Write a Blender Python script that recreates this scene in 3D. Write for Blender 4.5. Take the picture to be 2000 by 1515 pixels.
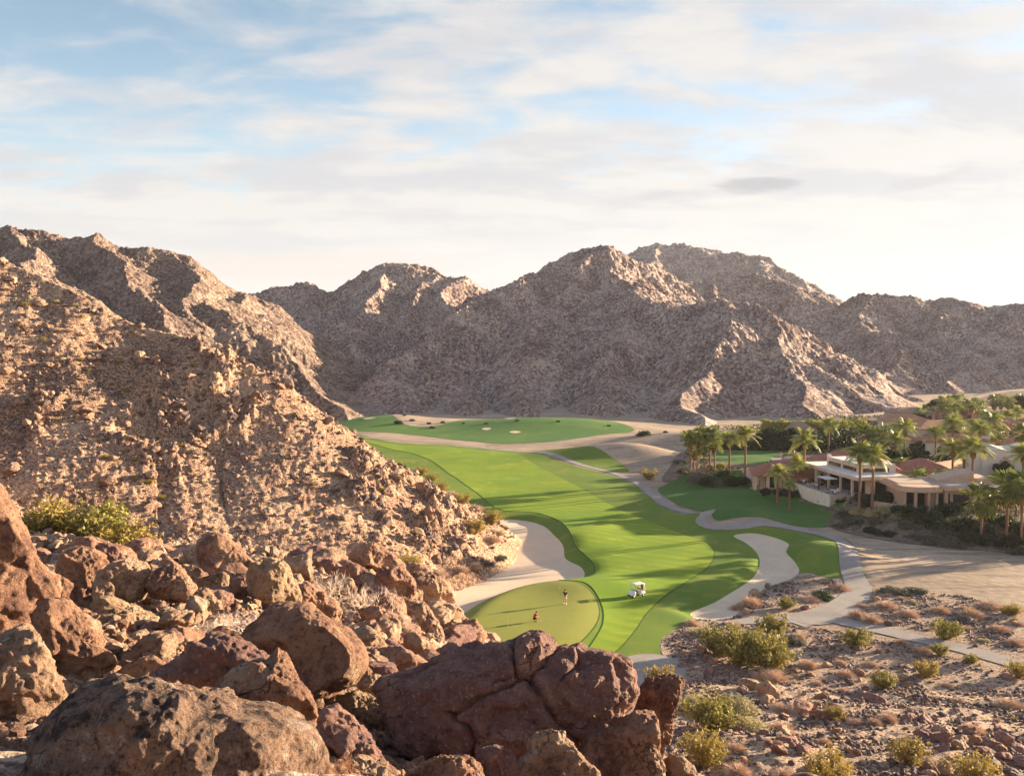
import bpy, bmesh, math, random
import numpy as np
from mathutils import Vector, Matrix, geometry

R = math.radians
scene = bpy.context.scene
for o in list(bpy.data.objects):
    bpy.data.objects.remove(o)

# ------------------------------------------------------------------ camera
CAM_Z = 33.0
FPX = 1732.0                      # focal length in pixels of the 2000 px wide photograph
CX, CY = 1000.0, 757.5
PITCH = math.atan((757.5 - 668.0) / FPX)
cam_data = bpy.data.cameras.new('camera')
cam = bpy.data.objects.new('camera', cam_data)
scene.collection.objects.link(cam)
cam_data.sensor_width = 36.0
cam_data.lens = 36.0 * FPX / 2000.0
cam_data.clip_start = 0.1
cam_data.clip_end = 20000.0
cam.location = (0, 0, CAM_Z)
cam.rotation_euler = (R(90) - PITCH, 0, 0)
scene.camera = cam
scene.render.resolution_x, scene.render.resolution_y = 1024, 775

# ------------------------------------------------------------------ world and sun
SUN_EL, SUN_AZ = 9.8, 65.0       # azimuth clockwise from the view direction
world = bpy.data.worlds.new('World')
scene.world = world
world.use_nodes = True
wn, wl = world.node_tree.nodes, world.node_tree.links
wn.clear()


def nd(tree, t, **kw):
    n = tree.nodes.new(t)
    for k, v in kw.items():
        if k == 'inp':
            for kk, vv in v.items():
                n.inputs[kk].default_value = vv
        else:
            setattr(n, k, v)
    return n


def mth(tree, op, a, b=None, c=None, clamp=False):
    n = tree.nodes.new('ShaderNodeMath')
    n.operation = op
    n.use_clamp = clamp
    for i, v in enumerate((a, b, c)):
        if v is None:
            continue
        if isinstance(v, (int, float)):
            n.inputs[i].default_value = v
        else:
            tree.links.new(v, n.inputs[i])
    return n.outputs[0]


def mix(tree, f, a, b, mode='MIX'):
    n = tree.nodes.new('ShaderNodeMix')
    n.data_type = 'RGBA'
    n.blend_type = mode
    n.clamp_factor = True
    for s, v in ((0, f), (6, a), (7, b)):
        if isinstance(v, (int, float)):
            n.inputs[s].default_value = v
        elif isinstance(v, tuple):
            n.inputs[s].default_value = (v[0], v[1], v[2], 1)
        else:
            tree.links.new(v, n.inputs[s])
    return n.outputs[2]


def ramp(tree, v, a, b, smooth=True):
    n = tree.nodes.new('ShaderNodeMapRange')
    n.interpolation_type = 'SMOOTHSTEP' if smooth else 'LINEAR'
    n.inputs[1].default_value = a
    n.inputs[2].default_value = b
    tree.links.new(v, n.inputs[0])
    return n.outputs[0]


def noise_node(tree, vec, scale, detail=4, rough=0.55, dist=0.0):
    n = tree.nodes.new('ShaderNodeTexNoise')
    n.inputs['Scale'].default_value = scale
    n.inputs['Detail'].default_value = detail
    n.inputs['Roughness'].default_value = rough
    n.inputs['Distortion'].default_value = dist
    if vec is not None:
        tree.links.new(vec, n.inputs['Vector'])
    return n.outputs[0]


def mapping(tree, vec, scale=(1, 1, 1), rot=(0, 0, 0), loc=(0, 0, 0)):
    n = tree.nodes.new('ShaderNodeMapping')
    n.inputs['Scale'].default_value = scale
    n.inputs['Rotation'].default_value = rot
    n.inputs['Location'].default_value = loc
    tree.links.new(vec, n.inputs['Vector'])
    return n.outputs[0]


def build_world():
    T = world.node_tree
    sky = nd(T, 'ShaderNodeTexSky', sky_type='NISHITA', sun_disc=False, sun_elevation=R(SUN_EL),
             sun_rotation=R(SUN_AZ), air_density=0.8, dust_density=0.3, ozone_density=1.0)
    skyc = nd(T, 'ShaderNodeVectorMath', operation='SCALE')
    T.links.new(sky.outputs[0], skyc.inputs[0])
    skyc.inputs['Scale'].default_value = 1.0
    tc = nd(T, 'ShaderNodeTexCoord')
    sep = nd(T, 'ShaderNodeSeparateXYZ')
    T.links.new(tc.outputs['Generated'], sep.inputs[0])
    X, Y, Z = sep.outputs
    zz = mth(T, 'ADD', mth(T, 'MAXIMUM', Z, 0.0), 0.15)
    px = mth(T, 'DIVIDE', X, zz)
    py = mth(T, 'DIVIDE', Y, zz)
    cmb = nd(T, 'ShaderNodeCombineXYZ')
    T.links.new(px, cmb.inputs[0]); T.links.new(py, cmb.inputs[1])
    P = cmb.outputs[0]
    # layered broken cloud sheet seen on a plane overhead
    n1 = noise_node(T, mapping(T, P, (0.55, 0.8, 1), (0, 0, R(-18)), (3.1, 1.7, 0)), 1.0, 6, 0.55, 0.4)
    n2 = noise_node(T, mapping(T, P, (3.4, 5.2, 1), (0, 0, R(-14)), (7.7, 0.4, 0)), 1.0, 6, 0.56, 0.35)
    n3 = noise_node(T, mapping(T, P, (0.9, 5.5, 1), (0, 0, R(-10)), (1.3, 5.2, 3)), 1.0, 5, 0.6, 0.3)
    s = mth(T, 'ADD', mth(T, 'MULTIPLY', n1, 0.60), mth(T, 'ADD', mth(T, 'MULTIPLY', n2, 0.85), mth(T, 'MULTIPLY', n3, 0.20)))
    # more open sky towards the left of the view, thicker to the right and low down
    s = mth(T, 'ADD', s, mth(T, 'MULTIPLY', X, 0.22))
    low = mth(T, 'SUBTRACT', 1.0, ramp(T, Z, 0.02, 0.30), clamp=True)
    s = mth(T, 'ADD', s, mth(T, 'MULTIPLY', low, 0.34))
    cover = ramp(T, s, COV[0], COV[1])
    blue = mix(T, ramp(T, Z, 0.02, 0.36), (0.30, 0.34, 0.29), (0.08, 0.12, 0.11))
    blue = mix(T, ramp(T, X, 0.1, 0.9), blue, (0.24, 0.26, 0.25))
    # cloud body: cream tops and faint grey undersides
    tone = noise_node(T, mapping(T, P, (1.9, 3.2, 1), (0, 0, R(-15)), (0.2, 9.1, 5)), 1.0, 5, 0.6, 0.2)
    cloud = mix(T, ramp(T, tone, 0.38, 0.60), (0.74, 0.74, 0.76), (0.90, 0.865, 0.82))
    cloud = mix(T, mth(T, 'MULTIPLY', ramp(T, low, 0.45, 1.0), 0.9), cloud, (0.88, 0.865, 0.84))
    # unseen sky overhead: cloud thinned, dark violet-blue set to cut fill and tint shadows
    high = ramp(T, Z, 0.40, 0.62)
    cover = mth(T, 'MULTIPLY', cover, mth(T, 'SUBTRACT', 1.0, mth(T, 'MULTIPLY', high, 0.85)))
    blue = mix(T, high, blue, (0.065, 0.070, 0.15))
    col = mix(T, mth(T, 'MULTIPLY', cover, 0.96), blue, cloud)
    # a few separate small grey cloudlets
    def blob(col, dx, dz, wx, wz, amt, tint, slope=0.0):
        az = mth(T, 'DIVIDE', X, mth(T, 'MAXIMUM', Y, 0.05))
        el = mth(T, 'DIVIDE', Z, mth(T, 'MAXIMUM', Y, 0.05))
        wob = mth(T, 'MULTIPLY', mth(T, 'SUBTRACT', noise_node(T, mapping(T, P, (3, 7, 1), (0, 0, 0), (dx * 9, 2, 1)), 1.0, 5, 0.65), 0.5), 2.4)
        a = mth(T, 'DIVIDE', mth(T, 'SUBTRACT', az, dx), wx)
        b = mth(T, 'DIVIDE', mth(T, 'SUBTRACT', mth(T, 'SUBTRACT', el, dz), mth(T, 'MULTIPLY', mth(T, 'SUBTRACT', az, dx), slope)), wz)
        r2 = mth(T, 'ADD', mth(T, 'ADD', mth(T, 'MULTIPLY', a, a), mth(T, 'MULTIPLY', b, b)), wob)
        m = mth(T, 'MULTIPLY', mth(T, 'SUBTRACT', 1.0, ramp(T, r2, 0.1, 1.1)), amt)
        m = mth(T, 'MULTIPLY', m, ramp(T, Y, 0.1, 0.3))
        return mix(T, m, col, tint)
    def azel(px_, py_):
        return (px_ - CX) / FPX, (668.0 - py_) / FPX
    for (bx, by, wx, wz, amt, tint, sl) in (
            (1480, 366, 0.055, 0.0115, 0.75, (0.47, 0.47, 0.49), 0.05),
            (1310, 388, 0.045, 0.008, 0.30, (0.60, 0.60, 0.62), 0.0),
            (1800, 358, 0.060, 0.008, 0.42, (0.60, 0.59, 0.60), 0.22),
            (1185, 346, 0.04, 0.005, 0.30, (0.62, 0.62, 0.63), 0.0),
            (600, 520, 0.23, 0.020, 0.55, (0.86, 0.75, 0.72), 0.0),
            (480, 475, 0.12, 0.014, 0.45, (0.70, 0.72, 0.75), 0.0)):
        dx, dz = azel(bx, by)
        col = blob(col, dx, dz, wx, wz, amt, tint, sl)
    bg1 = nd(T, 'ShaderNodeBackground')
    T.links.new(mth(T, 'SUBTRACT', 1.0, mth(T, 'MULTIPLY', cover, 0.93)), skyc.inputs['Scale'])
    T.links.new(skyc.outputs[0], bg1.inputs[0])
    bg1.inputs[1].default_value = 0.05
    bg2 = nd(T, 'ShaderNodeBackground')
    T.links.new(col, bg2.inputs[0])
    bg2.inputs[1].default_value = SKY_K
    add = nd(T, 'ShaderNodeAddShader')
    T.links.new(bg1.outputs[0], add.inputs[0]); T.links.new(bg2.outputs[0], add.inputs[1])
    out = nd(T, 'ShaderNodeOutputWorld')
    T.links.new(add.outputs[0], out.inputs[0])


SKY_K = 0.218
COV = (0.64, 0.97)
HAZE = 0.00006
build_world()
sd = bpy.data.lights.new('sun', 'SUN')
sd.energy = 5.0
sd.angle = R(0.5)
sd.color = (1.0, 0.78, 0.54)
sun = bpy.data.objects.new('sun', sd)
scene.collection.objects.link(sun)
SUN_DIR = Vector((math.cos(R(SUN_EL)) * math.sin(R(SUN_AZ)), math.cos(R(SUN_EL)) * math.cos(R(SUN_AZ)), math.sin(R(SUN_EL))))
sun.rotation_euler = SUN_DIR.to_track_quat('Z', 'Y').to_euler()
scene.view_settings.view_transform = 'Standard'
scene.view_settings.look = 'None'
scene.view_settings.exposure = 2.12
scene.view_settings.gamma = 1.0
scene.cycles.max_bounces = 6
scene.cycles.diffuse_bounces = 3
scene.cycles.transparent_max_bounces = 8
scene.cycles.caustics_reflective = False
scene.cycles.caustics_refractive = False

# ------------------------------------------------------------------ numeric helpers
_rs = np.random.RandomState(7)
PERM = _rs.permutation(512).astype(np.int64)
GA = _rs.uniform(0, 2 * np.pi, 512)
G2 = np.stack([np.cos(GA), np.sin(GA)], 1)
G3 = _rs.normal(size=(512, 3)); G3 /= np.linalg.norm(G3, axis=1)[:, None]


def _h2(i, j):
    return PERM[(PERM[i & 511] + j) & 511]


def n2(x, y, seed=0):
    x = np.asarray(x, float) + seed * 17.31
    y = np.asarray(y, float) + seed * 5.77
    xi = np.floor(x).astype(np.int64); yi = np.floor(y).astype(np.int64)
    fx = x - xi; fy = y - yi
    u = fx * fx * fx * (fx * (fx * 6 - 15) + 10); v = fy * fy * fy * (fy * (fy * 6 - 15) + 10)
    def g(a, b):
        q = G2[_h2(xi + a, yi + b)]
        return q[..., 0] * (fx - a) + q[..., 1] * (fy - b)
    n00, n10, n01, n11 = g(0, 0), g(1, 0), g(0, 1), g(1, 1)
    return (n00 + (n10 - n00) * u + (n01 - n00) * v + (n11 - n10 - n01 + n00) * u * v) * 1.45


def fbm2(x, y, octs=4, seed=0, gain=0.5):
    a, f, s = 1.0, 1.0, 0.0
    for k in range(octs):
        s = s + a * n2(x * f, y * f, seed + k * 3)
        a *= gain; f *= 2.03
    return s


def ridged2(x, y, octs=4, seed=0, gain=0.5):
    a, f, s = 1.0, 1.0, 0.0
    for k in range(octs):
        s = s + a * (1 - np.abs(n2(x * f, y * f, seed + k * 3)) * 2)
        a *= gain; f *= 2.07
    return s


def n3(p, seed=0):
    p = p + np.array([seed * 7.13, seed * 3.71, seed * 11.7])
    i = np.floor(p).astype(np.int64); f = p - i
    w = f * f * f * (f * (f * 6 - 15) + 10)
    out = 0
    for a in (0, 1):
        for b in (0, 1):
            for c in (0, 1):
                h = PERM[(_h2(i[..., 0] + a, i[..., 1] + b) + i[..., 2] + c) & 511]
                q = G3[h]
                d = q[..., 0] * (f[..., 0] - a) + q[..., 1] * (f[..., 1] - b) + q[..., 2] * (f[..., 2] - c)
                out = out + d * (w[..., 0] if a else 1 - w[..., 0]) * (w[..., 1] if b else 1 - w[..., 1]) * (w[..., 2] if c else 1 - w[..., 2])
    return out * 1.5


def fbm3(p, octs=4, seed=0, gain=0.5):
    a, f, s = 1.0, 1.0, 0.0
    for k in range(octs):
        s = s + a * n3(p * f, seed + k * 3)
        a *= gain; f *= 2.03
    return s


def worley2(x, y, seed=0):
    """distance to the nearest and second nearest of one jittered point per cell, and the cell's own random number"""
    xi = np.floor(x).astype(np.int64); yi = np.floor(y).astype(np.int64)
    b1 = np.full(np.shape(x), 9.0); b2 = np.full(np.shape(x), 9.0); idn = np.zeros(np.shape(x))
    for a in (-1, 0, 1):
        for b in (-1, 0, 1):
            h = _h2(xi + a + seed * 31, yi + b)
            jx = (h % 23) / 23.0; jy = ((h * 7) % 29) / 29.0
            d = np.hypot(xi + a + jx - x, yi + b + jy - y)
            c = d < b1
            b2 = np.where(c, b1, np.minimum(b2, d))
            idn = np.where(c, (h % 97) / 97.0, idn)
            b1 = np.where(c, d, b1)
    return b1, b2, idn


def sstep(a, b, x):
    t = np.clip((x - a) / (b - a), 0, 1)
    return t * t * (3 - 2 * t)


_cp, _sp = math.cos(PITCH), math.sin(PITCH)


def ray(px, py):
    u = (np.asarray(px, float) - CX) / FPX
    v = (CY - np.asarray(py, float)) / FPX
    # forward (0,cp,-sp), up (0,sp,cp)
    return u, _cp + v * _sp, -_sp + v * _cp


def at(px, py, D):
    """the point seen at pixel (px, py) of the photograph at distance D along the view axis on the ground"""
    dx, dy, dz = ray(px, py)
    t = D / dy
    return np.stack([dx * t, dy * t, CAM_Z + dz * t], -1)


def on_z(px, py, z=0.0):
    dx, dy, dz = ray(px, py)
    t = (z - CAM_Z) / dz
    return np.stack([dx * t, dy * t], -1)


def catmull(pts, closed=True, step=1.0):
    P = np.array(pts, float); n = len(P); out = []
    rng = range(n if closed else n - 1)
    for i in rng:
        if closed:
            p0, p1, p2, p3 = P[(i - 1) % n], P[i], P[(i + 1) % n], P[(i + 2) % n]
        else:
            p1, p2 = P[i], P[i + 1]
            p0 = P[i - 1] if i > 0 else 2 * p1 - p2
            p3 = P[i + 2] if i + 2 < n else 2 * p2 - p1
        L = np.linalg.norm(p2 - p1)
        # centripetal parametrisation keeps uneven spacing from looping
        t0 = 0; t1 = t0 + max(np.linalg.norm(p1 - p0), 1e-6) ** .5; t2 = t1 + max(L, 1e-6) ** .5; t3 = t2 + max(np.linalg.norm(p3 - p2), 1e-6) ** .5
        k = max(1, int(math.ceil(L / step)))
        for j in range(k):
            t = t1 + (t2 - t1) * j / k
            A1 = (t1 - t) / (t1 - t0) * p0 + (t - t0) / (t1 - t0) * p1
            A2 = (t2 - t) / (t2 - t1) * p1 + (t - t1) / (t2 - t1) * p2
            A3 = (t3 - t) / (t3 - t2) * p2 + (t - t2) / (t3 - t2) * p3
            B1 = (t2 - t) / (t2 - t0) * A1 + (t - t0) / (t2 - t0) * A2
            B2 = (t3 - t) / (t3 - t1) * A2 + (t - t1) / (t3 - t1) * A3
            out.append((t2 - t) / (t2 - t1) * B1 + (t - t1) / (t2 - t1) * B2)
    if not closed:
        out.append(P[-1])
    return np.array(out)


def poly_sd(poly, x, y):
    """signed distance to a closed polygon, negative inside"""
    x = np.asarray(x, float); y = np.asarray(y, float)
    best = np.full(x.shape, 1e18); ins = np.zeros(x.shape, bool)
    n = len(poly)
    for i in range(n):
        ax, ay = poly[i]; bx, by = poly[(i + 1) % n]
        ex, ey = bx - ax, by - ay
        L = ex * ex + ey * ey + 1e-12
        t = np.clip(((x - ax) * ex + (y - ay) * ey) / L, 0, 1)
        d = (x - ax - t * ex) ** 2 + (y - ay - t * ey) ** 2
        best = np.minimum(best, d)
        if ay != by:
            c = ((ay > y) != (by > y)) & (x < ex * (y - ay) / (by - ay) + ax)
            ins ^= c
    d = np.sqrt(best)
    return np.where(ins, -d, d)


def sd_near(poly, x, y, margin=12.0, far=50.0):
    """poly_sd evaluated only near the polygon's bounding box"""
    x = np.asarray(x, float); y = np.asarray(y, float)
    lo = poly.min(0) - margin; hi = poly.max(0) + margin
    m = (x > lo[0]) & (x < hi[0]) & (y > lo[1]) & (y < hi[1])
    out = np.full(x.shape, far)
    if m.any():
        out[m] = poly_sd(poly, x[m], y[m])
    return out


def mesh_np(name, V, F, smooth=True):
    """F: (n,k) int array, or list of such arrays with different k"""
    if isinstance(F, np.ndarray):
        F = [F]
    F = [np.asarray(f, np.int32) for f in F if len(f)]
    me = bpy.data.meshes.new(name)
    V = np.ascontiguousarray(V, dtype=np.float32)
    me.vertices.add(len(V)); me.vertices.foreach_set('co', V.ravel())
    idx = np.concatenate([f.ravel() for f in F])
    tot = np.concatenate([np.full(len(f), f.shape[1], np.int32) for f in F])
    start = np.concatenate([[0], np.cumsum(tot)[:-1]]).astype(np.int32)
    me.loops.add(len(idx)); me.loops.foreach_set('vertex_index', idx)
    me.polygons.add(len(tot)); me.polygons.foreach_set('loop_start', start)
    try:
        me.polygons.foreach_set('loop_total', tot)
    except Exception:
        pass
    me.polygons.foreach_set('use_smooth', np.full(len(tot), smooth, bool))
    me.update(calc_edges=True)
    return me


def link(name, me, mat=None, parent=None, loc=None):
    o = bpy.data.objects.new(name, me)
    if mat is not None and me is not None and len(me.materials) == 0:
        me.materials.append(mat)
    scene.collection.objects.link(o)
    if parent is not None:
        o.parent = parent
    if loc is not None:
        o.location = loc
    return o


def tag(o, label=None, cat=None, group=None, kind=None):
    if label: o['label'] = label
    if cat: o['category'] = cat
    if group: o['group'] = group
    if kind: o['kind'] = kind
    return o


def empty(name, loc, rz=0.0, scale=1.0):
    o = bpy.data.objects.new(name, None)
    o.empty_display_size = 0.3
    scene.collection.objects.link(o)
    o.location = loc; o.rotation_euler = (0, 0, rz); o.scale = (scale,) * 3
    return o


def copy_tree(o, parent=None):
    c = o.copy()
    scene.collection.objects.link(c)
    if parent is not None:
        c.parent = parent
    for ch in o.children:
        copy_tree(ch, c)
    return c


class MB:
    """collects shapes into one mesh"""
    def __init__(s):
        s.v = []; s.f = {}; s.n = 0
    def add(s, V, F):
        V = np.asarray(V, float).reshape(-1, 3); F = np.asarray(F, int)
        s.f.setdefault(F.shape[1], []).append(F + s.n)
        s.v.append(V); s.n += len(V)
    def box(s, x0, x1, y0, y1, z0, z1, M=None):
        V = np.array([(x, y, z) for z in (z0, z1) for y in (y0, y1) for x in (x0, x1)], float)
        if M is not None:
            V = V @ M[:3, :3].T + M[:3, 3]
        s.add(V, [(0, 2, 3, 1), (4, 5, 7, 6), (0, 1, 5, 4), (2, 6, 7, 3), (0, 4, 6, 2), (1, 3, 7, 5)])
    def prism(s, poly, z0, z1):
        """vertical prism over a convex or fan-able polygon (x, y), counter-clockwise; z may be per-vertex lists"""
        n = len(poly)
        z0 = np.broadcast_to(z0, n); z1 = np.broadcast_to(z1, n)
        V = [(p[0], p[1], z0[i]) for i, p in enumerate(poly)] + [(p[0], p[1], z1[i]) for i, p in enumerate(poly)]
        b = s.n
        s.v.append(np.array(V, float)); s.n += 2 * n
        for i in range(n):
            j = (i + 1) % n
            s.f.setdefault(4, []).append(np.array([[i, j, n + j, n + i]]) + b)
        s.f.setdefault(n, []).append(np.array([list(range(n, 2 * n))]) + b)
        s.f.setdefault(n, []).append(np.array([list(range(n))[::-1]]) + b)
    def tube(s, pts, r, k=6, cap=True):
        pts = np.asarray(pts, float); n = len(pts)
        r = np.broadcast_to(r, n)
        T = np.gradient(pts, axis=0); T /= np.linalg.norm(T, axis=1)[:, None] + 1e-9
        a = np.array([0, 0, 1.0]) if abs(T[0][2]) < 0.9 else np.array([1.0, 0, 0])
        N = np.cross(T, a); N /= np.linalg.norm(N, axis=1)[:, None] + 1e-9
        B = np.cross(T, N)
        th = np.arange(k) * 2 * np.pi / k
        V = pts[:, None] + r[:, None, None] * (np.cos(th)[None, :, None] * N[:, None] + np.sin(th)[None, :, None] * B[:, None])
        i = np.arange(n - 1)[:, None] * k; j = np.arange(k)[None]; j2 = (j + 1) % k
        F = np.stack([i + j, i + j2, i + k + j2, i + k + j], -1).reshape(-1, 4)
        b = s.n
        s.add(V.reshape(-1, 3), F)
        if cap and k >= 3:
            s.f.setdefault(k, []).append(np.array([np.arange(k)[::-1]]) + b)
            s.f.setdefault(k, []).append(np.array([np.arange(k)]) + b + (n - 1) * k)
    def mesh(s, name, smooth=False):
        V = np.concatenate(s.v)
        return mesh_np(name, V, [np.concatenate(a) for a in s.f.values()], smooth)
    def build(s, name, mat, parent=None, smooth=False, loc=None):
        return link(name, s.mesh(name, smooth), mat, parent, loc)


def bevel(o, w, seg=2):
    m = o.modifiers.new('bevel', 'BEVEL'); m.width = w; m.segments = seg; m.limit_method = 'ANGLE'
    return o
# ------------------------------------------------------------------ materials
def new_mat(name, rough=0.9, spec=0.2):
    m = bpy.data.materials.new(name); m.use_nodes = True
    T = m.node_tree
    b = T.nodes['Principled BSDF']
    b.inputs['Roughness'].default_value = rough
    b.inputs['Specular IOR Level'].default_value = spec
    return m, T, b


def plain(name, col, rough=0.8, spec=0.3, var=0.0, vscale=3.0, bump=0.0, metal=0.0):
    m, T, b = new_mat(name, rough, spec)
    b.inputs['Metallic'].default_value = metal
    if var or bump:
        tc = nd(T, 'ShaderNodeTexCoord')
        n = noise_node(T, tc.outputs['Object'], vscale, 4, 0.6)
        c = mix(T, ramp(T, n, 0.3, 0.7, False), tuple(v * (1 - var) for v in col), tuple(min(1, v * (1 + var)) for v in col))
        T.links.new(c, b.inputs['Base Color'])
        if bump:
            bm = nd(T, 'ShaderNodeBump'); bm.inputs['Strength'].default_value = bump; bm.inputs['Distance'].default_value = 0.05
            T.links.new(n, bm.inputs['Height']); T.links.new(bm.outputs[0], b.inputs['Normal'])
    else:
        b.inputs['Base Color'].default_value = (*col, 1)
    return m


def add_bump(T, b, h, strength, dist, prev=None):
    bm = nd(T, 'ShaderNodeBump'); bm.inputs['Strength'].default_value = strength; bm.inputs['Distance'].default_value = dist
    T.links.new(h, bm.inputs['Height'])
    if prev is not None:
        T.links.new(prev, bm.inputs['Normal'])
    T.links.new(bm.outputs[0], b.inputs['Normal'])
    return bm.outputs[0]


def wpos(T):
    g = nd(T, 'ShaderNodeNewGeometry')
    return g.outputs['Position'], g


def rocky(name, dark, mid, light, s_big, s_small, light_lo=0.52, light_hi=0.68, bump_d=0.6, bump_s=0.9, slope=True, cell=None, spk=0.30):
    """stony hillside: dark varnished stones, mid tone, pale soil and gravel between them, down to single stones"""
    m, T, b = new_mat(name, 0.95, 0.1)
    P, g = wpos(T)
    nb = noise_node(T, P, s_big, 6, 0.62, 0.6)
    ns = noise_node(T, P, s_small, 6, 0.75)
    v = nd(T, 'ShaderNodeTexVoronoi'); v.inputs['Scale'].default_value = cell or s_small * 0.8
    v.inputs['Randomness'].default_value = 1.0
    wp = nd(T, 'ShaderNodeVectorMath', operation='ADD')
    nv = nd(T, 'ShaderNodeTexNoise'); nv.inputs['Scale'].default_value = (cell or s_small) * 1.5
    T.links.new(P, nv.inputs['Vector'])
    sc = nd(T, 'ShaderNodeVectorMath', operation='SCALE'); sc.inputs['Scale'].default_value = 0.9 / (cell or s_small)
    T.links.new(nv.outputs[1], sc.inputs[0]); T.links.new(P, wp.inputs[0]); T.links.new(sc.outputs[0], wp.inputs[1])
    T.links.new(mapping(T, wp.outputs[0], (1, 1, 0.7)), v.inputs['Vector'])
    vc = nd(T, 'ShaderNodeSeparateColor'); T.links.new(v.outputs['Color'], vc.inputs[0])
    a = mth(T, 'ADD', mth(T, 'MULTIPLY', nb, 0.5), mth(T, 'MULTIPLY', ns, 0.5))
    a = mth(T, 'ADD', a, mth(T, 'MULTIPLY', mth(T, 'SUBTRACT', vc.outputs[0], 0.5), spk))
    c = mix(T, ramp(T, a, 0.36, 0.50), dark, mid)
    c = mix(T, ramp(T, a, light_lo, light_hi), c, light)
    if slope:
        sp = nd(T, 'ShaderNodeSeparateXYZ'); T.links.new(g.outputs['Normal'], sp.inputs[0])
        fl = mth(T, 'MULTIPLY', ramp(T, sp.outputs[2], 0.80, 0.97), ramp(T, ns, 0.38, 0.58))
        c = mix(T, mth(T, 'MULTIPLY', fl, 0.6), c, light)
    T.links.new(c, b.inputs['Base Color'])
    h = mth(T, 'ADD', mth(T, 'MULTIPLY', ns, 1.0), mth(T, 'MULTIPLY', v.outputs['Distance'], -0.6))
    add_bump(T, b, h, bump_s, bump_d)
    return m


def turf(name, base, alt, pale, stripe=0.0, sdir=0.0, swid=6.0, patch=0.05, pale_amt=0.5, dark_line=False):
    m, T, b = new_mat(name, 0.85, 0.15)
    P, g = wpos(T)
    n1 = noise_node(T, P, patch, 5, 0.6, 0.5)
    n2_ = noise_node(T, P, 1.6, 4, 0.7)
    n3_ = noise_node(T, P, 9.0, 3, 0.7)
    c = mix(T, ramp(T, n1, 0.35, 0.65), base, alt)
    c = mix(T, mth(T, 'MULTIPLY', ramp(T, noise_node(T, P, patch * 2.7, 5, 0.65, 0.8), 0.5, 0.72), pale_amt), c, pale)
    if stripe:
        w = nd(T, 'ShaderNodeTexWave', wave_type='BANDS', bands_direction='X', wave_profile='SIN')
        w.inputs['Scale'].default_value = 1.0 / swid
        w.inputs['Distortion'].default_value = 0.6
        w.inputs['Detail'].default_value = 1.0
        T.links.new(mapping(T, P, (1, 1, 1), (0, 0, R(sdir))), w.inputs['Vector'])
        c = mix(T, mth(T, 'MULTIPLY', ramp(T, w.outputs[1], 0.35, 0.65), stripe), c, alt)
    k = mth(T, 'ADD', 0.80, mth(T, 'MULTIPLY', n2_, 0.22))
    k = mth(T, 'ADD', k, mth(T, 'MULTIPLY', n3_, 0.18))
    sc = nd(T, 'ShaderNodeVectorMath', operation='SCALE')
    T.links.new(c, sc.inputs[0]); T.links.new(k, sc.inputs['Scale'])
    T.links.new(sc.outputs[0], b.inputs['Base Color'])
    add_bump(T, b, n3_, 0.5, 0.04)
    return m


def sandy(name, a, b_, c_, s1=0.06, s2=1.2, streak=0.0, bump=0.03, rot=20):
    m, T, b = new_mat(name, 0.95, 0.1)
    P, g = wpos(T)
    n1 = noise_node(T, P, s1, 6, 0.62, 0.8)
    n2_ = noise_node(T, P, s2, 5, 0.75)
    c = mix(T, ramp(T, n1, 0.35, 0.65), a, b_)
    c = mix(T, mth(T, 'MULTIPLY', ramp(T, n2_, 0.50, 0.72), 0.6), c, c_)
    if streak:
        n3_ = noise_node(T, mapping(T, P, (0.05, 0.5, 1), (0, 0, R(rot))), 1.0, 5, 0.6, 0.5)
        c = mix(T, mth(T, 'MULTIPLY', ramp(T, n3_, 0.5, 0.66), streak), c, c_)
    T.links.new(c, b.inputs['Base Color'])
    add_bump(T, b, n2_, 0.6, bump)
    return m


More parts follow.
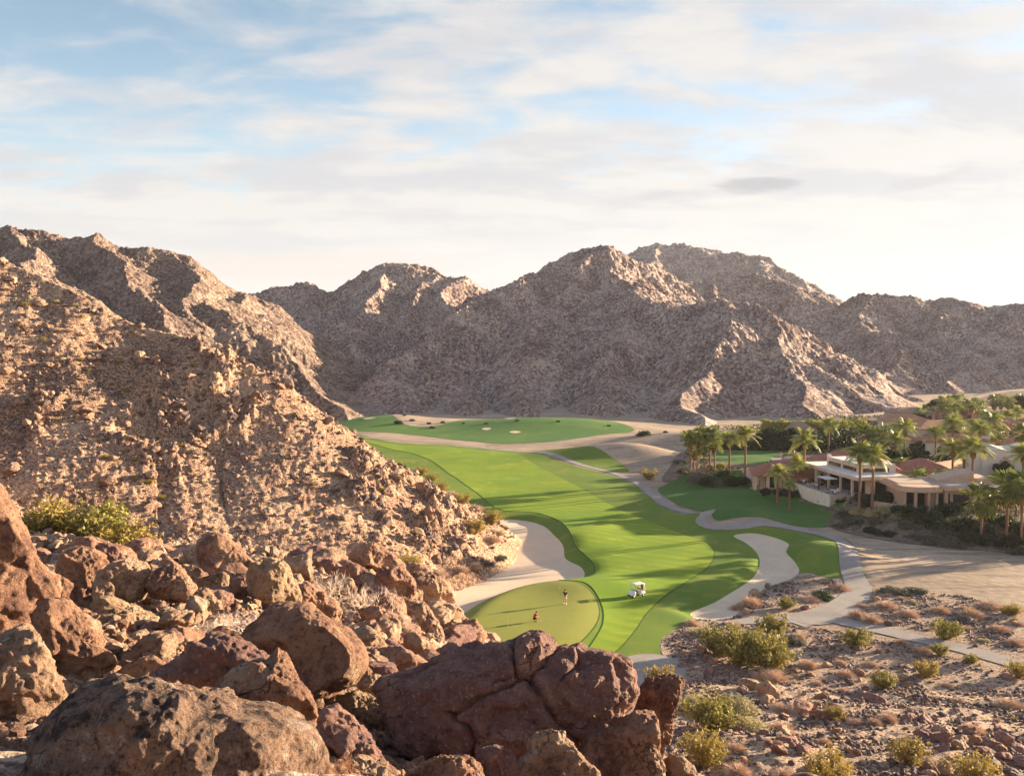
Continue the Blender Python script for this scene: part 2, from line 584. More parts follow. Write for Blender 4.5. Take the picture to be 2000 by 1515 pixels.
def boulder_mat(name, varnish, tan, pale, amt=0.5, speck=0.35, cover_scale=0.55, graze=0.0):
    """desert-varnished granite with tan scars, pale lichen-like patches and fine light crystals"""
    m, T, b = new_mat(name, 0.78, 0.25)
    tc = nd(T, 'ShaderNodeTexCoord'); P, g = wpos(T)
    big = noise_node(T, P, cover_scale, 6, 0.62, 0.9)
    med = noise_node(T, P, cover_scale * 5.5, 7, 0.70, 0.3)
    fin = noise_node(T, P, 26, 4, 0.75)
    a = mth(T, 'ADD', mth(T, 'MULTIPLY', big, 0.62), mth(T, 'MULTIPLY', med, 0.38))
    c = mix(T, ramp(T, a, amt - 0.07, amt + 0.05), varnish, tan)
    c = mix(T, ramp(T, a, amt + 0.06, amt + 0.13), c, pale)
    c = mix(T, ramp(T, med, 0.36, 0.24), c, tuple(v * 0.45 for v in varnish))
    v = nd(T, 'ShaderNodeTexVoronoi'); v.inputs['Scale'].default_value = 13.0
    T.links.new(P, v.inputs['Vector'])
    dots = mth(T, 'SUBTRACT', 1.0, ramp(T, v.outputs['Distance'], 0.16, 0.32))
    dots = mth(T, 'MULTIPLY', dots, ramp(T, fin, 0.42, 0.60))
    c = mix(T, mth(T, 'MULTIPLY', dots, speck * 0.8), c, (0.58, 0.44, 0.36))
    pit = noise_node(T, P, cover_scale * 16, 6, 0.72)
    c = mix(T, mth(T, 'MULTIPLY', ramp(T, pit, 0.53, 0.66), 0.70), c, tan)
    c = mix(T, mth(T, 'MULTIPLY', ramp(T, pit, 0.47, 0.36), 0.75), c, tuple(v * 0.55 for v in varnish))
    c = mix(T, mth(T, 'MULTIPLY', ramp(T, fin, 0.52, 0.70), 0.35), c, tan)
    # hairline fractures
    wz = nd(T, 'ShaderNodeTexNoise'); wz.inputs['Scale'].default_value = 1.9; wz.inputs['Detail'].default_value = 5; T.links.new(P, wz.inputs['Vector'])
    w1 = nd(T, 'ShaderNodeVectorMath', operation='SCALE'); w1.inputs['Scale'].default_value = 0.9; T.links.new(wz.outputs[1], w1.inputs[0])
    w2 = nd(T, 'ShaderNodeVectorMath', operation='ADD'); T.links.new(P, w2.inputs[0]); T.links.new(w1.outputs[0], w2.inputs[1])
    ve = nd(T, 'ShaderNodeTexVoronoi', feature='DISTANCE_TO_EDGE'); ve.inputs['Scale'].default_value = 0.55; T.links.new(mapping(T, w2.outputs[0], (1, 1, 1.5), (0.5, 0.3, 0)), ve.inputs['Vector'])
    crk = mth(T, 'MULTIPLY', mth(T, 'SUBTRACT', 1.0, ramp(T, ve.outputs[0], 0.002, 0.012)), ramp(T, big, 0.50, 0.58))
    c = mix(T, mth(T, 'MULTIPLY', crk, 0.7), c, tuple(v * 0.35 for v in varnish))
    T.links.new(c, b.inputs['Base Color'])
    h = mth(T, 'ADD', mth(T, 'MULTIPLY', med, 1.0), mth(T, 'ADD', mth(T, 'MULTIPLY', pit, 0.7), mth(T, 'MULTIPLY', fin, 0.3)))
    h = mth(T, 'SUBTRACT', h, mth(T, 'MULTIPLY', crk, 0.35))
    p1 = add_bump(T, b, h, 1.0, 0.14)
    add_bump(T, b, fin, 0.5, 0.02, p1)
    return m


M = {}
M['mountain'] = rocky('mountain_rock', (0.115, 0.078, 0.075), (0.30, 0.215, 0.185), (0.60, 0.47, 0.375), 0.035, 0.85, 0.50, 0.64, 1.0, 1.0, cell=0.85, spk=0.28)
M['mountain_left'] = rocky('left_mountain_rock', (0.085, 0.056, 0.052), (0.215, 0.148, 0.118), (0.42, 0.31, 0.225), 0.045, 0.85, 0.50, 0.65, 1.0, 1.0, cell=0.85, spk=0.28)
M['mountain_far'] = rocky('far_mountain_rock', (0.14, 0.105, 0.10), (0.30, 0.235, 0.21), (0.52, 0.43, 0.38), 0.03, 0.35, 0.51, 0.64, 2.0, 1.0, cell=0.32, spk=0.28)
M['hill'] = rocky('hillside_rock', (0.12, 0.068, 0.055), (0.35, 0.215, 0.140), (0.60, 0.42, 0.275), 0.07, 3.2, 0.49, 0.66, 0.18, 0.9, cell=4.6, spk=0.24)
M['slope'] = rocky('foreground_soil', (0.13, 0.078, 0.062), (0.33, 0.215, 0.15), (0.56, 0.41, 0.29), 0.35, 4.5, 0.48, 0.62, 0.10, 1.0, cell=7.0)
M['desert'] = rocky('desert_gravel', (0.12, 0.078, 0.060), (0.29, 0.20, 0.145), (0.48, 0.35, 0.245), 0.16, 3.0, 0.47, 0.62, 0.10, 0.9, cell=4.0)
M['ground'] = sandy('wash_sand', (0.50, 0.385, 0.27), (0.36, 0.275, 0.195), (0.22, 0.165, 0.12), 0.06, 0.7, 0.75, 0.10)
M['embank'] = rocky('embankment_soil', (0.08, 0.058, 0.04), (0.16, 0.115, 0.08), (0.27, 0.20, 0.14), 0.10, 1.2, 0.50, 0.68, 0.15, 0.8)
M['sand'] = sandy('bunker_sand', (0.80, 0.63, 0.44), (0.72, 0.565, 0.395), (0.60, 0.46, 0.32), 0.12, 1.6, 0.25, 0.02)
M['sand_shade'] = M['sand']
M['path'] = sandy('path_concrete', (0.40, 0.355, 0.31), (0.34, 0.30, 0.26), (0.28, 0.245, 0.21), 0.3, 2.0, 0.1, 0.01)
M['fairway'] = turf('fairway_grass', (0.255, 0.330, 0.022), (0.165, 0.275, 0.020), (0.38, 0.40, 0.038), 0.55, -62, 9.0, 0.05, 0.85)
M['rough'] = turf('rough_grass', (0.125, 0.205, 0.026), (0.17, 0.24, 0.028), (0.31, 0.29, 0.055), 0, 0, 6, 0.07, 0.65)
M['green'] = turf('putting_green_grass', (0.29, 0.295, 0.060), (0.26, 0.275, 0.054), (0.33, 0.31, 0.075), 0.25, 60, 2.6, 0.09, 0.4)
M['collar'] = turf('collar_grass', (0.045, 0.10, 0.018), (0.06, 0.125, 0.02), (0.10, 0.15, 0.03), 0, 0, 6, 0.3, 0.3)
M['lawn'] = turf('lawn_grass', (0.060, 0.155, 0.032), (0.085, 0.175, 0.032), (0.19, 0.22, 0.06), 0.15, 30, 5.0, 0.05, 0.5)
M['lawn_far'] = turf('far_turf_grass', (0.075, 0.175, 0.040), (0.10, 0.20, 0.04), (0.21, 0.24, 0.07), 0, 0, 5, 0.03, 0.5)
M['r_dark'] = boulder_mat('varnished_granite', (0.27, 0.145, 0.118), (0.45, 0.25, 0.18), (0.60, 0.41, 0.30), 0.56, 0.9, 0.5)
M['r_red'] = boulder_mat('rust_granite', (0.205, 0.105, 0.075), (0.48, 0.265, 0.160), (0.64, 0.44, 0.29), 0.49, 0.4, 0.8)
M['r_tan'] = boulder_mat('tan_granite', (0.20, 0.112, 0.078), (0.49, 0.305, 0.190), (0.64, 0.46, 0.31), 0.45, 0.4, 0.9)
M['r_pale'] = boulder_mat('pale_granite', (0.22, 0.13, 0.085), (0.50, 0.335, 0.20), (0.68, 0.51, 0.34), 0.46, 0.3, 0.9)
M['r_mottled'] = boulder_mat('mottled_granite', (0.075, 0.052, 0.048), (0.46, 0.285, 0.19), (0.66, 0.54, 0.44), 0.47, 0.5, 2.6)
M['rubble_w'] = boulder_mat('rubble_warm', (0.145, 0.085, 0.066), (0.36, 0.225, 0.15), (0.56, 0.40, 0.28), 0.47, 0.2, 0.5)
M['rubble_g'] = boulder_mat('rubble_grey', (0.10, 0.070, 0.068), (0.24, 0.175, 0.15), (0.42, 0.33, 0.27), 0.52, 0.2, 0.5)
# ------------------------------------------------------------------ outlines of the course, as seen lying on the valley floor
def flat(pts, z=0.0, step=1.2, closed=True):
    return catmull([on_z(a, b, z) for a, b in pts], closed, step)


B1 = flat([(985, 1006), (1025, 1009), (1058, 1019), (1083, 1042), (1100, 1062), (1106, 1083), (1134, 1097), (1142, 1112), (1130, 1124),
           (1065, 1130), (1000, 1142), (950, 1163), (905, 1192), (870, 1222), (800, 1225), (790, 1160), (850, 1110), (905, 1090), (925, 1050), (950, 1012)])
B2 = flat([(1433, 1042), (1475, 1039), (1515, 1046), (1540, 1059), (1536, 1076), (1553, 1094), (1561, 1109), (1542, 1122), (1500, 1136),
           (1462, 1165), (1425, 1197), (1380, 1202), (1348, 1192), (1400, 1165), (1442, 1140), (1473, 1116), (1484, 1092), (1476, 1070), (1455, 1054)])
ROUGH = flat([(690, 850), (780, 866), (870, 869), (985, 880), (1060, 894), (1130, 911), (1195, 928), (1238, 946), (1262, 968), (1290, 990), (1335, 1010),
              (1366, 1020), (1366, 1030), (1400, 1037), (1480, 1033), (1560, 1042), (1608, 1051), (1634, 1066), (1640, 1090), (1645, 1127), (1604, 1124), (1560, 1112),
              (1500, 1136), (1440, 1160), (1370, 1198), (1345, 1212), (1310, 1235), (1290, 1252), (1296, 1285), (1322, 1300), (1325, 1325), (1290, 1370), (1180, 1400),
              (900, 1350), (820, 1260), (800, 1120), (820, 1000), (780, 920), (720, 880)], step=1.5)
FAIR = flat([(700, 858), (790, 871), (880, 874), (985, 882), (1040, 905), (1110, 940), (1190, 985), (1260, 1018), (1325, 1043), (1376, 1062), (1394, 1080), (1384, 1105),
             (1345, 1135), (1300, 1165), (1262, 1200), (1238, 1235), (1200, 1275), (1130, 1310), (1178, 1225), (1172, 1180), (1140, 1150), (1090, 1136),
             (1150, 1128), (1162, 1104), (1125, 1070), (1110, 1040), (1085, 1015), (1040, 1000), (985, 996), (930, 960), (880, 925), (820, 890), (740, 872)], step=1.5)
GREEN = flat([(860, 1225), (905, 1194), (950, 1166), (1010, 1150), (1075, 1143), (1120, 1150), (1152, 1167), (1168, 1192), (1167, 1218), (1150, 1245), (1115, 1275),
              (1040, 1310), (940, 1310), (860, 1270)])
FAR = flat([(640, 822), (700, 812), (745, 810), (762, 820), (775, 832), (800, 840), (850, 840), (890, 832), (920, 824), (1000, 820), (1090, 822), (1170, 830), (1238, 846), (1180, 852),
            (1100, 862), (1000, 866), (900, 860), (800, 850), (700, 846), (640, 838)], step=3)
LAWN = flat([(1288, 953), (1330, 944), (1390, 949), (1450, 947), (1490, 955), (1540, 966), (1600, 975), (1652, 986), (1658, 1000), (1640, 1014), (1612, 1033), (1560, 1033),
             (1500, 1028), (1440, 1029), (1400, 1030), (1390, 1026), (1400, 1017), (1388, 1011), (1340, 997), (1306, 980)])
LAWN2 = flat([(1385, 900), (1410, 888), (1450, 882), (1505, 880), (1520, 895), (1502, 910), (1450, 920), (1400, 918)], z=2.4)
MOUNDG = flat([(1384, 1024), (1400, 1016), (1430, 1013), (1460, 1019), (1486, 1029), (1460, 1033), (1410, 1033)])
VERGE = flat([(1642, 1052), (1660, 1060), (1672, 1085), (1685, 1118), (1694, 1130), (1680, 1132), (1668, 1110), (1660, 1078)])
PATCHR = flat([(1040, 884), (1100, 886), (1160, 893), (1210, 905), (1225, 922), (1180, 917), (1110, 902), (1060, 892)])
TEE = flat([(1215, 1290), (1245, 1279), (1290, 1279), (1325, 1290), (1338, 1310), (1325, 1335), (1270, 1350), (1215, 1340)])
_pc = [(700, 856), (800, 862), (900, 868), (985, 879), (1050, 889), (1120, 904), (1200, 924), (1240, 940), (1266, 960), (1288, 980), (1318, 997), (1352, 1008), (1384, 1017),
       (1386, 1022), (1368, 1029), (1395, 1036), (1440, 1034), (1500, 1032), (1560, 1038), (1610, 1047), (1640, 1060), (1654, 1085), (1662, 1115), (1676, 1150), (1650, 1180), (1600, 1200), (1545, 1212)]
_pw = [1.1] * 12 + [.95] * 4 + [1.1] * 3 + [1.2, 1.3, 1.4, 1.5, 1.7, 2.0, 2.1, 2.1]
_pw = (_pw + [2.4] * 40)[:len(_pc)]


def ribbon(cl, hw, step=1.2):
    P = np.array([on_z(*p) for p in cl]); W = np.array(hw, float)
    Q = catmull(np.column_stack([P, W]), False, step)
    c = Q[:, :2]; T = np.gradient(c, axis=0); T /= np.linalg.norm(T, axis=1)[:, None]
    N = np.stack([-T[:, 1], T[:, 0]], 1)
    return np.concatenate([c + N * Q[:, 2:3], (c - N * Q[:, 2:3])[::-1]]), c


PATH, PATH_C = ribbon(_pc, _pw)
_pb = [(1404, 1216), (1450, 1211), (1510, 1208), (1560, 1206), (1610, 1204), (1665, 1216), (1720, 1229), (1790, 1246), (1870, 1264), (1940, 1283), (2010, 1302), (2120, 1335), (2300, 1400)]
PATH2, PATH2_C = ribbon(_pb, [1.0, 1.1, 1.2] + [1.4] * 10)
COURT = flat([(1545, 1206), (1568, 1192), (1612, 1185), (1655, 1163), (1694, 1156), (1684, 1174), (1648, 1189), (1625, 1202), (1630, 1213), (1600, 1218), (1568, 1214)])
BENCH = flat([(1318, 950), (1330, 905), (1360, 872), (1440, 845), (1560, 832), (1700, 815), (1790, 800), (2000, 770), (2700, 760), (2900, 1120), (2300, 1095), (2010, 1076),
              (1900, 1066), (1800, 1056), (1700, 1038), (1652, 1024), (1608, 1008), (1560, 986), (1480, 962), (1400, 956)], step=4)
EMB = flat([(1300, 945), (1320, 905), (1350, 885), (1400, 925), (1480, 935), (1560, 952), (1640, 975), (1700, 985), (1800, 1000), (1900, 1010), (2100, 1030), (2700, 1080), (2700, 1150),
            (2100, 1092), (1980, 1080), (1860, 1072), (1760, 1062), (1690, 1050), (1630, 1036), (1612, 1028), (1660, 1000), (1560, 966), (1470, 948), (1400, 952), (1340, 948)], step=4)


# ------------------------------------------------------------------ height of the valley floor
def gauss(x, y, cx, cy, h, rx, ry, rot=0.0):
    c, s = math.cos(rot), math.sin(rot)
    dx, dy = x - cx, y - cy
    return h * np.exp(-(((dx * c + dy * s) / rx) ** 2 + ((-dx * s + dy * c) / ry) ** 2))


def dent(sd, depth, bank, floor=1.0):
    return -depth * sstep(bank, -floor, sd)


MOUNDS = [((1425, 1022), 2.0, 9, 4), ((1170, 890), 2.6, 17, 10), ((1250, 893), 2.2, 12, 7), ((1345, 868), 4.0, 26, 14), ((1320, 905), 1.6, 8, 8),
          ((1620, 1085), 1.6, 5, 9), ((1140, 1050), 0.7, 8, 12), ((1020, 835), 2.5, 40, 22), ((1110, 838), 2.0, 30, 18), ((760, 828), 3.0, 20, 30),
          ((1180, 1150), 0.8, 6, 6), ((1460, 975), 1.8, 16, 8), ((1500, 1010), 1.0, 14, 9), ((1430, 955), 1.5, 8, 5)]
MOUNDS = [(on_z(*p), h, a, b) for p, h, a, b in MOUNDS]


def base_valley(x, y):
    x = np.asarray(x, float); y = np.asarray(y, float)
    z = 0.35 * n2(x / 38, y / 38, 2) * sstep(60, 100, y) + 0.12 * n2(x / 13, y / 13, 4)
    for (c, h, a, b) in MOUNDS:
        z = z + gauss(x, y, c[0], c[1], h, a, b)
    z = z + 3.0 * sstep(2.5, -7.0, sd_near(BENCH, x, y, 8)) 
    r = np.hypot(x, y)
    z = z + 0.02 * np.clip(r - 520, 0, None)
    return z


def valley(x, y):
    z = base_valley(x, y)
    s1 = sd_near(B1, x, y, 8); s2 = sd_near(B2, x, y, 8)
    z = z + dent(s1, 1.0, 2.8) + dent(s2, 0.8, 2.6)
    for P in (PATH, PATH2):
        s = sd_near(P, x, y, 4)
        z = z - 0.05 * sstep(1.2, -0.2, s)
    # the putting surface sits slightly proud
    z = z + 0.55 * sstep(4.0, -3.0, sd_near(GREEN, x, y, 6))
    return z


ALLTURF = [ROUGH, FAR, LAWN, LAWN2, VERGE, PATCHR, TEE, B1, B2, PATH, PATH2, COURT]


# ------------------------------------------------------------------ hills
def tps_fit(P, z, lam=1e-3):
    n = len(P)
    d = np.linalg.norm(P[:, None] - P[None], axis=2)
    K = np.where(d > 0, d * d * np.log(d + 1e-9), 0) + lam * np.eye(n)
    A = np.zeros((n + 3, n + 3)); A[:n, :n] = K; A[:n, n] = 1; A[:n, n + 1:] = P
    A[n, :n] = 1; A[n + 1:, :n] = P.T
    w = np.linalg.solve(A, np.concatenate([z, [0, 0, 0]]))
    return P, w


def tps_eval(fit, x, y):
    P, w = fit
    z = w[-3] + w[-2] * x + w[-1] * y
    for i in range(len(P)):
        d2 = (x - P[i, 0]) ** 2 + (y - P[i, 1]) ** 2
        z = z + w[i] * 0.5 * d2 * np.log(d2 + 1e-9)
    return z


# points of the near slope: (px, py, distance) on visible ground, then (x, y, z) where it drops out of sight
_vis = [(0, 1515, 6.0), (-300, 1500, 6.0), (650, 1520, 8.0), (300, 1600, 4.5), (1000, 1560, 11.0), (700, 1430, 12.0), (600, 1330, 15.0), (400, 1250, 18.0), (250, 1230, 19),
        (100, 1230, 18), (-200, 1200, 18), (-300, 1110, 30), (0, 1150, 27), (150, 1110, 38), (300, 1120, 36), (450, 1110, 38), (550, 1200, 27), (700, 1280, 20), (720, 1180, 31), (620, 1110, 42), (700, 1100, 44),
        (800, 1120, 46), (850, 1170, 42), (800, 1260, 28), (900, 1235, 38), (930, 1262, 34), (870, 1300, 24), (150, 1070, 48), (300, 1075, 48), (-200, 1060, 50), (450, 1085, 48),
        (1250, 1520, 14.0), (1100, 1400, 17), (950, 1330, 24)]
_xyz = [tuple(at(*p)) for p in _vis]
_xyz += [(-45, 62, 12), (-30, 62, 11), (-15, 60, 10.5), (-5, 58, 9.5), (-60, 60, 14), (-60, 30, 26), (-40, 40, 25), (-40, 10, 30), (-60, 80, 5), (-35, 80, 2), (-15, 75, 2), (-3, 70, 2), (3, 60, 5), (-70, 100, -3), (-30, 95, -4), (0, 88, -3),
         (4, 50, 9.5), (6, 40, 11), (7, 28, 15.5), (8, 20, 20), (6, 12, 26.0), (10, 24, 16), (12, 34, 11.5), (20, 24, 16), (9, 15, 23), (5, 5, 30.5), (0, 0, 31.4), (-10, 0, 31.6), (-30, -10, 34), (0, -15, 38), (25, -15, 36),
         (12, 60, 5.2), (12, 72, 2.2), (10, 83, 0.0), (10, 95, -3), (18, 88, -.6), (24, 52, 6.8), (30, 66, 3.8), (32, 78, 1.0), (35, 88, -1.4), (36, 50, 6.6), (50, 80, 1.0), (60, 60, 6), (60, 95, -3),
         (16, 40, 10.5), (30, 35, 11.5), (14, 28, 15.5), (25, 18, 19.0), (50, 30, 13), (45, 42, 9.0), (20, 30, 14.0), (50, 0, 27), (80, 20, 20), (80, 60, 6), (90, 95, -4), (15, 5, 27.5), (30, 110, -7), (-30, 115, -9), (60, 115, -8)]
_xyz = np.array(_xyz)
FGFIT = tps_fit(_xyz[:, :2], _xyz[:, 2], 0.6)


def fg_smooth(x, y):
    return tps_eval(FGFIT, np.asarray(x, float), np.asarray(y, float))


def seg_chain(chain, x, y):
    """for a crest polyline (x,y,z): best height above, its distance and the arc position, maximising z - s*d"""
    best = np.full(x.shape, -1e9); bd = np.zeros(x.shape); ba = np.zeros(x.shape)
    arc = 0.0
    return best, bd, ba


def ridge_field(chains, x, y, s, seed=0, gul=(30.0, 0.13, 9.0), curve=0.0):
    H = np.full(x.shape, -200.0)
    for ci, C in enumerate(chains):
        C = np.asarray(C, float)
        hb = np.full(x.shape, -1e9); db = np.zeros(x.shape); ab = np.zeros(x.shape); arc = 0.0
        for i in range(len(C) - 1):
            a, b = C[i], C[i + 1]
            e = b[:2] - a[:2]; L = np.hypot(*e)
            t = np.clip(((x - a[0]) * e[0] + (y - a[1]) * e[1]) / (L * L), 0, 1)
            d = np.hypot(x - a[0] - t * e[0], y - a[1] - t * e[1])
            h = a[2] + (b[2] - a[2]) * t - s * d + curve * np.minimum(d, 200) ** 2
            m = h > hb
            hb = np.where(m, h, hb); db = np.where(m, d, db); ab = np.where(m, arc + t * L, ab)
            arc += L
        near = hb > H - 14
        g = np.zeros(x.shape)
        if near.any():
            aa = ab[near] / gul[0] + ci * 13.7; dd = db[near] / (gul[0] * 4.0)
            wob = n2(x[near] / gul[0] * .6, y[near] / gul[0] * .6, seed + 9) * 0.5
            r = np.abs(n2(aa + wob, dd, seed + ci)) * 2
            r2 = np.abs(n2(aa * 2.3 + wob * 2, dd * 2.3, seed + ci + 40)) * 2
            g[near] = (1 - np.clip(r, 0, 1)) * 1.0 + (1 - np.clip(r2, 0, 1)) * 0.45 - 0.5
        hb = hb - g * np.minimum(db * gul[1], gul[2])
        H = np.maximum(H, hb)
    return H


LH_CREST = [at(*p) for p in [(-900, 160, 200), (-600, 270, 180), (-300, 392, 162), (0, 508, 150), (60, 532, 149), (150, 572, 147), (210, 605, 146), (290, 640, 145), (350, 660, 144), (410, 688, 143), (440, 696, 143), (480, 712, 142), (520, 742, 142),
                             (580, 780, 142), (640, 818, 143), (700, 862, 144), (735, 880, 145), (760, 900, 146), (790, 922, 147), (806, 940, 148), (813, 970, 147), (816, 1010, 144), (816, 1050, 140)]]
LH_SPUR = [at(*p) for p in [(410, 688, 143), (395, 708, 141), (325, 785, 134), (315, 862, 126), (345, 935, 118)]]
LH_SPUR2 = [at(*p) for p in [(735, 880, 145), (720, 930, 137), (740, 1000, 128), (800, 1080, 122)]]
LH_SPUR3 = [at(*p) for p in [(-300, 392, 162), (-200, 560, 140), (-160, 760, 120), (-120, 900, 100)]]


def left_hill(x, y, detail=True):
    x = np.asarray(x, float); y = np.asarray(y, float)
    wx = x + 3.0 * n2(x / 22, y / 22, 31); wy = y + 3.0 * n2(x / 22, y / 22, 32)
    H = ridge_field([LH_CREST, LH_SPUR, LH_SPUR2, LH_SPUR3], wx, wy, 0.70, 5, (14.0, 0.05, 0.8))
    if detail:
        H = H + 0.55 * fbm2(x / 11, y / 11, 3, 50)
        r = ridged2(x / 3.1, y / 3.1, 4, 60) - 1.0
        oc = outcrop(x, y)
        H = H + r * (0.06 + 1.1 * oc) + oc * (0.9 + 1.7 * np.abs(n2(x / 3.4, y / 3.4, 71))) + 0.10 * fbm2(x / 0.7, y / 0.7, 2, 66) + 0.16 * (ridged2(x / 1.4, y / 1.4, 2, 68) - 1)
        b1, b2, idn = worley2(x / 1.3, y / 1.3, 3)
        H = H + np.clip(0.5 - b1, 0, 1) * (idn > 0.6) * (0.3 + 1.6 * oc)
    return H


OUTC = [(at(420, 735, 140), 7, 5), (at(440, 740, 139), 9, 5), (at(330, 790, 130), 7, 5), (at(300, 850, 124), 6, 5), (at(410, 850, 130), 7, 5), (at(760, 980, 132), 8, 6), (at(740, 950, 137), 7, 5), (at(820, 1060, 128), 8, 6),
        (at(60, 760, 122), 6, 4), (at(850, 1030, 134), 6, 4), (at(780, 1040, 128), 6, 5), (at(30, 950, 100), 6, 5)]


def outcrop(x, y):
    m = 0
    for (c, a, b) in OUTC:
        m = m + gauss(x, y, c[0], c[1], 1.0, a, b, 0.9)
    return np.clip(m, 0, 1) * sstep(-0.1, 0.4, n2(x / 5, y / 5, 80) + 0.1)


def fg_hill(x, y, detail=True):
    z = fg_smooth(x, y)
    if detail:
        left = sstep(16, 4, x - (y - 30) * 0.05)      # rocky shoulder on the left, open stony slope on the right
        far = sstep(8, 30, np.hypot(x, y))
        z = z + left * far * (0.7 * (ridged2(x / 4.5, y / 4.5, 3, 90) - 1.0) + 0.25 * (ridged2(x / 1.3, y / 1.3, 3, 93) - 1))
        z = z + (1 - left) * (0.5 * fbm2(x / 10, y / 10, 3, 97) + 0.09 * (ridged2(x / 1.5, y / 1.5, 3, 99) - 1))
        z = z + 0.12 * fbm2(x / 0.8, y / 0.8, 3, 95) * (0.4 + 0.6 * left)
    return z


def ground_z(x, y):
    """top of the land at a point, hills included"""
    x = np.atleast_1d(np.asarray(x, float)); y = np.atleast_1d(np.asarray(y, float))
    v = valley(x, y)
    v = np.maximum(v, np.where(y < 120, fg_hill(x, y), -99))
    m = (x < 25) & (y > 70) & (y < 330)
    if m.any():
        lh = np.full(x.shape, -99.0); lh[m] = left_hill(x[m], y[m]); v = np.maximum(v, lh)
    return v


def cast(px, py, d0=4.0, d1=480.0, n=900):
    """where the sight line through a photograph pixel first meets the land"""
    t = np.exp(np.linspace(math.log(d0), math.log(d1), n))
    P = at(px, py, t)
    g = ground_z(P[:, 0], P[:, 1])
    below = np.nonzero(P[:, 2] < g)[0]
    if len(below) == 0:
        return None
    k = below[0]
    if k > 0:
        a, b = P[k - 1], P[k]; da = a[2] - g[k - 1]; db = g[k] - b[2]
        w = da / (da + db + 1e-9)
        return a + (b - a) * w
    return P[k]


def polar_grid(az0, az1, naz, r0, r1, nr, logr=True):
    az = np.linspace(R(az0), R(az1), naz)
    r = np.exp(np.linspace(math.log(r0), math.log(r1), nr)) if logr else np.linspace(r0, r1, nr)
    A, Rr = np.meshgrid(az, r)
    return Rr * np.sin(A), Rr * np.cos(A), A, Rr


def grid_faces(nr, naz, keep=None):
    i = np.arange(nr - 1)[:, None] * naz; j = np.arange(naz - 1)[None]
    F = np.stack([i + j, i + j + 1, i + naz + j + 1, i + naz + j], -1).reshape(-1, 4)
    if keep is not None:
        k = keep.ravel()
        F = F[k[F].any(1)]
    return F


def compact(V, F):
    u = np.zeros(len(V), bool); u[F.ravel()] = True
    m = np.cumsum(u) - 1
    return V[u], m[F]


def terrain(name, X, Y, Z, mat, keep=None):
    F = grid_faces(X.shape[0], X.shape[1], keep)
    V = np.stack([X.ravel(), Y.ravel(), Z.ravel()], 1)
    V, F = compact(V, F)
    o = link(name, mesh_np(name, V, F, True), mat)
    tag(o, kind='structure')
    return o


# valley floor: one sheet out past the mountains
X, Y, A_, R_ = polar_grid(-70, 70, 900, 55, 480, 700)
Z = valley(X, Y)
inside = np.zeros(X.shape)
for P_ in ALLTURF:
    inside = np.maximum(inside, sstep(-0.35, -1.1, sd_near(P_, X, Y, 2)))
Z = Z - 0.35 * inside
Z = Z + 0.04 * fbm2(X / 1.1, Y / 1.1, 2, 8)
# merge in the far ring so that the floor reaches the horizon
ground = terrain('ground', X, Y, Z, M['ground'])
tag(ground, 'pale sandy valley floor between the turf and the villas')
X, Y, A_, R_ = polar_grid(-180, 180, 361, 476, 2600, 40)
Z = base_valley(X, Y) - 0.15 - 0.0 * X
Z = np.minimum(Z, 30)
o = terrain('ground', X, Y, Z, M['ground']); tag(o, 'pale sandy land reaching behind the mountains')
X, Y, A_, R_ = polar_grid(70, 290, 111, 20, 480, 60)
o = terrain('ground', X, Y, np.zeros_like(X) - 0.1, M['ground']); tag(o, 'pale sandy land behind the viewpoint')

# near slope
X, Y, A_, R_ = polar_grid(-62, 62, 1050, 1.2, 118, 760)
Z = fg_hill(X, Y)
keep = Z > np.where(Y > 60, valley(X, Y), -9) - 0.8
hill_fg = terrain('hill', X, Y, Z, M['slope'], keep)
tag(hill_fg, 'rocky slope below the viewpoint running down to the path and the bunker')
hill_fg.data.materials.append(M['desert'])
_n = len(hill_fg.data.polygons)
_c = np.empty(_n * 3); hill_fg.data.polygons.foreach_get('center', _c); _c = _c.reshape(-1, 3)
_mi = ((_c[:, 0] > 3.5 + 0.04 * _c[:, 1] + 1.2 * n2(_c[:, 0] / 3, _c[:, 1] / 3, 5)) & (_c[:, 1] > 12)).astype(np.int32)
hill_fg.data.polygons.foreach_set('material_index', _mi)

# big sunlit hill on the left
X, Y, A_, R_ = polar_grid(-62, 2, 900, 66, 330, 620)
Z = left_hill(X, Y)
keep = Z > valley(X, Y) - 1.0
hill_left = terrain('hill', X, Y, Z, M['hill'], keep)
tag(hill_left, 'sunlit stony hill falling from upper left to the large bunker')


# ------------------------------------------------------------------ mountains
def chain(*p):
    return [at(*q) for q in p]


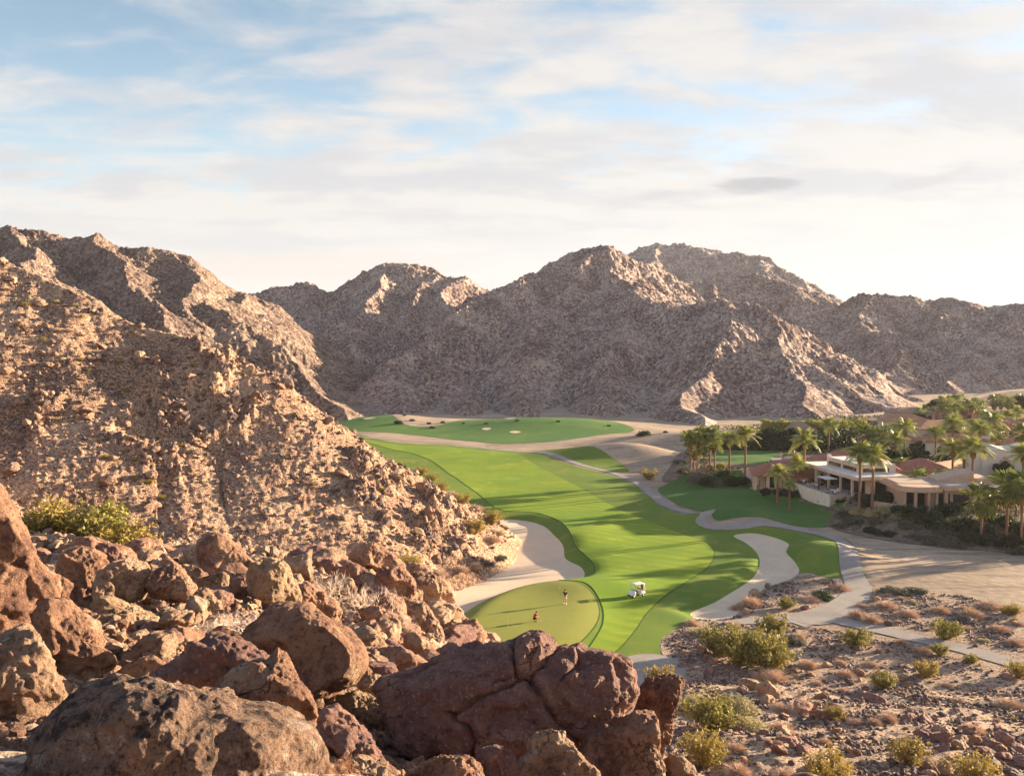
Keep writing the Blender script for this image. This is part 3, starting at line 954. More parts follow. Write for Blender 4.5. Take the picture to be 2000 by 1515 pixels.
def mountain(name, label, chains, az, rr, n, s, seed, mat, gul, amp=1.0, curve=0.0):
    X, Y, A_, R_ = polar_grid(az[0], az[1], n[0], rr[0], rr[1], n[1], False)
    sc = (rr[0] + rr[1]) / 2 / 500.0
    wx = X + 16 * sc * amp * fbm2(X / (90 * sc), Y / (90 * sc), 2, seed + 1); wy = Y + 16 * sc * amp * fbm2(X / (90 * sc), Y / (90 * sc), 2, seed + 2)
    wx = wx + 4 * amp * n2(X / 22, Y / 22, seed + 3); wy = wy + 4 * amp * n2(X / 22, Y / 22, seed + 4)
    H = ridge_field(chains, wx, wy, s, seed, gul, curve)
    up = sstep(0, 25, H)
    H = H + up * (3.2 * amp * (ridged2(X / 46, Y / 46, 3, seed + 5, 0.42) - 0.9) + 1.3 * amp * (ridged2(X / 14, Y / 14, 3, seed + 6) - 1.0))
    H = H + (0.25 + up) * (0.75 * amp * (ridged2(X / 4.6, Y / 4.6, 3, seed + 7) - 1.0))
    b1, b2, idn = worley2(X / 5.0, Y / 5.0, seed)
    H = H + up * np.clip(0.55 - b1, 0, 1) * (idn > 0.55) * 2.2 * amp
    b1, b2, idn = worley2(X / 2.4, Y / 2.4, seed + 1)
    H = H + up * np.clip(0.5 - b1, 0, 1) * (idn > 0.5) * 1.3 * amp
    keep = H > base_valley(X, Y) - 2.5
    o = terrain(name, X, Y, H, mat, keep)
    tag(o, label)
    return o


mountain('mountain', 'broad dark central mountain with a sunlit ridge running down towards the villas', [
    chain((1165, 475, 720), (1140, 482, 712), (1100, 503, 700), (1055, 528, 670), (1010, 552, 640), (965, 575, 610), (900, 625, 560), (830, 690, 500), (775, 750, 450), (735, 805, 405)),
    chain((1165, 475, 720), (1215, 503, 720), (1262, 524, 735), (1330, 542, 765), (1400, 548, 790), (1470, 536, 810), (1540, 552, 800), (1600, 572, 790), (1640, 592, 780)),
    chain((1165, 475, 720), (1185, 530, 660), (1235, 575, 600), (1290, 588, 565), (1350, 592, 545), (1430, 580, 522), (1485, 606, 500), (1530, 646, 478), (1575, 690, 458), (1625, 730, 438), (1690, 775, 420), (1750, 822, 398)),
    chain((1140, 482, 712), (1110, 560, 640), (1060, 650, 540), (1010, 740, 450), (980, 835, 365)),
    chain((1235, 575, 600), (1215, 640, 520), (1200, 720, 440), (1195, 800, 385)),
    chain((1430, 580, 522), (1410, 660, 450), (1390, 750, 390), (1370, 840, 342)),
    chain((1530, 646, 478), (1560, 740, 410), (1570, 830, 355)),
    chain((1010, 552, 640), (940, 640, 560), (890, 740, 460), (850, 830, 372)),
    chain((1400, 548, 790), (1450, 600, 700), (1530, 640, 600), (1600, 690, 520)),
], (-12, 27), (325, 900), (860, 820), 0.62, 11, M['mountain'], (34.0, 0.14, 6.0))

mountain('mountain', 'mountain range on the left catching warm light along its tops', [
    chain((-500, 330, 620), (-300, 400, 580), (-120, 430, 545), (0, 450, 520), (30, 442, 520), (55, 450, 522), (85, 446, 525), (130, 462, 528), (170, 470, 530), (205, 460, 532), (245, 488, 536), (285, 484, 540), (350, 490, 545),
          (385, 497, 545), (410, 515, 543), (440, 542, 542), (480, 566, 545), (512, 574, 560)),
    chain((480, 566, 545), (455, 590, 470), (415, 592, 430), (400, 600, 420)),
    chain((410, 590, 425), (470, 614, 412), (530, 660, 402), (580, 700, 394), (630, 736, 386), (680, 770, 378), (715, 795, 370), (735, 820, 360)),
    chain((205, 460, 532), (235, 540, 450), (300, 620, 380), (340, 700, 320)),
    chain((30, 442, 520), (60, 520, 430), (140, 590, 340)),
    chain((-300, 400, 580), (-260, 470, 450), (-200, 540, 330)),
    chain((350, 490, 545), (365, 550, 470), (350, 600, 410)),
], (-45, -7), (300, 700), (760, 520), 0.66, 23, M['mountain_left'], (30.0, 0.16, 6.0), 0.75)

mountain('mountain', 'rounded mountain at the head of the valley beyond the far turf', [
    chain((300, 600, 800), (440, 580, 790), (512, 574, 785), (540, 558, 800), (590, 553, 815), (620, 560, 820), (655, 566, 822), (690, 552, 825), (725, 530, 828), (765, 517, 830), (815, 513, 830), (850, 527, 825), (880, 545, 815), (915, 542, 805), (945, 560, 795),
          (965, 572, 785), (1010, 590, 770), (1100, 600, 760)),
    chain((765, 517, 830), (735, 570, 740), (690, 620, 660), (665, 700, 560), (660, 780, 470)),
    chain((850, 527, 825), (840, 590, 730), (800, 650, 640), (770, 720, 540), (745, 780, 450)),
    chain((590, 553, 815), (570, 620, 690), (600, 690, 580), (650, 740, 500)),
    chain((915, 542, 805), (900, 600, 720), (860, 660, 640), (820, 730, 540)),
], (-22, 3), (400, 1000), (520, 620), 0.60, 37, M['mountain'], (34.0, 0.22, 11.0))

mountain('mountain', 'dark mountain range on the right behind the villas', [
    chain((1560, 620, 820), (1600, 604, 810), (1640, 592, 790), (1665, 586, 775), (1700, 574, 765), (1735, 571, 760), (1775, 573, 760), (1800, 582, 765), (1840, 586, 770), (1870, 594, 775), (1905, 602, 775), (1940, 592, 765), (1975, 584, 750), (2010, 580, 735),
          (2150, 560, 720), (2400, 560, 720), (2700, 600, 700)),
    chain((1735, 571, 760), (1715, 640, 660), (1740, 710, 570), (1790, 780, 480)),
    chain((1840, 586, 770), (1850, 650, 680), (1830, 700, 610), (1850, 745, 545)),
    chain((1975, 584, 750), (1950, 650, 680), (1905, 700, 620), (1880, 745, 560)),
    chain((2150, 560, 720), (2100, 650, 650), (2050, 720, 590)),
    chain((1640, 592, 790), (1650, 650, 680), (1690, 710, 590)),
    chain((2400, 560, 720), (2330, 660, 640)),
], (15, 47), (430, 950), (640, 560), 0.60, 51, M['mountain'], (34.0, 0.20, 10.0))

mountain('mountain', 'farthest pale peak rising behind the central mountain', [
    chain((1000, 640, 1400), (1150, 520, 1400), (1212, 488, 1400), (1235, 476, 1395), (1290, 474, 1390), (1345, 475, 1390), (1385, 492, 1385), (1430, 500, 1380), (1465, 504, 1370), (1500, 518, 1350), (1555, 545, 1330), (1600, 562, 1310), (1640, 580, 1290),
          (1700, 600, 1280), (1800, 640, 1280)),
    chain((1290, 474, 1390), (1270, 540, 1200), (1280, 580, 1050)),
    chain((1465, 504, 1370), (1440, 560, 1200), (1450, 590, 1050)),
    chain((1385, 492, 1385), (1360, 560, 1200)),
], (3, 27), (1000, 1600), (460, 330), 0.55, 67, M['mountain_far'], (60.0, 0.2, 16.0), 1.5)


# ------------------------------------------------------------------ draped sheets: turf, sand, concrete
def sheet(name, outer, holes, zoff, mat, label, space=1.6, grow=0.0, zf=valley):
    lo, hi = outer.min(0), outer.max(0)
    pts = [tuple(p) for p in outer]; edges = [(i, (i + 1) % len(outer)) for i in range(len(outer))]
    for H_ in holes:
        b = len(pts); pts += [tuple(p) for p in H_]; edges += [(b + i, b + (i + 1) % len(H_)) for i in range(len(H_))]
    # interior points, closer together near the viewer
    ys = [lo[1]]
    while ys[-1] < hi[1]:
        ys.append(ys[-1] + space * max(0.8, ys[-1] / 130.0))
    ip = []
    for k, yy in enumerate(ys):
        st = space * max(0.8, yy / 130.0)
        xs = np.arange(lo[0] + (k % 2) * st * .5, hi[0], st)
        ip.append(np.stack([xs, np.full(len(xs), yy)], 1))
    ip = np.concatenate(ip)
    d = poly_sd(outer, ip[:, 0], ip[:, 1]); ok = d < -0.35
    for H_ in holes:
        ok &= poly_sd(H_, ip[:, 0], ip[:, 1]) > 0.35
    pts += [tuple(p) for p in ip[ok]]
    v, e, f, _, _, _ = geometry.delaunay_2d_cdt([Vector(p) for p in pts], edges, [], 0, 1e-5)
    V = np.array([(p[0], p[1]) for p in v]); F = np.array([t for t in f if len(t) == 3])
    c = V[F].mean(1)
    ok = poly_sd(outer, c[:, 0], c[:, 1]) < 0
    for H_ in holes:
        ok &= poly_sd(H_, c[:, 0], c[:, 1]) > 0
    F = F[ok]
    a = V[F]; ar = (a[:, 1, 0] - a[:, 0, 0]) * (a[:, 2, 1] - a[:, 0, 1]) - (a[:, 1, 1] - a[:, 0, 1]) * (a[:, 2, 0] - a[:, 0, 0])
    F[ar < 0] = F[ar < 0][:, ::-1]
    Z = zf(V[:, 0], V[:, 1]) + zoff
    VV, F = compact(np.column_stack([V, Z]), F)
    o = link(name, mesh_np(name, VV, F, True), mat)
    tag(o, label, kind='structure')
    return o


def offset(poly, d):
    T = np.roll(poly, -1, 0) - np.roll(poly, 1, 0); T /= np.linalg.norm(T, axis=1)[:, None] + 1e-9
    N = np.stack([T[:, 1], -T[:, 0]], 1)
    a = np.sum(poly[:, 0] * np.roll(poly[:, 1], -1) - np.roll(poly[:, 0], -1) * poly[:, 1])
    return poly + N * d * (1 if a > 0 else -1)


sheet('rough_grass', ROUGH, [B1, B2, offset(FAIR, -.12), offset(GREEN, -.12)], 0.04, M['rough'], 'darker rough grass around the fairway, the bunkers and the putting green', 1.7)
COL1 = FAIR
_cf = catmull(FAIR[::3], True, 1.5)


def offset(poly, d):
    T = np.roll(poly, -1, 0) - np.roll(poly, 1, 0); T /= np.linalg.norm(T, axis=1)[:, None] + 1e-9
    N = np.stack([T[:, 1], -T[:, 0]], 1)
    a = np.sum(poly[:, 0] * np.roll(poly[:, 1], -1) - np.roll(poly[:, 0], -1) * poly[:, 1])
    return poly + N * d * (1 if a > 0 else -1)


sheet('grass_collar', offset(FAIR, 0.13), [offset(FAIR, -.05)], 0.075, M['collar'], 'thin dark collar of longer grass outlining the fairway', 2.4)
sheet('fairway', FAIR, [], 0.095, M['fairway'], 'bright green mown fairway crossed by long palm shadows', 1.7)
sheet('grass_collar', offset(GREEN, 0.16), [offset(GREEN, -.06)], 0.11, M['collar'], 'thin dark collar of longer grass around the putting green', 2.0)
sheet('putting_green', GREEN, [], 0.135, M['green'], 'smooth olive putting green with two golfers on it', 1.3)
sheet('sand_bunker', B1, [], 0.05, M['sand'], 'large pale sand bunker at the foot of the sunlit hill', 1.0)
sheet('sand_bunker', B2, [], 0.05, M['sand'], 'curving pale sand bunker between the fairway and the cart path', 1.0)
sheet('sand_patch', TEE, [], 0.06, M['path'], 'round patch of grey sand behind the split boulder', 1.5)
FB = [flat([(984, 835.5), (996, 834.3), (1008, 835.5), (996, 837)], step=2), flat([(994, 849.5), (1006, 848.3), (1018, 849.5), (1006, 851)], step=2), flat([(940, 845.5), (950, 844.5), (960, 845.5), (950, 847)], step=2), flat([(708, 830), (722, 829), (734, 830.5), (718, 832)], step=2)]
for b_, t_ in zip(FB, ['upper right', 'lower right', 'middle', 'left']):
    sheet('sand_bunker', b_, [], 0.14, M['sand'], 'tiny pale bunker in the far turf, the %s one' % t_, 2)
sheet('far_turf', FAR, [], 0.06, M['lawn_far'], 'green turf at the foot of the mountains', 3.5)
sheet('lawn', LAWN, [], 0.06, M['lawn'], 'shaded lawn between the cart path and the villas', 2.0)
sheet('lawn', LAWN2, [], 0.06, M['lawn'], 'small lawn beneath the palms in front of the dark hedge', 2.0)
sheet('lawn', VERGE, [], 0.07, M['lawn'], 'narrow grass verge on the outer side of the cart path', 0.8)
sheet('rough_grass', PATCHR, [], 0.05, M['rough'], 'thin strip of grass beyond the far end of the cart path', 1.8)
sheet('cart_path', PATH, [COURT], 0.10, M['path'], 'pale concrete cart path curving round the fairway', 1.2)
sheet('cart_path', PATH2, [COURT], 0.105, M['path'], 'pale concrete cart path crossing the rocky desert to the right edge', 1.2)
sheet('cart_path', COURT, [], 0.115, M['path'], 'widened concrete junction of the cart paths', 1.0)
# gravelly desert, garden soil and bank, draped on the floor
GRAV = flat([(1292, 1253), (1312, 1236), (1346, 1213), (1372, 1199), (1430, 1198), (1470, 1166), (1504, 1137), (1562, 1116), (1604, 1126), (1648, 1131), (1656, 1150), (1676, 1152), (1690, 1140), (1760, 1148), (1850, 1160), (1950, 1182),
             (2100, 1215), (2500, 1300), (2500, 1640), (1345, 1640), (1345, 1330), (1320, 1300), (1298, 1285)], step=2)
GARDEN = offset(BENCH, 0.5)
sheet('desert_ground', GRAV, [PATH2, COURT], 0.03, M['desert'], 'stony desert ground below and around the cart paths', 1.5)
sheet('garden_soil', GARDEN, [LAWN2], 0.05, M['embank'], 'dark planted soil around the villas', 5.0)
sheet('embankment', EMB, [], 0.09, M['embank'], 'shrubby earth bank between the villas and the sandy wash', 2.5)
# ------------------------------------------------------------------ boulders
_ICO = {}


def ico(n):
    if n not in _ICO:
        bm = bmesh.new(); bmesh.ops.create_icosphere(bm, subdivisions=n, radius=1.0)
        V = np.array([v.co[:] for v in bm.verts]); F = np.array([[v.index for v in f.verts] for f in bm.faces])
        bm.free(); V /= np.linalg.norm(V, axis=1)[:, None]
        _ICO[n] = (V, F)
    return _ICO[n]


def facet_radius(D, rng, n=14, lo=0.72, hi=1.05, p=14.0):
    N = rng.normal(size=(n, 3)); N /= np.linalg.norm(N, axis=1)[:, None]
    d = rng.uniform(lo, hi, n)
    q = np.clip(D @ N.T / d, 0, None)
    return (np.sum(q ** p, 1) + 0.92 ** p * 0.05 + 1e-9) ** (-1.0 / p)


def rock_shape(seed, sub=4, n=14, size=(1, 1, 0.8), rough=0.10, p=14.0, lo=0.72):
    rng = np.random.RandomState(seed)
    D, F = ico(sub)
    r = np.minimum(facet_radius(D, rng, n, lo, 1.05, p), 1.5)
    V = D * r[:, None]
    s = float(seed % 91)
    K = 12; sd_ = D[rng.randint(0, len(D), K)]; hk = rng.uniform(-.09, .09, K); dr = rng.normal(size=(K, 3)) * .14
    DD = np.stack([np.linalg.norm(D - q, axis=1) for q in sd_], 1); DD -= DD.min(1)[:, None]; W = np.exp(-DD * 22)
    V = V * (1 + np.sum(W * (hk + np.stack([(D - sd_[i]) @ dr[i] for i in range(K)], 1)), 1) / W.sum(1))[:, None]
    V = V * (1 + rough * fbm3(D * 2.1 + s, 3, 1) + rough * 0.5 * fbm3(D * 7 + s, 2, 3))[:, None]
    return V * np.array(size), F


def ray_radius(poly, th):
    """distance from the origin to a star-shaped outline at each angle"""
    r = np.zeros(th.shape)
    dx, dy = np.cos(th), np.sin(th)
    n = len(poly)
    for i in range(n):
        a = poly[i]; e = poly[(i + 1) % n] - a
        den = dx * e[1] - dy * e[0]
        den = np.where(np.abs(den) < 1e-9, 1e-9, den)
        t = (a[0] * e[1] - a[1] * e[0]) / den
        u = (a[0] * dy - a[1] * dx) / den
        ok = (t > 0) & (u >= -1e-6) & (u <= 1 + 1e-6)
        r = np.where(ok & (t > r), t, r)
    return np.where(r <= 0, np.median(r), r)


def hero(px, D, mat, label, thick=0.8, sub=6, seed=0, cracks=(), centre=None, facets=9, rough=0.06, group=None, exp=3.2, crag=0.8, facet=1.0, name='boulder', cat='boulder'):
    """a boulder whose measured face spans the given outline; real size at its own distance, as deep as it is wide"""
    px = np.array(px, float)
    O = at(px[:, 0].mean(), px[:, 1].mean(), D) if centre is None else at(centre[0], centre[1], D)
    f = Vector((O[0], O[1], O[2] - CAM_Z)).normalized()
    rt = f.cross(Vector((0, 0, 1))).normalized(); up = rt.cross(f).normalized()
    f, rt, up = np.array(f), np.array(rt), np.array(up)
    def proj(q):
        P = at(q[:, 0], q[:, 1], D) - np.array([0, 0, CAM_Z])
        c = O - np.array([0, 0, CAM_Z]); L = np.linalg.norm(c)
        P = P / (P @ f)[:, None] * L - c
        return np.stack([P @ rt, P @ up], 1)
    O2 = proj(px)
    O2 = catmull(O2, True, 0.12 * np.ptp(O2[:, 0]))
    rng = np.random.RandomState(seed + 5)
    Dv, F = ico(sub)
    th = np.arctan2(Dv[:, 1], Dv[:, 0])
    Rr = ray_radius(O2, th)
    c = np.sqrt(Dv[:, 0] ** 2 + Dv[:, 1] ** 2); w = np.abs(Dv[:, 2])
    k = (c ** exp + w ** exp) ** (-1.0 / exp)
    wid = 0.5 * min(np.ptp(O2[:, 0]), np.ptp(O2[:, 1]) * 1.6)
    T = thick * wid
    # break the front and back into flat facets
    N = rng.normal(size=(facets, 3)); N[:, 2] = np.sign(N[:, 2]) * (0.6 + np.abs(N[:, 2])); N /= np.linalg.norm(N, axis=1)[:, None]
    dd = rng.uniform(0.58, 0.95, facets)
    Q = np.stack([Dv[:, 0] * k, Dv[:, 1] * k, Dv[:, 2] * k], 1)
    cut = np.clip(np.max(Q @ N.T / dd, axis=1), 1.0, None)
    zc = Dv[:, 2] * k * T / cut
    inn = 1.0 - (1.0 - 1.0 / cut) * 0.25 * (w * k)
    U = Rr * c * k * np.cos(th) * inn; Vv = Rr * c * k * np.sin(th) * inn
    # front is -f direction
    P = O + U[:, None] * rt + Vv[:, None] * up - zc[:, None] * f
    nrm = (Dv[:, 0] / max(np.ptp(O2[:, 0]), .1))[:, None] * rt + (Dv[:, 1] / max(np.ptp(O2[:, 1]), .1))[:, None] * up - (Dv[:, 2] / (2 * T))[:, None] * f
    nrm /= np.linalg.norm(nrm, axis=1)[:, None]
    sc = wid
    s = seed * 1.37
    disp = rough * sc * fbm3(P / (0.9 * sc) + s, 3, 11)
    # broken faces: each patch of the surface is tilted and set back on its own
    K = 22
    sd_ = P[rng.randint(0, len(P), K)] + rng.normal(size=(K, 3)) * .08 * sc
    dr = rng.normal(size=(K, 3)) * .16; hk = rng.uniform(-.055, .055, K) * sc
    wsum = 0; ds = 0
    Pw = P + .05 * sc * np.stack([n3(P / (.22 * sc) + s, 31), n3(P / (.22 * sc) + s, 32), n3(P / (.22 * sc) + s, 33)], 1)
    DD = np.stack([np.linalg.norm(Pw - sd_[i], axis=1) for i in range(K)], 1); DD -= DD.min(1)[:, None]
    for i in range(K):
        w_ = np.exp(-DD[:, i] * 34 / sc); wsum = wsum + w_; ds = ds + w_ * (hk[i] + (P - sd_[i]) @ dr[i])
    disp = disp + facet * ds / wsum
    disp += crag * 0.060 * sc * (1 - 2 * np.abs(fbm3(P / (0.32 * sc) + s, 3, 13)))
    disp += crag * 0.028 * sc * fbm3(P / (0.10 * sc) + s, 3, 17)
    disp += 0.010 * min(sc, 0.8) * fbm3(P / 0.05 + s, 2, 19)
    for cr in cracks:
        cp = proj(np.array(cr[1], float)); cr = (cr[0] * 1.25, cr[1])
        wob = 0.035 * sc * np.stack([n3(P / (0.13 * sc), 5), n3(P / (0.13 * sc), 6)], 1)
        q = np.stack([U, Vv], 1) + wob
        best = np.full(len(q), 9e9)
        for i in range(len(cp) - 1):
            a, e = cp[i], cp[i + 1] - cp[i]
            t = np.clip(((q - a) @ e) / (e @ e), 0, 1)
            best = np.minimum(best, np.linalg.norm(q - a - t[:, None] * e, axis=1))
        ww = cr[0]
        disp -= (Dv[:, 2] > -0.2) * (ww * 2.6 * np.exp(-np.abs(best / (ww * .62)) ** 1.3) + ww * 0.55 * np.exp(-(best / (ww * 4)) ** 2))
    P = P + nrm * disp[:, None]
    base = O
    o = link(name, mesh_np(name, P - base, F, True), mat, None, tuple(base))
    tag(o, label, cat, group)
    return o


GB = 'big foreground boulders'
HEROES = [
    # outline, distance, material, label, options
    ([(-160, 890), (-40, 925), (0, 950), (35, 1000), (60, 1048), (70, 1085), (95, 1116), (110, 1150), (108, 1178), (86, 1192), (76, 1226), (30, 1250), (-60, 1262), (-170, 1260)], 14, 'r_red',
     'tall rust-brown boulder cut by the left edge of the photo', dict(thick=.9)),
    ([(98, 1120), (120, 1128), (146, 1141), (138, 1158), (126, 1172), (100, 1176), (85, 1150)], 14.6, 'r_red', 'small pointed rock jutting from the side of the tall left boulder', dict(sub=5, centre=(108, 1150))),
    ([(72, 1190), (100, 1172), (128, 1170), (152, 1190), (170, 1206), (188, 1218), (196, 1248), (194, 1262), (220, 1278), (224, 1300), (190, 1322), (140, 1345), (96, 1325), (60, 1260)], 12.4, 'r_red',
     'rounded rust boulder leaning on the foot of the tall left boulder', dict(thick=.8)),
    ([(-150, 1250), (0, 1246), (50, 1228), (72, 1240), (84, 1275), (104, 1302), (122, 1325), (128, 1358), (84, 1396), (40, 1418), (0, 1428), (-150, 1440)], 9.5, 'r_tan',
     'orange-lit boulder at the left edge below the tall boulder', dict(thick=.9)),
    ([(10, 1560), (40, 1490), (66, 1440), (92, 1402), (130, 1372), (182, 1342), (232, 1327), (290, 1325), (345, 1330), (402, 1336), (452, 1352), (520, 1374), (572, 1394), (608, 1416), (626, 1452), (628, 1500), (624, 1580), (600, 1680), (300, 1720), (60, 1680)], 6.4, 'r_mottled',
     'large mottled boulder nearest the viewer with dark blotches and a pale middle', dict(thick=.8, sub=8, crag=.5, rough=.035, facets=4, exp=2.1, facet=.45)),
    ([(298, 1326), (345, 1292), (398, 1257), (430, 1242), (468, 1250), (504, 1274), (522, 1290), (520, 1330), (540, 1378), (480, 1372), (400, 1352)], 8.2, 'r_dark',
     'dark shaded boulder behind the mottled boulder', dict(thick=.7)),
    ([(432, 1340), (470, 1305), (506, 1284), (540, 1278), (568, 1298), (590, 1338), (606, 1370), (606, 1420), (560, 1425), (500, 1398), (440, 1365)], 7.2, 'r_red',
     'rough rust boulder resting against the right end of the mottled boulder', dict(thick=.7)),
    ([(468, 1246), (500, 1206), (528, 1180), (562, 1177), (604, 1186), (650, 1213), (692, 1246), (714, 1282), (708, 1312), (690, 1334), (650, 1350), (612, 1372), (580, 1345), (520, 1290)], 13, 'r_red',
     'smooth tan pyramid-shaped boulder in the middle of the rocks', dict(thick=1.0, crag=.25, rough=.03, sub=7, facets=8, exp=2.0)),
    ([(108, 1122), (134, 1076), (160, 1067), (198, 1084), (213, 1100), (200, 1130), (188, 1162), (166, 1196), (142, 1180), (126, 1150)], 24, 'r_red', 'dark-sided block boulder right of the tall left boulder', dict(facets=8)),
    ([(186, 1152), (198, 1112), (224, 1096), (256, 1094), (284, 1108), (291, 1134), (286, 1160), (262, 1176), (232, 1176), (205, 1168)], 23, 'r_tan', 'rounded tan boulder next to the dark-sided block boulder', dict()),
    ([(190, 1070), (215, 1063), (236, 1078), (246, 1095), (225, 1100), (200, 1092)], 26, 'r_dark', 'small dark boulder on top of the rocks below the green bushes', dict(sub=5)),
    ([(286, 1138), (308, 1110), (340, 1106), (366, 1124), (382, 1152), (372, 1172), (330, 1170), (292, 1164)], 23, 'r_red', 'round reddish boulder in the centre of the left rock pile', dict()),
    ([(360, 1106), (385, 1108), (402, 1126), (400, 1140), (382, 1146), (362, 1132)], 26, 'r_tan', 'small rounded rock between the reddish boulder and the wedge', dict(sub=5)),
    ([(386, 1076), (398, 1046), (420, 1040), (442, 1048), (480, 1082), (510, 1104), (522, 1122), (492, 1136), (456, 1140), (420, 1130), (396, 1112)], 34, 'r_red', 'tall wedge boulder standing up at the back of the rock pile', dict(thick=.9, crag=.3)),
    ([(494, 1102), (528, 1090), (560, 1106), (580, 1136), (584, 1172), (560, 1188), (524, 1176), (492, 1156), (482, 1132)], 25, 'r_pale', 'pale sunlit boulder behind the pyramid-shaped boulder', dict()),
    ([(180, 1180), (212, 1168), (250, 1180), (290, 1200), (316, 1216), (322, 1242), (290, 1256), (240, 1252), (200, 1226)], 20, 'r_pale', 'low pale boulder at the front of the left rock pile', dict(crag=.9)),
    ([(180, 1150), (215, 1138), (222, 1158), (206, 1172), (184, 1172)], 22, 'r_tan', 'small knobbly rock below the rounded tan boulder', dict(sub=5)),
    ([(398, 1140), (430, 1118), (448, 1126), (440, 1148), (418, 1160), (400, 1156)], 26, 'r_pale', 'pale angular rock at the foot of the tall wedge boulder', dict(sub=5)),
    ([(372, 1172), (398, 1150), (420, 1162), (432, 1184), (412, 1192), (380, 1190)], 23, 'r_tan', 'split tan rock beside the dry branches', dict(sub=5)),
    ([(205, 1335), (236, 1308), (280, 1284), (322, 1290), (330, 1306), (300, 1325), (250, 1340)], 10, 'r_red', 'low rust rock tucked behind the crest of the mottled boulder', dict(sub=5)),
    ([(592, 1136), (612, 1100), (638, 1088), (664, 1104), (668, 1124), (640, 1138), (610, 1144)], 38, 'r_dark', 'dark rounded boulder on the skyline left of the twin blocks', dict(sub=6)),
    ([(664, 1088), (680, 1066), (716, 1061), (746, 1067), (772, 1086), (782, 1106), (752, 1116), (700, 1108)], 42, 'r_red', 'highest flat-topped boulder of the middle rock pile', dict(sub=6)),
    ([(640, 1120), (672, 1096), (700, 1104), (712, 1120), (690, 1136), (655, 1140)], 39, 'r_dark', 'dark slab under the flat-topped boulder', dict(sub=5)),
    ([(684, 1150), (700, 1126), (724, 1130), (740, 1156), (744, 1180), (716, 1190), (690, 1178)], 33, 'r_dark', 'dark oval boulder between two pale dry shrubs', dict(sub=6)),
    ([(732, 1132), (750, 1108), (784, 1106), (802, 1126), (812, 1152), (802, 1180), (782, 1192), (756, 1172), (736, 1152)], 33, 'r_red', 'large reddish block boulder above the putting green', dict(sub=6)),
    ([(800, 1124), (834, 1120), (856, 1136), (860, 1160), (854, 1186), (830, 1180), (806, 1158)], 36, 'r_tan', 'squared tan boulder on the edge above the large bunker', dict(sub=6)),
    ([(560, 1150), (600, 1140), (640, 1166), (668, 1196), (650, 1216), (604, 1196), (570, 1180)], 27, 'r_red', 'slanting slab below the dark oval boulder', dict(sub=6)),
    ([(784, 1186), (806, 1172), (836, 1188), (856, 1220), (868, 1262), (858, 1282), (836, 1268), (806, 1236), (786, 1210)], 30, 'r_tan', 'upright split slab facing the putting green', dict(sub=6, crag=.9)),
    ([(668, 1236), (690, 1222), (730, 1244), (768, 1270), (786, 1298), (756, 1304), (706, 1278), (680, 1256)], 21, 'r_tan', 'long leaning slab right of the pyramid-shaped boulder', dict(sub=6)),
    ([(858, 1200), (884, 1184), (912, 1208), (946, 1246), (950, 1266), (916, 1272), (880, 1258), (862, 1232)], 37, 'r_tan', 'jagged tan outcrop boulder at the lip above the flagstick', dict(sub=6, crag=1.0)),
    ([(700, 1190), (740, 1186), (770, 1200), (780, 1226), (750, 1240), (716, 1222)], 28, 'r_red', 'low boulder under the largest pale dry shrub', dict(sub=6)),
    ([(790, 1240), (812, 1236), (836, 1262), (850, 1290), (826, 1302), (800, 1280)], 25, 'r_tan', 'narrow tan slab above the split boulder', dict(sub=5)),
    ([(655, 1362), (700, 1350), (742, 1368), (764, 1410), (748, 1440), (700, 1420), (668, 1394)], 13, 'r_pale', 'pale crumbling rock left of the split boulder', dict(sub=6, crag=.9)),
    ([(610, 1420), (640, 1386), (684, 1392), (712, 1432), (756, 1480), (780, 1530), (700, 1580), (630, 1560)], 10, 'r_dark', 'shaded grey-brown rock in the hollow left of the split boulder', dict(sub=6, rough=.08)),
    ([(700, 1330), (740, 1318), (752, 1340), (748, 1370), (716, 1366)], 14.5, 'r_tan', 'small tan rock beside the left tip of the split boulder', dict(sub=5)),
    ([(1236, 1410), (1246, 1360), (1262, 1328), (1290, 1324), (1332, 1330), (1330, 1362), (1314, 1400), (1304, 1450), (1290, 1490), (1262, 1490)], 12.8, 'r_red', 'craggy red-brown boulder standing behind the right end of the split boulder', dict(sub=7, crag=1.1)),
    ([(1126, 1480), (1150, 1446), (1206, 1408), (1240, 1392), (1268, 1400), (1280, 1440), (1292, 1484), (1300, 1540), (1220, 1600), (1136, 1570)], 11, 'r_red', 'rounded rust boulder under the right side of the split boulder', dict(sub=7, crag=.7)),
    ([(1008, 1510), (1026, 1466), (1046, 1436), (1064, 1426), (1106, 1444), (1140, 1480), (1168, 1520), (1160, 1620), (1010, 1620)], 9, 'r_tan', 'pointed tan rock at the bottom edge in front of the split boulder', dict(sub=7, crag=.8)),
    ([(780, 1540), (826, 1497), (870, 1484), (906, 1480), (932, 1494), (944, 1540), (900, 1620), (800, 1610)], 8.4, 'r_red', 'low rough rock at the bottom edge under the left part of the split boulder', dict(sub=7, crag=.9)),
    ([(922, 1500), (938, 1468), (974, 1456), (1002, 1474), (1014, 1516), (1004, 1600), (930, 1600)], 8.8, 'r_dark', 'dark lumpy rock between the two rocks at the bottom edge', dict(sub=6, crag=.8)),
    ([(1270, 1540), (1284, 1496), (1304, 1478), (1344, 1490), (1366, 1518), (1364, 1600), (1274, 1600)], 11, 'r_tan', 'tan rock at the bottom edge below the craggy boulder', dict(sub=6, crag=.8)),
]
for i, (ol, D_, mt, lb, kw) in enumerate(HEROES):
    hero(ol, D_, M[mt], lb, seed=i * 7 + 3, group=GB, **kw)

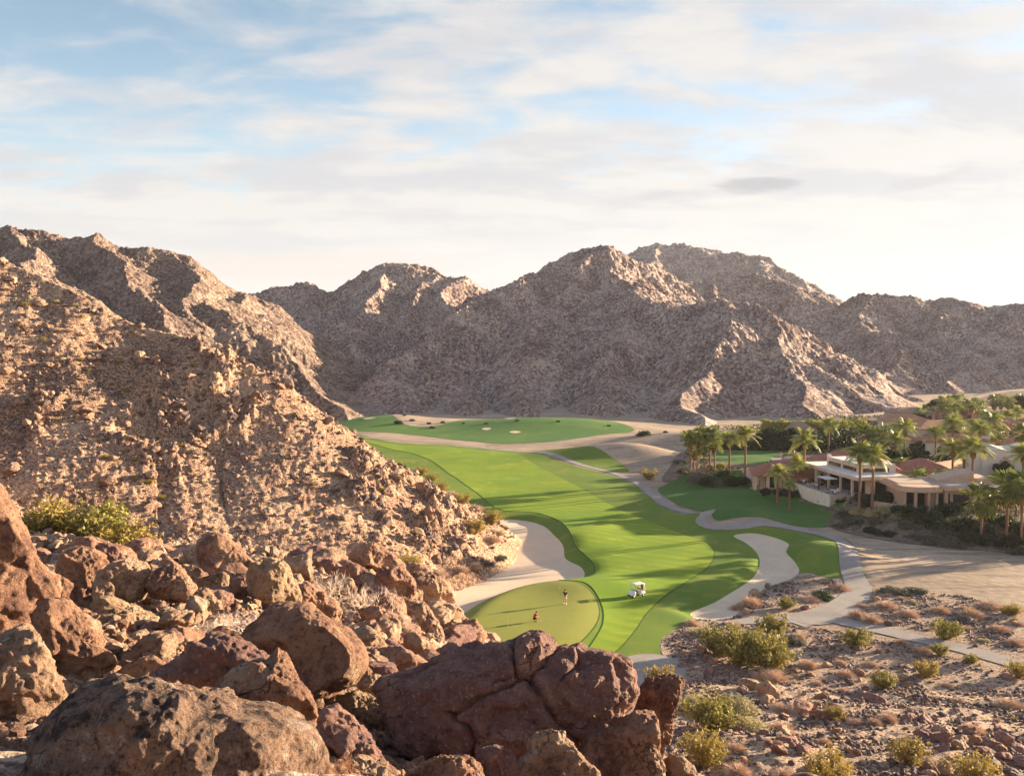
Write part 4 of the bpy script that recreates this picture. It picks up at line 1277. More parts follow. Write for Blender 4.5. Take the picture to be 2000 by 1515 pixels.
split = hero([(744, 1348), (756, 1326), (800, 1305), (860, 1280), (920, 1262), (985, 1254), (1008, 1247), (1030, 1240), (1058, 1239), (1080, 1252), (1092, 1266), (1128, 1262), (1142, 1266), (1182, 1268), (1222, 1275),
              (1242, 1292), (1247, 1322), (1243, 1352), (1228, 1378), (1210, 1402), (1180, 1428), (1142, 1447), (1124, 1462), (1110, 1490), (1040, 1510), (960, 1500), (900, 1486), (850, 1482), (818, 1488),
              (788, 1468), (772, 1420), (762, 1384)], 12.2, M['r_dark'], 'huge dark split boulder with deep cracks in the bottom centre', 0.85, 8, 5,
             cracks=[(.034, [(1006, 1236), (1002, 1290), (1012, 1316), (1028, 1320), (1060, 1294), (1086, 1268), (1092, 1250)]), (.030, [(1028, 1320), (960, 1356), (890, 1392)]),
                     (.042, [(1028, 1320), (1060, 1368), (1086, 1410), (1128, 1448), (1150, 1475)]), (.034, [(890, 1392), (920, 1422), (930, 1452), (924, 1500)]),
                     (.016, [(752, 1356), (800, 1322), (850, 1292)]), (.014, [(832, 1384), (862, 1350), (850, 1330)]), (.020, [(1036, 1300), (1040, 1270), (1060, 1262)]), (.024, [(1092, 1330), (1130, 1296), (1134, 1270), (1120, 1258)]),
                     (.022, [(960, 1335), (990, 1322), (1012, 1316)]), (.012, [(1130, 1300), (1180, 1290), (1210, 1300)])],
             facets=9, rough=.04, crag=.6, facet=.45, group=GB, exp=2.4)
PX_HERO = [np.array(h[0], float) for h in HEROES] + [np.array([(744, 1348), (800, 1305), (920, 1262), (1058, 1239), (1128, 1262), (1242, 1292), (1210, 1402), (1110, 1490), (818, 1488), (762, 1384)], float)]

# smaller individual rocks: a few modelled stones, each placed, turned and scaled on its own
PROTO = {}
for k, mt in enumerate(['r_dark', 'r_red', 'r_tan', 'r_pale', 'rubble_g']):
    for j in range(4):
        V, F = rock_shape(100 + k * 17 + j * 5, 5, 9, (1.0, 0.82, 0.70), 0.10, 26.0, 0.58)
        me = mesh_np('rock', V, F, True); me.materials.append(M[mt]); PROTO[(mt, j)] = me
prr = random.Random(11)
COLW = {'r_dark': 'dark brown', 'r_red': 'rust-brown', 'r_tan': 'tan', 'r_pale': 'pale', 'rubble_g': 'grey-brown'}


def put_rock(p, size, mt, label, group, sink=0.25, flat_=1.0):
    o = bpy.data.objects.new('rock', PROTO[(mt, prr.randrange(4))])
    scene.collection.objects.link(o)
    o.location = (p[0], p[1], p[2] + size * (0.55 - sink))
    o.rotation_euler = (prr.uniform(-.5, .5), prr.uniform(-.5, .5), prr.uniform(0, 6.28))
    o.scale = (size * prr.uniform(.8, 1.25), size * prr.uniform(.8, 1.2), size * prr.uniform(.7, 1.1) * flat_)
    tag(o, label, 'rock', group)
    return o


NEARNAMES = [((40, 1100), 'the tall left boulder'), ((160, 1130), 'the dark-sided block boulder'), ((300, 1410), 'the mottled boulder'), ((600, 1270), 'the pyramid-shaped boulder'), ((450, 1085), 'the tall wedge boulder'),
             ((250, 1215), 'the low pale boulder'), ((335, 1140), 'the round reddish boulder'), ((540, 1140), 'the pale sunlit boulder'), ((720, 1085), 'the flat-topped boulder'), ((770, 1150), 'the reddish block boulder'),
             ((830, 1150), 'the squared tan boulder'), ((900, 1230), 'the jagged lip outcrop'), ((830, 1230), 'the upright split slab'), ((800, 1380), 'the split boulder'), ((720, 1260), 'the long leaning slab'),
             ((470, 1220), 'the fallen dry branches'), ((690, 1400), 'the shaded hollow'), ((170, 1040), 'the green bushes behind the rocks'), ((110, 1340), 'the orange-lit left boulder')]
# foreground pile
fg_rocks = []
tries = 0
zone = np.array([(150, 1085), (300, 1070), (450, 1080), (560, 1090), (640, 1075), (760, 1070), (830, 1120), (880, 1190), (945, 1255), (860, 1290), (760, 1310), (700, 1370), (640, 1400), (560, 1250), (450, 1240), (280, 1300), (200, 1330), (230, 1260), (160, 1200), (120, 1120)], float)
while len(fg_rocks) < 135 and tries < 3000:
    tries += 1
    x_, y_ = prr.uniform(100, 960), prr.uniform(1060, 1480)
    if poly_sd(zone, np.array([x_]), np.array([y_]))[0] > 0:
        continue
    p = cast(x_, y_, 8, 60, 160)
    if p is None or any((p[0] - q[0]) ** 2 + (p[1] - q[1]) ** 2 < (q[3] * 0.8) ** 2 for q in fg_rocks):
        continue
    wpx = prr.choice([20, 26, 34, 44, 56, 70])
    size = wpx / FPX * p[1] * 0.6
    fg_rocks.append((p[0], p[1], p[2], size))
    mt = prr.choice(['r_red', 'r_red', 'r_tan', 'r_tan', 'r_dark'])
    nm = min(NEARNAMES, key=lambda a: (a[0][0] - x_) ** 2 + (a[0][1] - y_) ** 2)[1]
    sz = {20: 'tiny', 26: 'small', 34: 'medium-sized', 44: 'stout', 56: 'large', 70: 'very large'}[wpx]
    put_rock(p, size, mt, '%s %s rock in the foreground pile by %s' % (sz, COLW[mt], nm), 'rocks in the foreground rock piles')

# open stony desert on the right: the clusters and singles that show largest
desert_sp = [(1462, 1342, 34, 'r_pale'), (1500, 1356, 44, 'r_tan'), (1498, 1372, 28, 'r_tan'), (1570, 1385, 44, 'r_red'), (1606, 1398, 40, 'r_red'), (1710, 1368, 40, 'r_dark'), (1680, 1358, 24, 'r_dark'), (1805, 1434, 34, 'r_dark'),
             (1838, 1440, 36, 'r_dark'), (1870, 1457, 40, 'r_tan'), (1840, 1462, 26, 'r_dark'), (1940, 1455, 34, 'r_dark'), (1965, 1450, 36, 'r_dark'), (1985, 1462, 30, 'r_dark'), (1930, 1475, 34, 'r_dark'), (1960, 1480, 32, 'r_dark'),
             (1990, 1490, 40, 'r_dark'), (1545, 1448, 34, 'r_dark'), (1520, 1466, 34, 'r_dark'), (1565, 1466, 26, 'r_dark'), (1500, 1450, 24, 'r_red'), (1850, 1510, 34, 'r_tan'), (1820, 1500, 28, 'r_dark'), (1900, 1500, 34, 'r_dark'),
             (1785, 1395, 30, 'r_dark'), (1800, 1405, 26, 'r_dark'), (1775, 1405, 24, 'r_dark'), (1372, 1270, 24, 'r_red'), (1392, 1288, 26, 'r_red'), (1340, 1275, 22, 'r_tan'), (1495, 1262, 20, 'rubble_g'), (1940, 1500, 36, 'rubble_g'), (1975, 1512, 36, 'rubble_g'),
             (1530, 1430, 28, 'r_tan'), (1500, 1143, 18, 'r_pale'), (1475, 1165, 26, 'r_tan'), (1460, 1195, 20, 'r_tan'), (1880, 1425, 26, 'r_tan'), (1915, 1445, 26, 'r_dark'), (1950, 1425, 24, 'r_dark')]
dzone = np.array([(1300, 1255), (1350, 1215), (1440, 1205), (1540, 1225), (1640, 1240), (1760, 1265), (1900, 1300), (2010, 1330), (2010, 1530), (1370, 1530), (1330, 1440), (1345, 1350)], float)
dz2 = np.array([(1650, 1190), (1700, 1160), (1800, 1150), (2000, 1195), (2010, 1285), (1860, 1250), (1720, 1220)], float)
dz3 = np.array([(1400, 1195), (1470, 1150), (1560, 1125), (1640, 1140), (1650, 1160), (1580, 1185), (1500, 1195)], float)
while len(desert_sp) < 165:
    z_ = prr.choices([dzone, dz2, dz3], [0.72, 0.18, 0.10])[0]
    x_ = prr.uniform(z_[:, 0].min(), z_[:, 0].max()); y_ = prr.uniform(z_[:, 1].min(), z_[:, 1].max())
    if poly_sd(z_, np.array([x_]), np.array([y_]))[0] > 0:
        continue
    if n2(np.array([x_ / 70.]), np.array([y_ / 40.]), 3)[0] < -0.1 and prr.random() < .75:
        continue
    desert_sp.append((x_, y_, prr.choice([10, 12, 14, 18, 22]) * (0.65 + 0.6 * (y_ - 1130) / 380), prr.choice(['r_dark', 'r_dark', 'rubble_g', 'r_tan', 'r_red'])))
DN = [((1330, 1270), 'by the round sand patch'), ((1450, 1260), 'beside the big green bush'), ((1400, 1400), 'below the pale sage bushes'), ((1560, 1390), 'in the middle of the stony desert'), ((1540, 1460), 'in the dark cluster at the bottom edge'),
      ((1690, 1250), 'just below the lower cart path'), ((1880, 1290), 'below the cart path near the right edge'), ((1700, 1370), 'among the scattered dry domes'), ((1830, 1450), 'right of the yellow-green bush'), ((1960, 1470), 'in the bottom right cluster'),
      ((1850, 1200), 'above the lower cart path'), ((1700, 1200), 'inside the bend of the cart path'), ((1520, 1160), 'beside the small right bunker'), ((1780, 1400), 'in the row of dark stones'), ((1930, 1380), 'near the right edge'), ((1650, 1480), 'at the bottom edge below the yellow bush')]
for (x_, y_, wpx, mt) in desert_sp:
    p = cast(x_, y_ + 3, 30, 130, 260)
    if p is None:
        continue
    nm = min(DN, key=lambda a: (a[0][0] - x_) ** 2 + (a[0][1] - y_) ** 2)[1]
    sz = 'small' if wpx < 14 else ('medium' if wpx < 26 else 'large')
    put_rock(p, wpx / FPX * p[1] * 0.55, mt, '%s %s stone %s' % (sz, COLW[mt], nm), 'stones scattered over the desert slope')


# countless rubble
def scatter(name, xs, ys, sizes, mat, label, seed, zf=ground_z, sub=2, lift=0.15, flatten=0.75, kinds=8):
    rng = np.random.RandomState(seed)
    Z = zf(xs, ys)
    VV, FF, b = [], [], 0
    which = rng.randint(0, kinds, len(xs))
    for k in range(kinds):
        V, F = rock_shape(seed * 31 + k, sub, 7, (1, .8, flatten), 0.16, 30.0, 0.5)
        m = which == k
        n = m.sum()
        if not n: continue
        s = sizes[m]; a = rng.uniform(0, 2 * np.pi, n); t = rng.uniform(-.6, .6, n)
        sx = s * rng.uniform(.8, 1.3, n); sy = s * rng.uniform(.7, 1.2, n); sz = s * rng.uniform(.6, 1.2, n)
        P = V[None] * np.stack([sx, sy, sz], 1)[:, None]
        ct, st = np.cos(t)[:, None], np.sin(t)[:, None]
        x1 = P[..., 0] * ct + P[..., 2] * st; z1 = -P[..., 0] * st + P[..., 2] * ct
        ca, sa = np.cos(a)[:, None], np.sin(a)[:, None]
        x2 = x1 * ca - P[..., 1] * sa; y2 = x1 * sa + P[..., 1] * ca
        Q = np.stack([x2 + xs[m][:, None], y2 + ys[m][:, None], z1 + (Z[m] + s * lift)[:, None]], -1)
        VV.append(Q.reshape(-1, 3))
        FF.append((F[None] + b + (np.arange(n) * len(V))[:, None, None]).reshape(-1, 3)); b += n * len(V)
    o = link(name, mesh_np(name, np.concatenate(VV), np.concatenate(FF), False), mat)
    tag(o, label, kind='stuff')
    return o


def sizes_pow(rng, n, a, b, k=2.2):
    u = rng.uniform(0, 1, n)
    return a * (b / a) ** (u ** k)


rg = np.random.RandomState(5)
# left hill stones
n = 60000
x = rg.uniform(-150, 2, n); y = rg.uniform(78, 165, n)
lh = left_hill(x, y, False); ok = (lh > 0.3) & (x / y > -0.72)
dens = 0.34 + 0.9 * outcrop(x, y) + 0.35 * (n2(x / 9, y / 9, 44) > 0.1)
ok &= rg.uniform(0, 1, n) < dens
x, y = x[ok], y[ok]
oc = outcrop(x, y)
s = sizes_pow(rg, len(x), .09, .50, 2.6) * (1 + 1.4 * oc * rg.uniform(0, 1, len(x)))
h = rg.uniform(0, 1, len(x)) < 0.6
scatter('rubble', x[h], y[h], s[h], M['rubble_w'], 'warm sunlit stones strewn over the left hill', 3, left_hill, 1)
scatter('rubble', x[~h], y[~h], s[~h], M['rubble_g'], 'darker stones strewn over the left hill', 4, left_hill, 1)
n = 1300
x = rg.uniform(-120, 0, n); y = rg.uniform(95, 160, n)
lh = left_hill(x, y, False); ok = (lh > 0.3) & (rg.uniform(0, 1, n) < 0.35 + 0.65 * outcrop(x, y))
x, y = x[ok], y[ok]
scatter('rubble', x, y, sizes_pow(rg, len(x), .35, 1.1, 2.0), M['rubble_w'], 'bigger brown blocks lying on the left hill', 12, left_hill, 3)
# near slope stones
n = 17000
az = rg.uniform(-0.62, 0.30, n); r = np.exp(rg.uniform(math.log(8.5), math.log(62), n))
x = r * np.sin(az); y = r * np.cos(az)
ok = x < 6 + 0.02 * y
x, y, r = x[ok], y[ok], r[ok]
s = sizes_pow(rg, len(x), .0025, .014, 2.4) * np.maximum(r, 9) * 0.95
h = rg.uniform(0, 1, len(x)) < 0.7
scatter('rubble', x[h], y[h], s[h], M['r_tan'], 'tan stones filling the gaps between the foreground boulders', 6, fg_hill, 2)
scatter('rubble', x[~h], y[~h], s[~h], M['r_red'], 'rust stones filling the gaps between the foreground boulders', 7, fg_hill, 2)
# desert stones
n = 90000
x = rg.uniform(8, 66, n); y = rg.uniform(32, 122, n)
gz = ground_z(x, y)
PXY = np.stack([x / y * FPX + 1000, 668 + (CAM_Z - gz) / y * FPX], 1)
dz = np.minimum(np.minimum(poly_sd(np.concatenate([dzone[:8] + 0, [(2500, 1500), (2500, 1700), (1300, 1700), (1300, 1440)], dzone[11:]]), PXY[:, 0], PXY[:, 1]), poly_sd(dz2, PXY[:, 0], PXY[:, 1])), poly_sd(dz3, PXY[:, 0], PXY[:, 1]))
pth = np.minimum(np.minimum(sd_near(PATH, x, y), sd_near(PATH2, x, y)), np.minimum(sd_near(COURT, x, y), sd_near(TEE, x, y)))
clump = sstep(-0.25, 0.35, n2(x / 6, y / 6, 21) + 0.6 * n2(x / 2.2, y / 2.2, 22))
ok = (dz < 0) & (pth > 0.35) & (sd_near(ROUGH, x, y) > 0.3) & (sd_near(B2, x, y) > 0.3) & (rg.uniform(0, 1, n) < 0.12 + 0.8 * clump)
x, y = x[ok], y[ok]
s = sizes_pow(rg, len(x), .06, .30, 1.9)
h = rg.uniform(0, 1, len(x))
scatter('rubble', x[h < .6], y[h < .6], s[h < .6], M['rubble_g'], 'grey-brown stones strewn over the desert below the cart path', 8, ground_z, 1)
scatter('rubble', x[h >= .6], y[h >= .6], s[h >= .6], M['rubble_w'], 'warm brown stones strewn over the desert below the cart path', 9, ground_z, 1)
# ------------------------------------------------------------------ vegetation
def leaf_mat(name, a, b_, rough=0.7, scale=1.3, trans=0.25):
    m, T, b = new_mat(name, rough, 0.25)
    tc = nd(T, 'ShaderNodeTexCoord'); oi = nd(T, 'ShaderNodeObjectInfo')
    n = noise_node(T, tc.outputs['Object'], scale, 3, 0.6)
    f = mth(T, 'ADD', mth(T, 'MULTIPLY', ramp(T, n, 0.32, 0.68, False), 0.75), mth(T, 'MULTIPLY', oi.outputs['Random'], 0.3))
    c = mix(T, f, a, b_)
    T.links.new(c, b.inputs['Base Color'])
    if trans:
        tr = nd(T, 'ShaderNodeBsdfTranslucent'); T.links.new(c, tr.inputs[0])
        ms = nd(T, 'ShaderNodeMixShader'); ms.inputs[0].default_value = trans
        T.links.new(b.outputs[0], ms.inputs[1]); T.links.new(tr.outputs[0], ms.inputs[2])
        T.links.new(ms.outputs[0], T.nodes['Material Output'].inputs[0])
    return m


M['creosote'] = leaf_mat('creosote_leaf', (0.14, 0.135, 0.036), (0.42, 0.36, 0.095))
M['creosote_y'] = leaf_mat('yellow_bush_leaf', (0.25, 0.20, 0.05), (0.46, 0.34, 0.09))
M['sage'] = leaf_mat('sage_leaf', (0.32, 0.29, 0.16), (0.60, 0.52, 0.28))
M['greysage'] = leaf_mat('grey_shrub_leaf', (0.10, 0.105, 0.075), (0.22, 0.21, 0.15))
M['drydome'] = leaf_mat('dry_shrub_twig', (0.48, 0.33, 0.24), (0.76, 0.57, 0.42), 0.9, 1.2, 0.0)
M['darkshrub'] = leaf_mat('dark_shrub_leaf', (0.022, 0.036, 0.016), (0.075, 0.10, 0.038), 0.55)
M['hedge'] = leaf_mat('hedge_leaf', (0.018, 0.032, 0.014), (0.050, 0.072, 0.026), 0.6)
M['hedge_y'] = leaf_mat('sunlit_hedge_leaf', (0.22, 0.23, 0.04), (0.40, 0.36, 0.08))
M['stem'] = plain('bush_stem', (0.24, 0.17, 0.12), 0.9, 0.1)
M['drytwig'] = plain('dead_twig', (0.74, 0.60, 0.48), 0.9, 0.1)
M['browntwig'] = plain('brown_twig', (0.40, 0.22, 0.13), 0.9, 0.1)
M['frond'] = leaf_mat('palm_frond', (0.20, 0.24, 0.06), (0.54, 0.52, 0.13), 0.5, 0.8, 0.22)
M['fan_frond'] = leaf_mat('fan_palm_frond', (0.15, 0.20, 0.055), (0.48, 0.50, 0.13), 0.5, 0.9, 0.22)
M['dryfrond'] = plain('dead_frond', (0.30, 0.19, 0.10), 0.9, 0.1, 0.3, 3)
M['palm_trunk'] = plain('palm_trunk_bark', (0.26, 0.155, 0.10), 0.95, 0.1, 0.35, 7, 0.6)


def leaves(rng, C, size, aspect=2.2, up=0.3, tri=False):
    """one small leaf face at each centre"""
    n = len(C)
    a = rng.normal(size=(n, 3)); a[:, 2] += up * 1.5; a /= np.linalg.norm(a, axis=1)[:, None]
    b = rng.normal(size=(n, 3)); b = np.cross(a, b); b /= np.linalg.norm(b, axis=1)[:, None]
    s = size * rng.uniform(.6, 1.35, n)[:, None]
    A, B = a * s * aspect * .5, b * s * .5
    if tri:
        V = np.stack([C - B, C + B, C + A * 2], 1); F = np.arange(n * 3).reshape(n, 3)
    else:
        V = np.stack([C - A, C + B, C + A, C - B], 1); F = np.arange(n * 4).reshape(n, 4)
    return V.reshape(-1, 3), F


def stems_fan(rng, n, h, spread, r0=0.012, bend=0.3, seg=4, z0=0.0):
    mb = MB(); ends = []
    for i in range(n):
        az = rng.uniform(0, 2 * np.pi); t = spread * rng.uniform(0.15, 1) ** 0.7
        L = h * rng.uniform(.65, 1.1)
        d = np.array([math.cos(az) * math.sin(t), math.sin(az) * math.sin(t), math.cos(t)])
        p = np.array([rng.normal() * .04, rng.normal() * .04, z0]); pts = [p]
        for k in range(seg):
            d = d + rng.normal(size=3) * bend * .35; d[2] += .06; d /= np.linalg.norm(d)
            p = p + d * L / seg; pts.append(p)
        mb.tube(pts, np.linspace(r0, r0 * .35, seg + 1), 3, False)
        ends.append(np.array(pts))
    return mb, ends


def bush_creosote(seed, h=1.0, n=46, leaf=0.055, per=58):
    rng = np.random.RandomState(seed)
    mb, E = stems_fan(rng, n, h, 0.95, 0.011 * h + .004)
    C = []
    for e in E:
        t = rng.uniform(.35, 1.05, per) * (len(e) - 1)
        i = np.clip(t.astype(int), 0, len(e) - 2); f = (t - i)[:, None]
        C.append(e[i] * (1 - f) + e[i + 1] * f + rng.normal(size=(per, 3)) * .06 * h)
    C = np.concatenate(C); C = C[C[:, 2] > .05]
    V, F = leaves(rng, C, leaf * h, 2.0, .5)
    return mb.mesh('stem'), mesh_np('foliage', V, F, False)


def bush_dome(seed, h=0.6, n=1500, leaf=0.035, flat_=0.62, tri=False, clumps=26, aspect=2.2):
    """rounded, uneven cushion of leaf clumps around short stems"""
    rng = np.random.RandomState(seed)
    mb, E = stems_fan(rng, 24, h, 1.25, .010)
    cc = rng.normal(size=(clumps, 3)); cc[:, 2] = np.abs(cc[:, 2]); cc /= np.linalg.norm(cc, axis=1)[:, None]
    cc *= rng.uniform(.45, .82, clumps)[:, None] * np.array([1, 1, flat_ * 1.1])
    k = rng.randint(0, clumps, n); r = rng.normal(size=(n, 3)); r /= np.linalg.norm(r, axis=1)[:, None]
    C = cc[k] + r * rng.uniform(.12, .28, (n, 1)) * rng.uniform(.7, 1.2, clumps)[k][:, None]
    C[:, 2] = np.abs(C[:, 2]) + .02
    V, F = leaves(rng, C, leaf, aspect, .2, tri)
    return mb.mesh('stem'), mesh_np('foliage', V, F, False)


def bush_twigs(seed, n=520, h=0.75):
    """dry cushion of fine curved twigs"""
    rng = np.random.RandomState(seed)
    V, F = [], []; b = 0
    for i in range(n):
        az = rng.uniform(0, 2 * np.pi); t = math.acos(rng.uniform(0.05, 1)); L = rng.uniform(.65, 1.0)
        d = np.array([math.cos(az) * math.sin(t), math.sin(az) * math.sin(t), math.cos(t) * h])
        q = d * L + rng.normal(size=3) * .07; q[2] = abs(q[2]) + 0.02
        m = d * L * .55 + rng.normal(size=3) * .07; m[2] = abs(m[2])
        s = np.cross(d, rng.normal(size=3)); s /= np.linalg.norm(s) + 1e-9; s *= .011
        o_ = rng.normal(size=3) * .05; o_[2] = 0
        for fk in range(3):
            e = q + rng.normal(size=3) * .13 if fk else q
            e[2] = abs(e[2])
            V += [m - s, m + s, e + s * .5, e - s * .5]; F.append([b, b + 1, b + 2, b + 3]); b += 4
        V += [o_ - s * 1.3, o_ + s * 1.3, m + s, m - s]; F.append([b, b + 1, b + 2, b + 3]); b += 4
    mb, E = stems_fan(rng, 14, .6, 1.3, .014)
    return mb.mesh('stem'), mesh_np('twigs', np.array(V), np.array(F), False)


def dead_shrub(seed, depth=5, h=1.0, spread=.62, r0=.02, trunks=7):
    """bare branching shrub"""
    rng = np.random.RandomState(seed)
    main, fine = MB(), MB()
    def grow(p, d, L, r, k):
        pts = [p]; dd = d.copy()
        for j in range(3):
            dd = dd + rng.normal(size=3) * .16; dd[2] += .03; dd /= np.linalg.norm(dd)
            pts.append(pts[-1] + dd * L / 3)
        (main if k > 2 else fine).tube(pts, np.linspace(r, r * .62, 4), 4 if k > 2 else 3, False)
        if k == 0: return
        for j in range(rng.randint(2, 4)):
            e = dd + rng.normal(size=3) * spread; e /= np.linalg.norm(e); e[2] = e[2] * .8 + .18
            grow(pts[-1] if j < 2 else pts[2], e / np.linalg.norm(e), L * rng.uniform(.66, .86), r * .62, k - 1)
    for i in range(trunks):
        az = rng.uniform(0, 6.28); t = rng.uniform(.15, 1.0)
        grow(np.array([rng.normal() * .05, rng.normal() * .05, 0.0]), np.array([math.cos(az) * math.sin(t), math.sin(az) * math.sin(t), math.cos(t)]), h * .32, r0, depth)
    return main.mesh('stem'), fine.mesh('twigs')


BP = {}
def bproto(kind, k, ms, mf, pn='foliage'):
    BP.setdefault(kind, []).append((ms, mf, pn))


for k in range(4):
    a, b = bush_creosote(200 + k); a.materials.append(M['stem']); b.materials.append(M['creosote']); bproto('creosote', k, a, b)
for k in range(3):
    a, b = bush_creosote(230 + k, 1.0, 40, .05, 46); a.materials.append(M['stem']); b.materials.append(M['creosote_y']); bproto('yellow', k, a, b)
for k in range(3):
    a, b = bush_dome(260 + k, .6, 2600, .05, .62); a.materials.append(M['stem']); b.materials.append(M['sage']); bproto('sage', k, a, b)
for k in range(3):
    a, b = bush_dome(280 + k, .6, 2600, .055, .62); a.materials.append(M['stem']); b.materials.append(M['greysage']); bproto('greysage', k, a, b)
for k in range(4):
    a, b = bush_dome(300 + k, .8, 3200, .065, .85, False, 34); a.materials.append(M['stem']); b.materials.append(M['darkshrub']); bproto('dark', k, a, b)
for k in range(2):
    a, b = bush_dome(320 + k, .8, 3000, .06, .9, False, 30); a.materials.append(M['stem']); b.materials.append(M['hedge_y']); bproto('bright', k, a, b)
for k in range(4):
    a, b = bush_twigs(340 + k); a.materials.append(M['stem']); b.materials.append(M['drydome']); bproto('dry', k, a, b, 'twigs')
for k in range(3):
    a, b = dead_shrub(360 + k); a.materials.append(M['drytwig']); b.materials.append(M['drytwig']); bproto('bare', k, a, b, 'twigs')
for k in range(1):
    a, b = dead_shrub(370 + k, 4, 1.0, .5, .014, 12); a.materials.append(M['browntwig']); b.materials.append(M['browntwig']); bproto('brown', k, a, b, 'twigs')

vr = random.Random(3)
# kind -> object name, half width of the unit bush, category
BK = {'creosote': ('creosote_bush', .72), 'yellow': ('creosote_bush', .72), 'sage': ('sage_bush', .95), 'greysage': ('grey_shrub', .95), 'dark': ('green_shrub', .95), 'bright': ('green_shrub', .95),
      'dry': ('dry_shrub', .95), 'bare': ('bare_shrub', .85), 'brown': ('bare_shrub', .85)}
BUSHES = []


def put_bush(kind, p, width, label, group, tall=1.0, parts=True):
    nm, hw = BK[kind]
    ms, mf, pn = vr.choice(BP[kind])
    s = width / (2 * hw)
    o = empty(nm, (p[0], p[1], p[2] - .03 * s), vr.uniform(0, 6.28))
    o.scale = (s, s, s * tall)
    link('stem', ms, None, o); link(pn, mf, None, o)
    tag(o, label, 'bush', group)
    BUSHES.append((p, width))
    return o


def bush_px(kind, x_, y_, wpx, label, group, tall=1.0, D=None, z=None):
    if D is not None:
        p = at(x_, y_, D); p[2] = ground_z(p[0], p[1])[0] if z is None else z
    else:
        p = cast(x_, y_, 20, 480, 500)
        if p is None: return
    return put_bush(kind, p, wpx / FPX * p[1], label, group, tall)


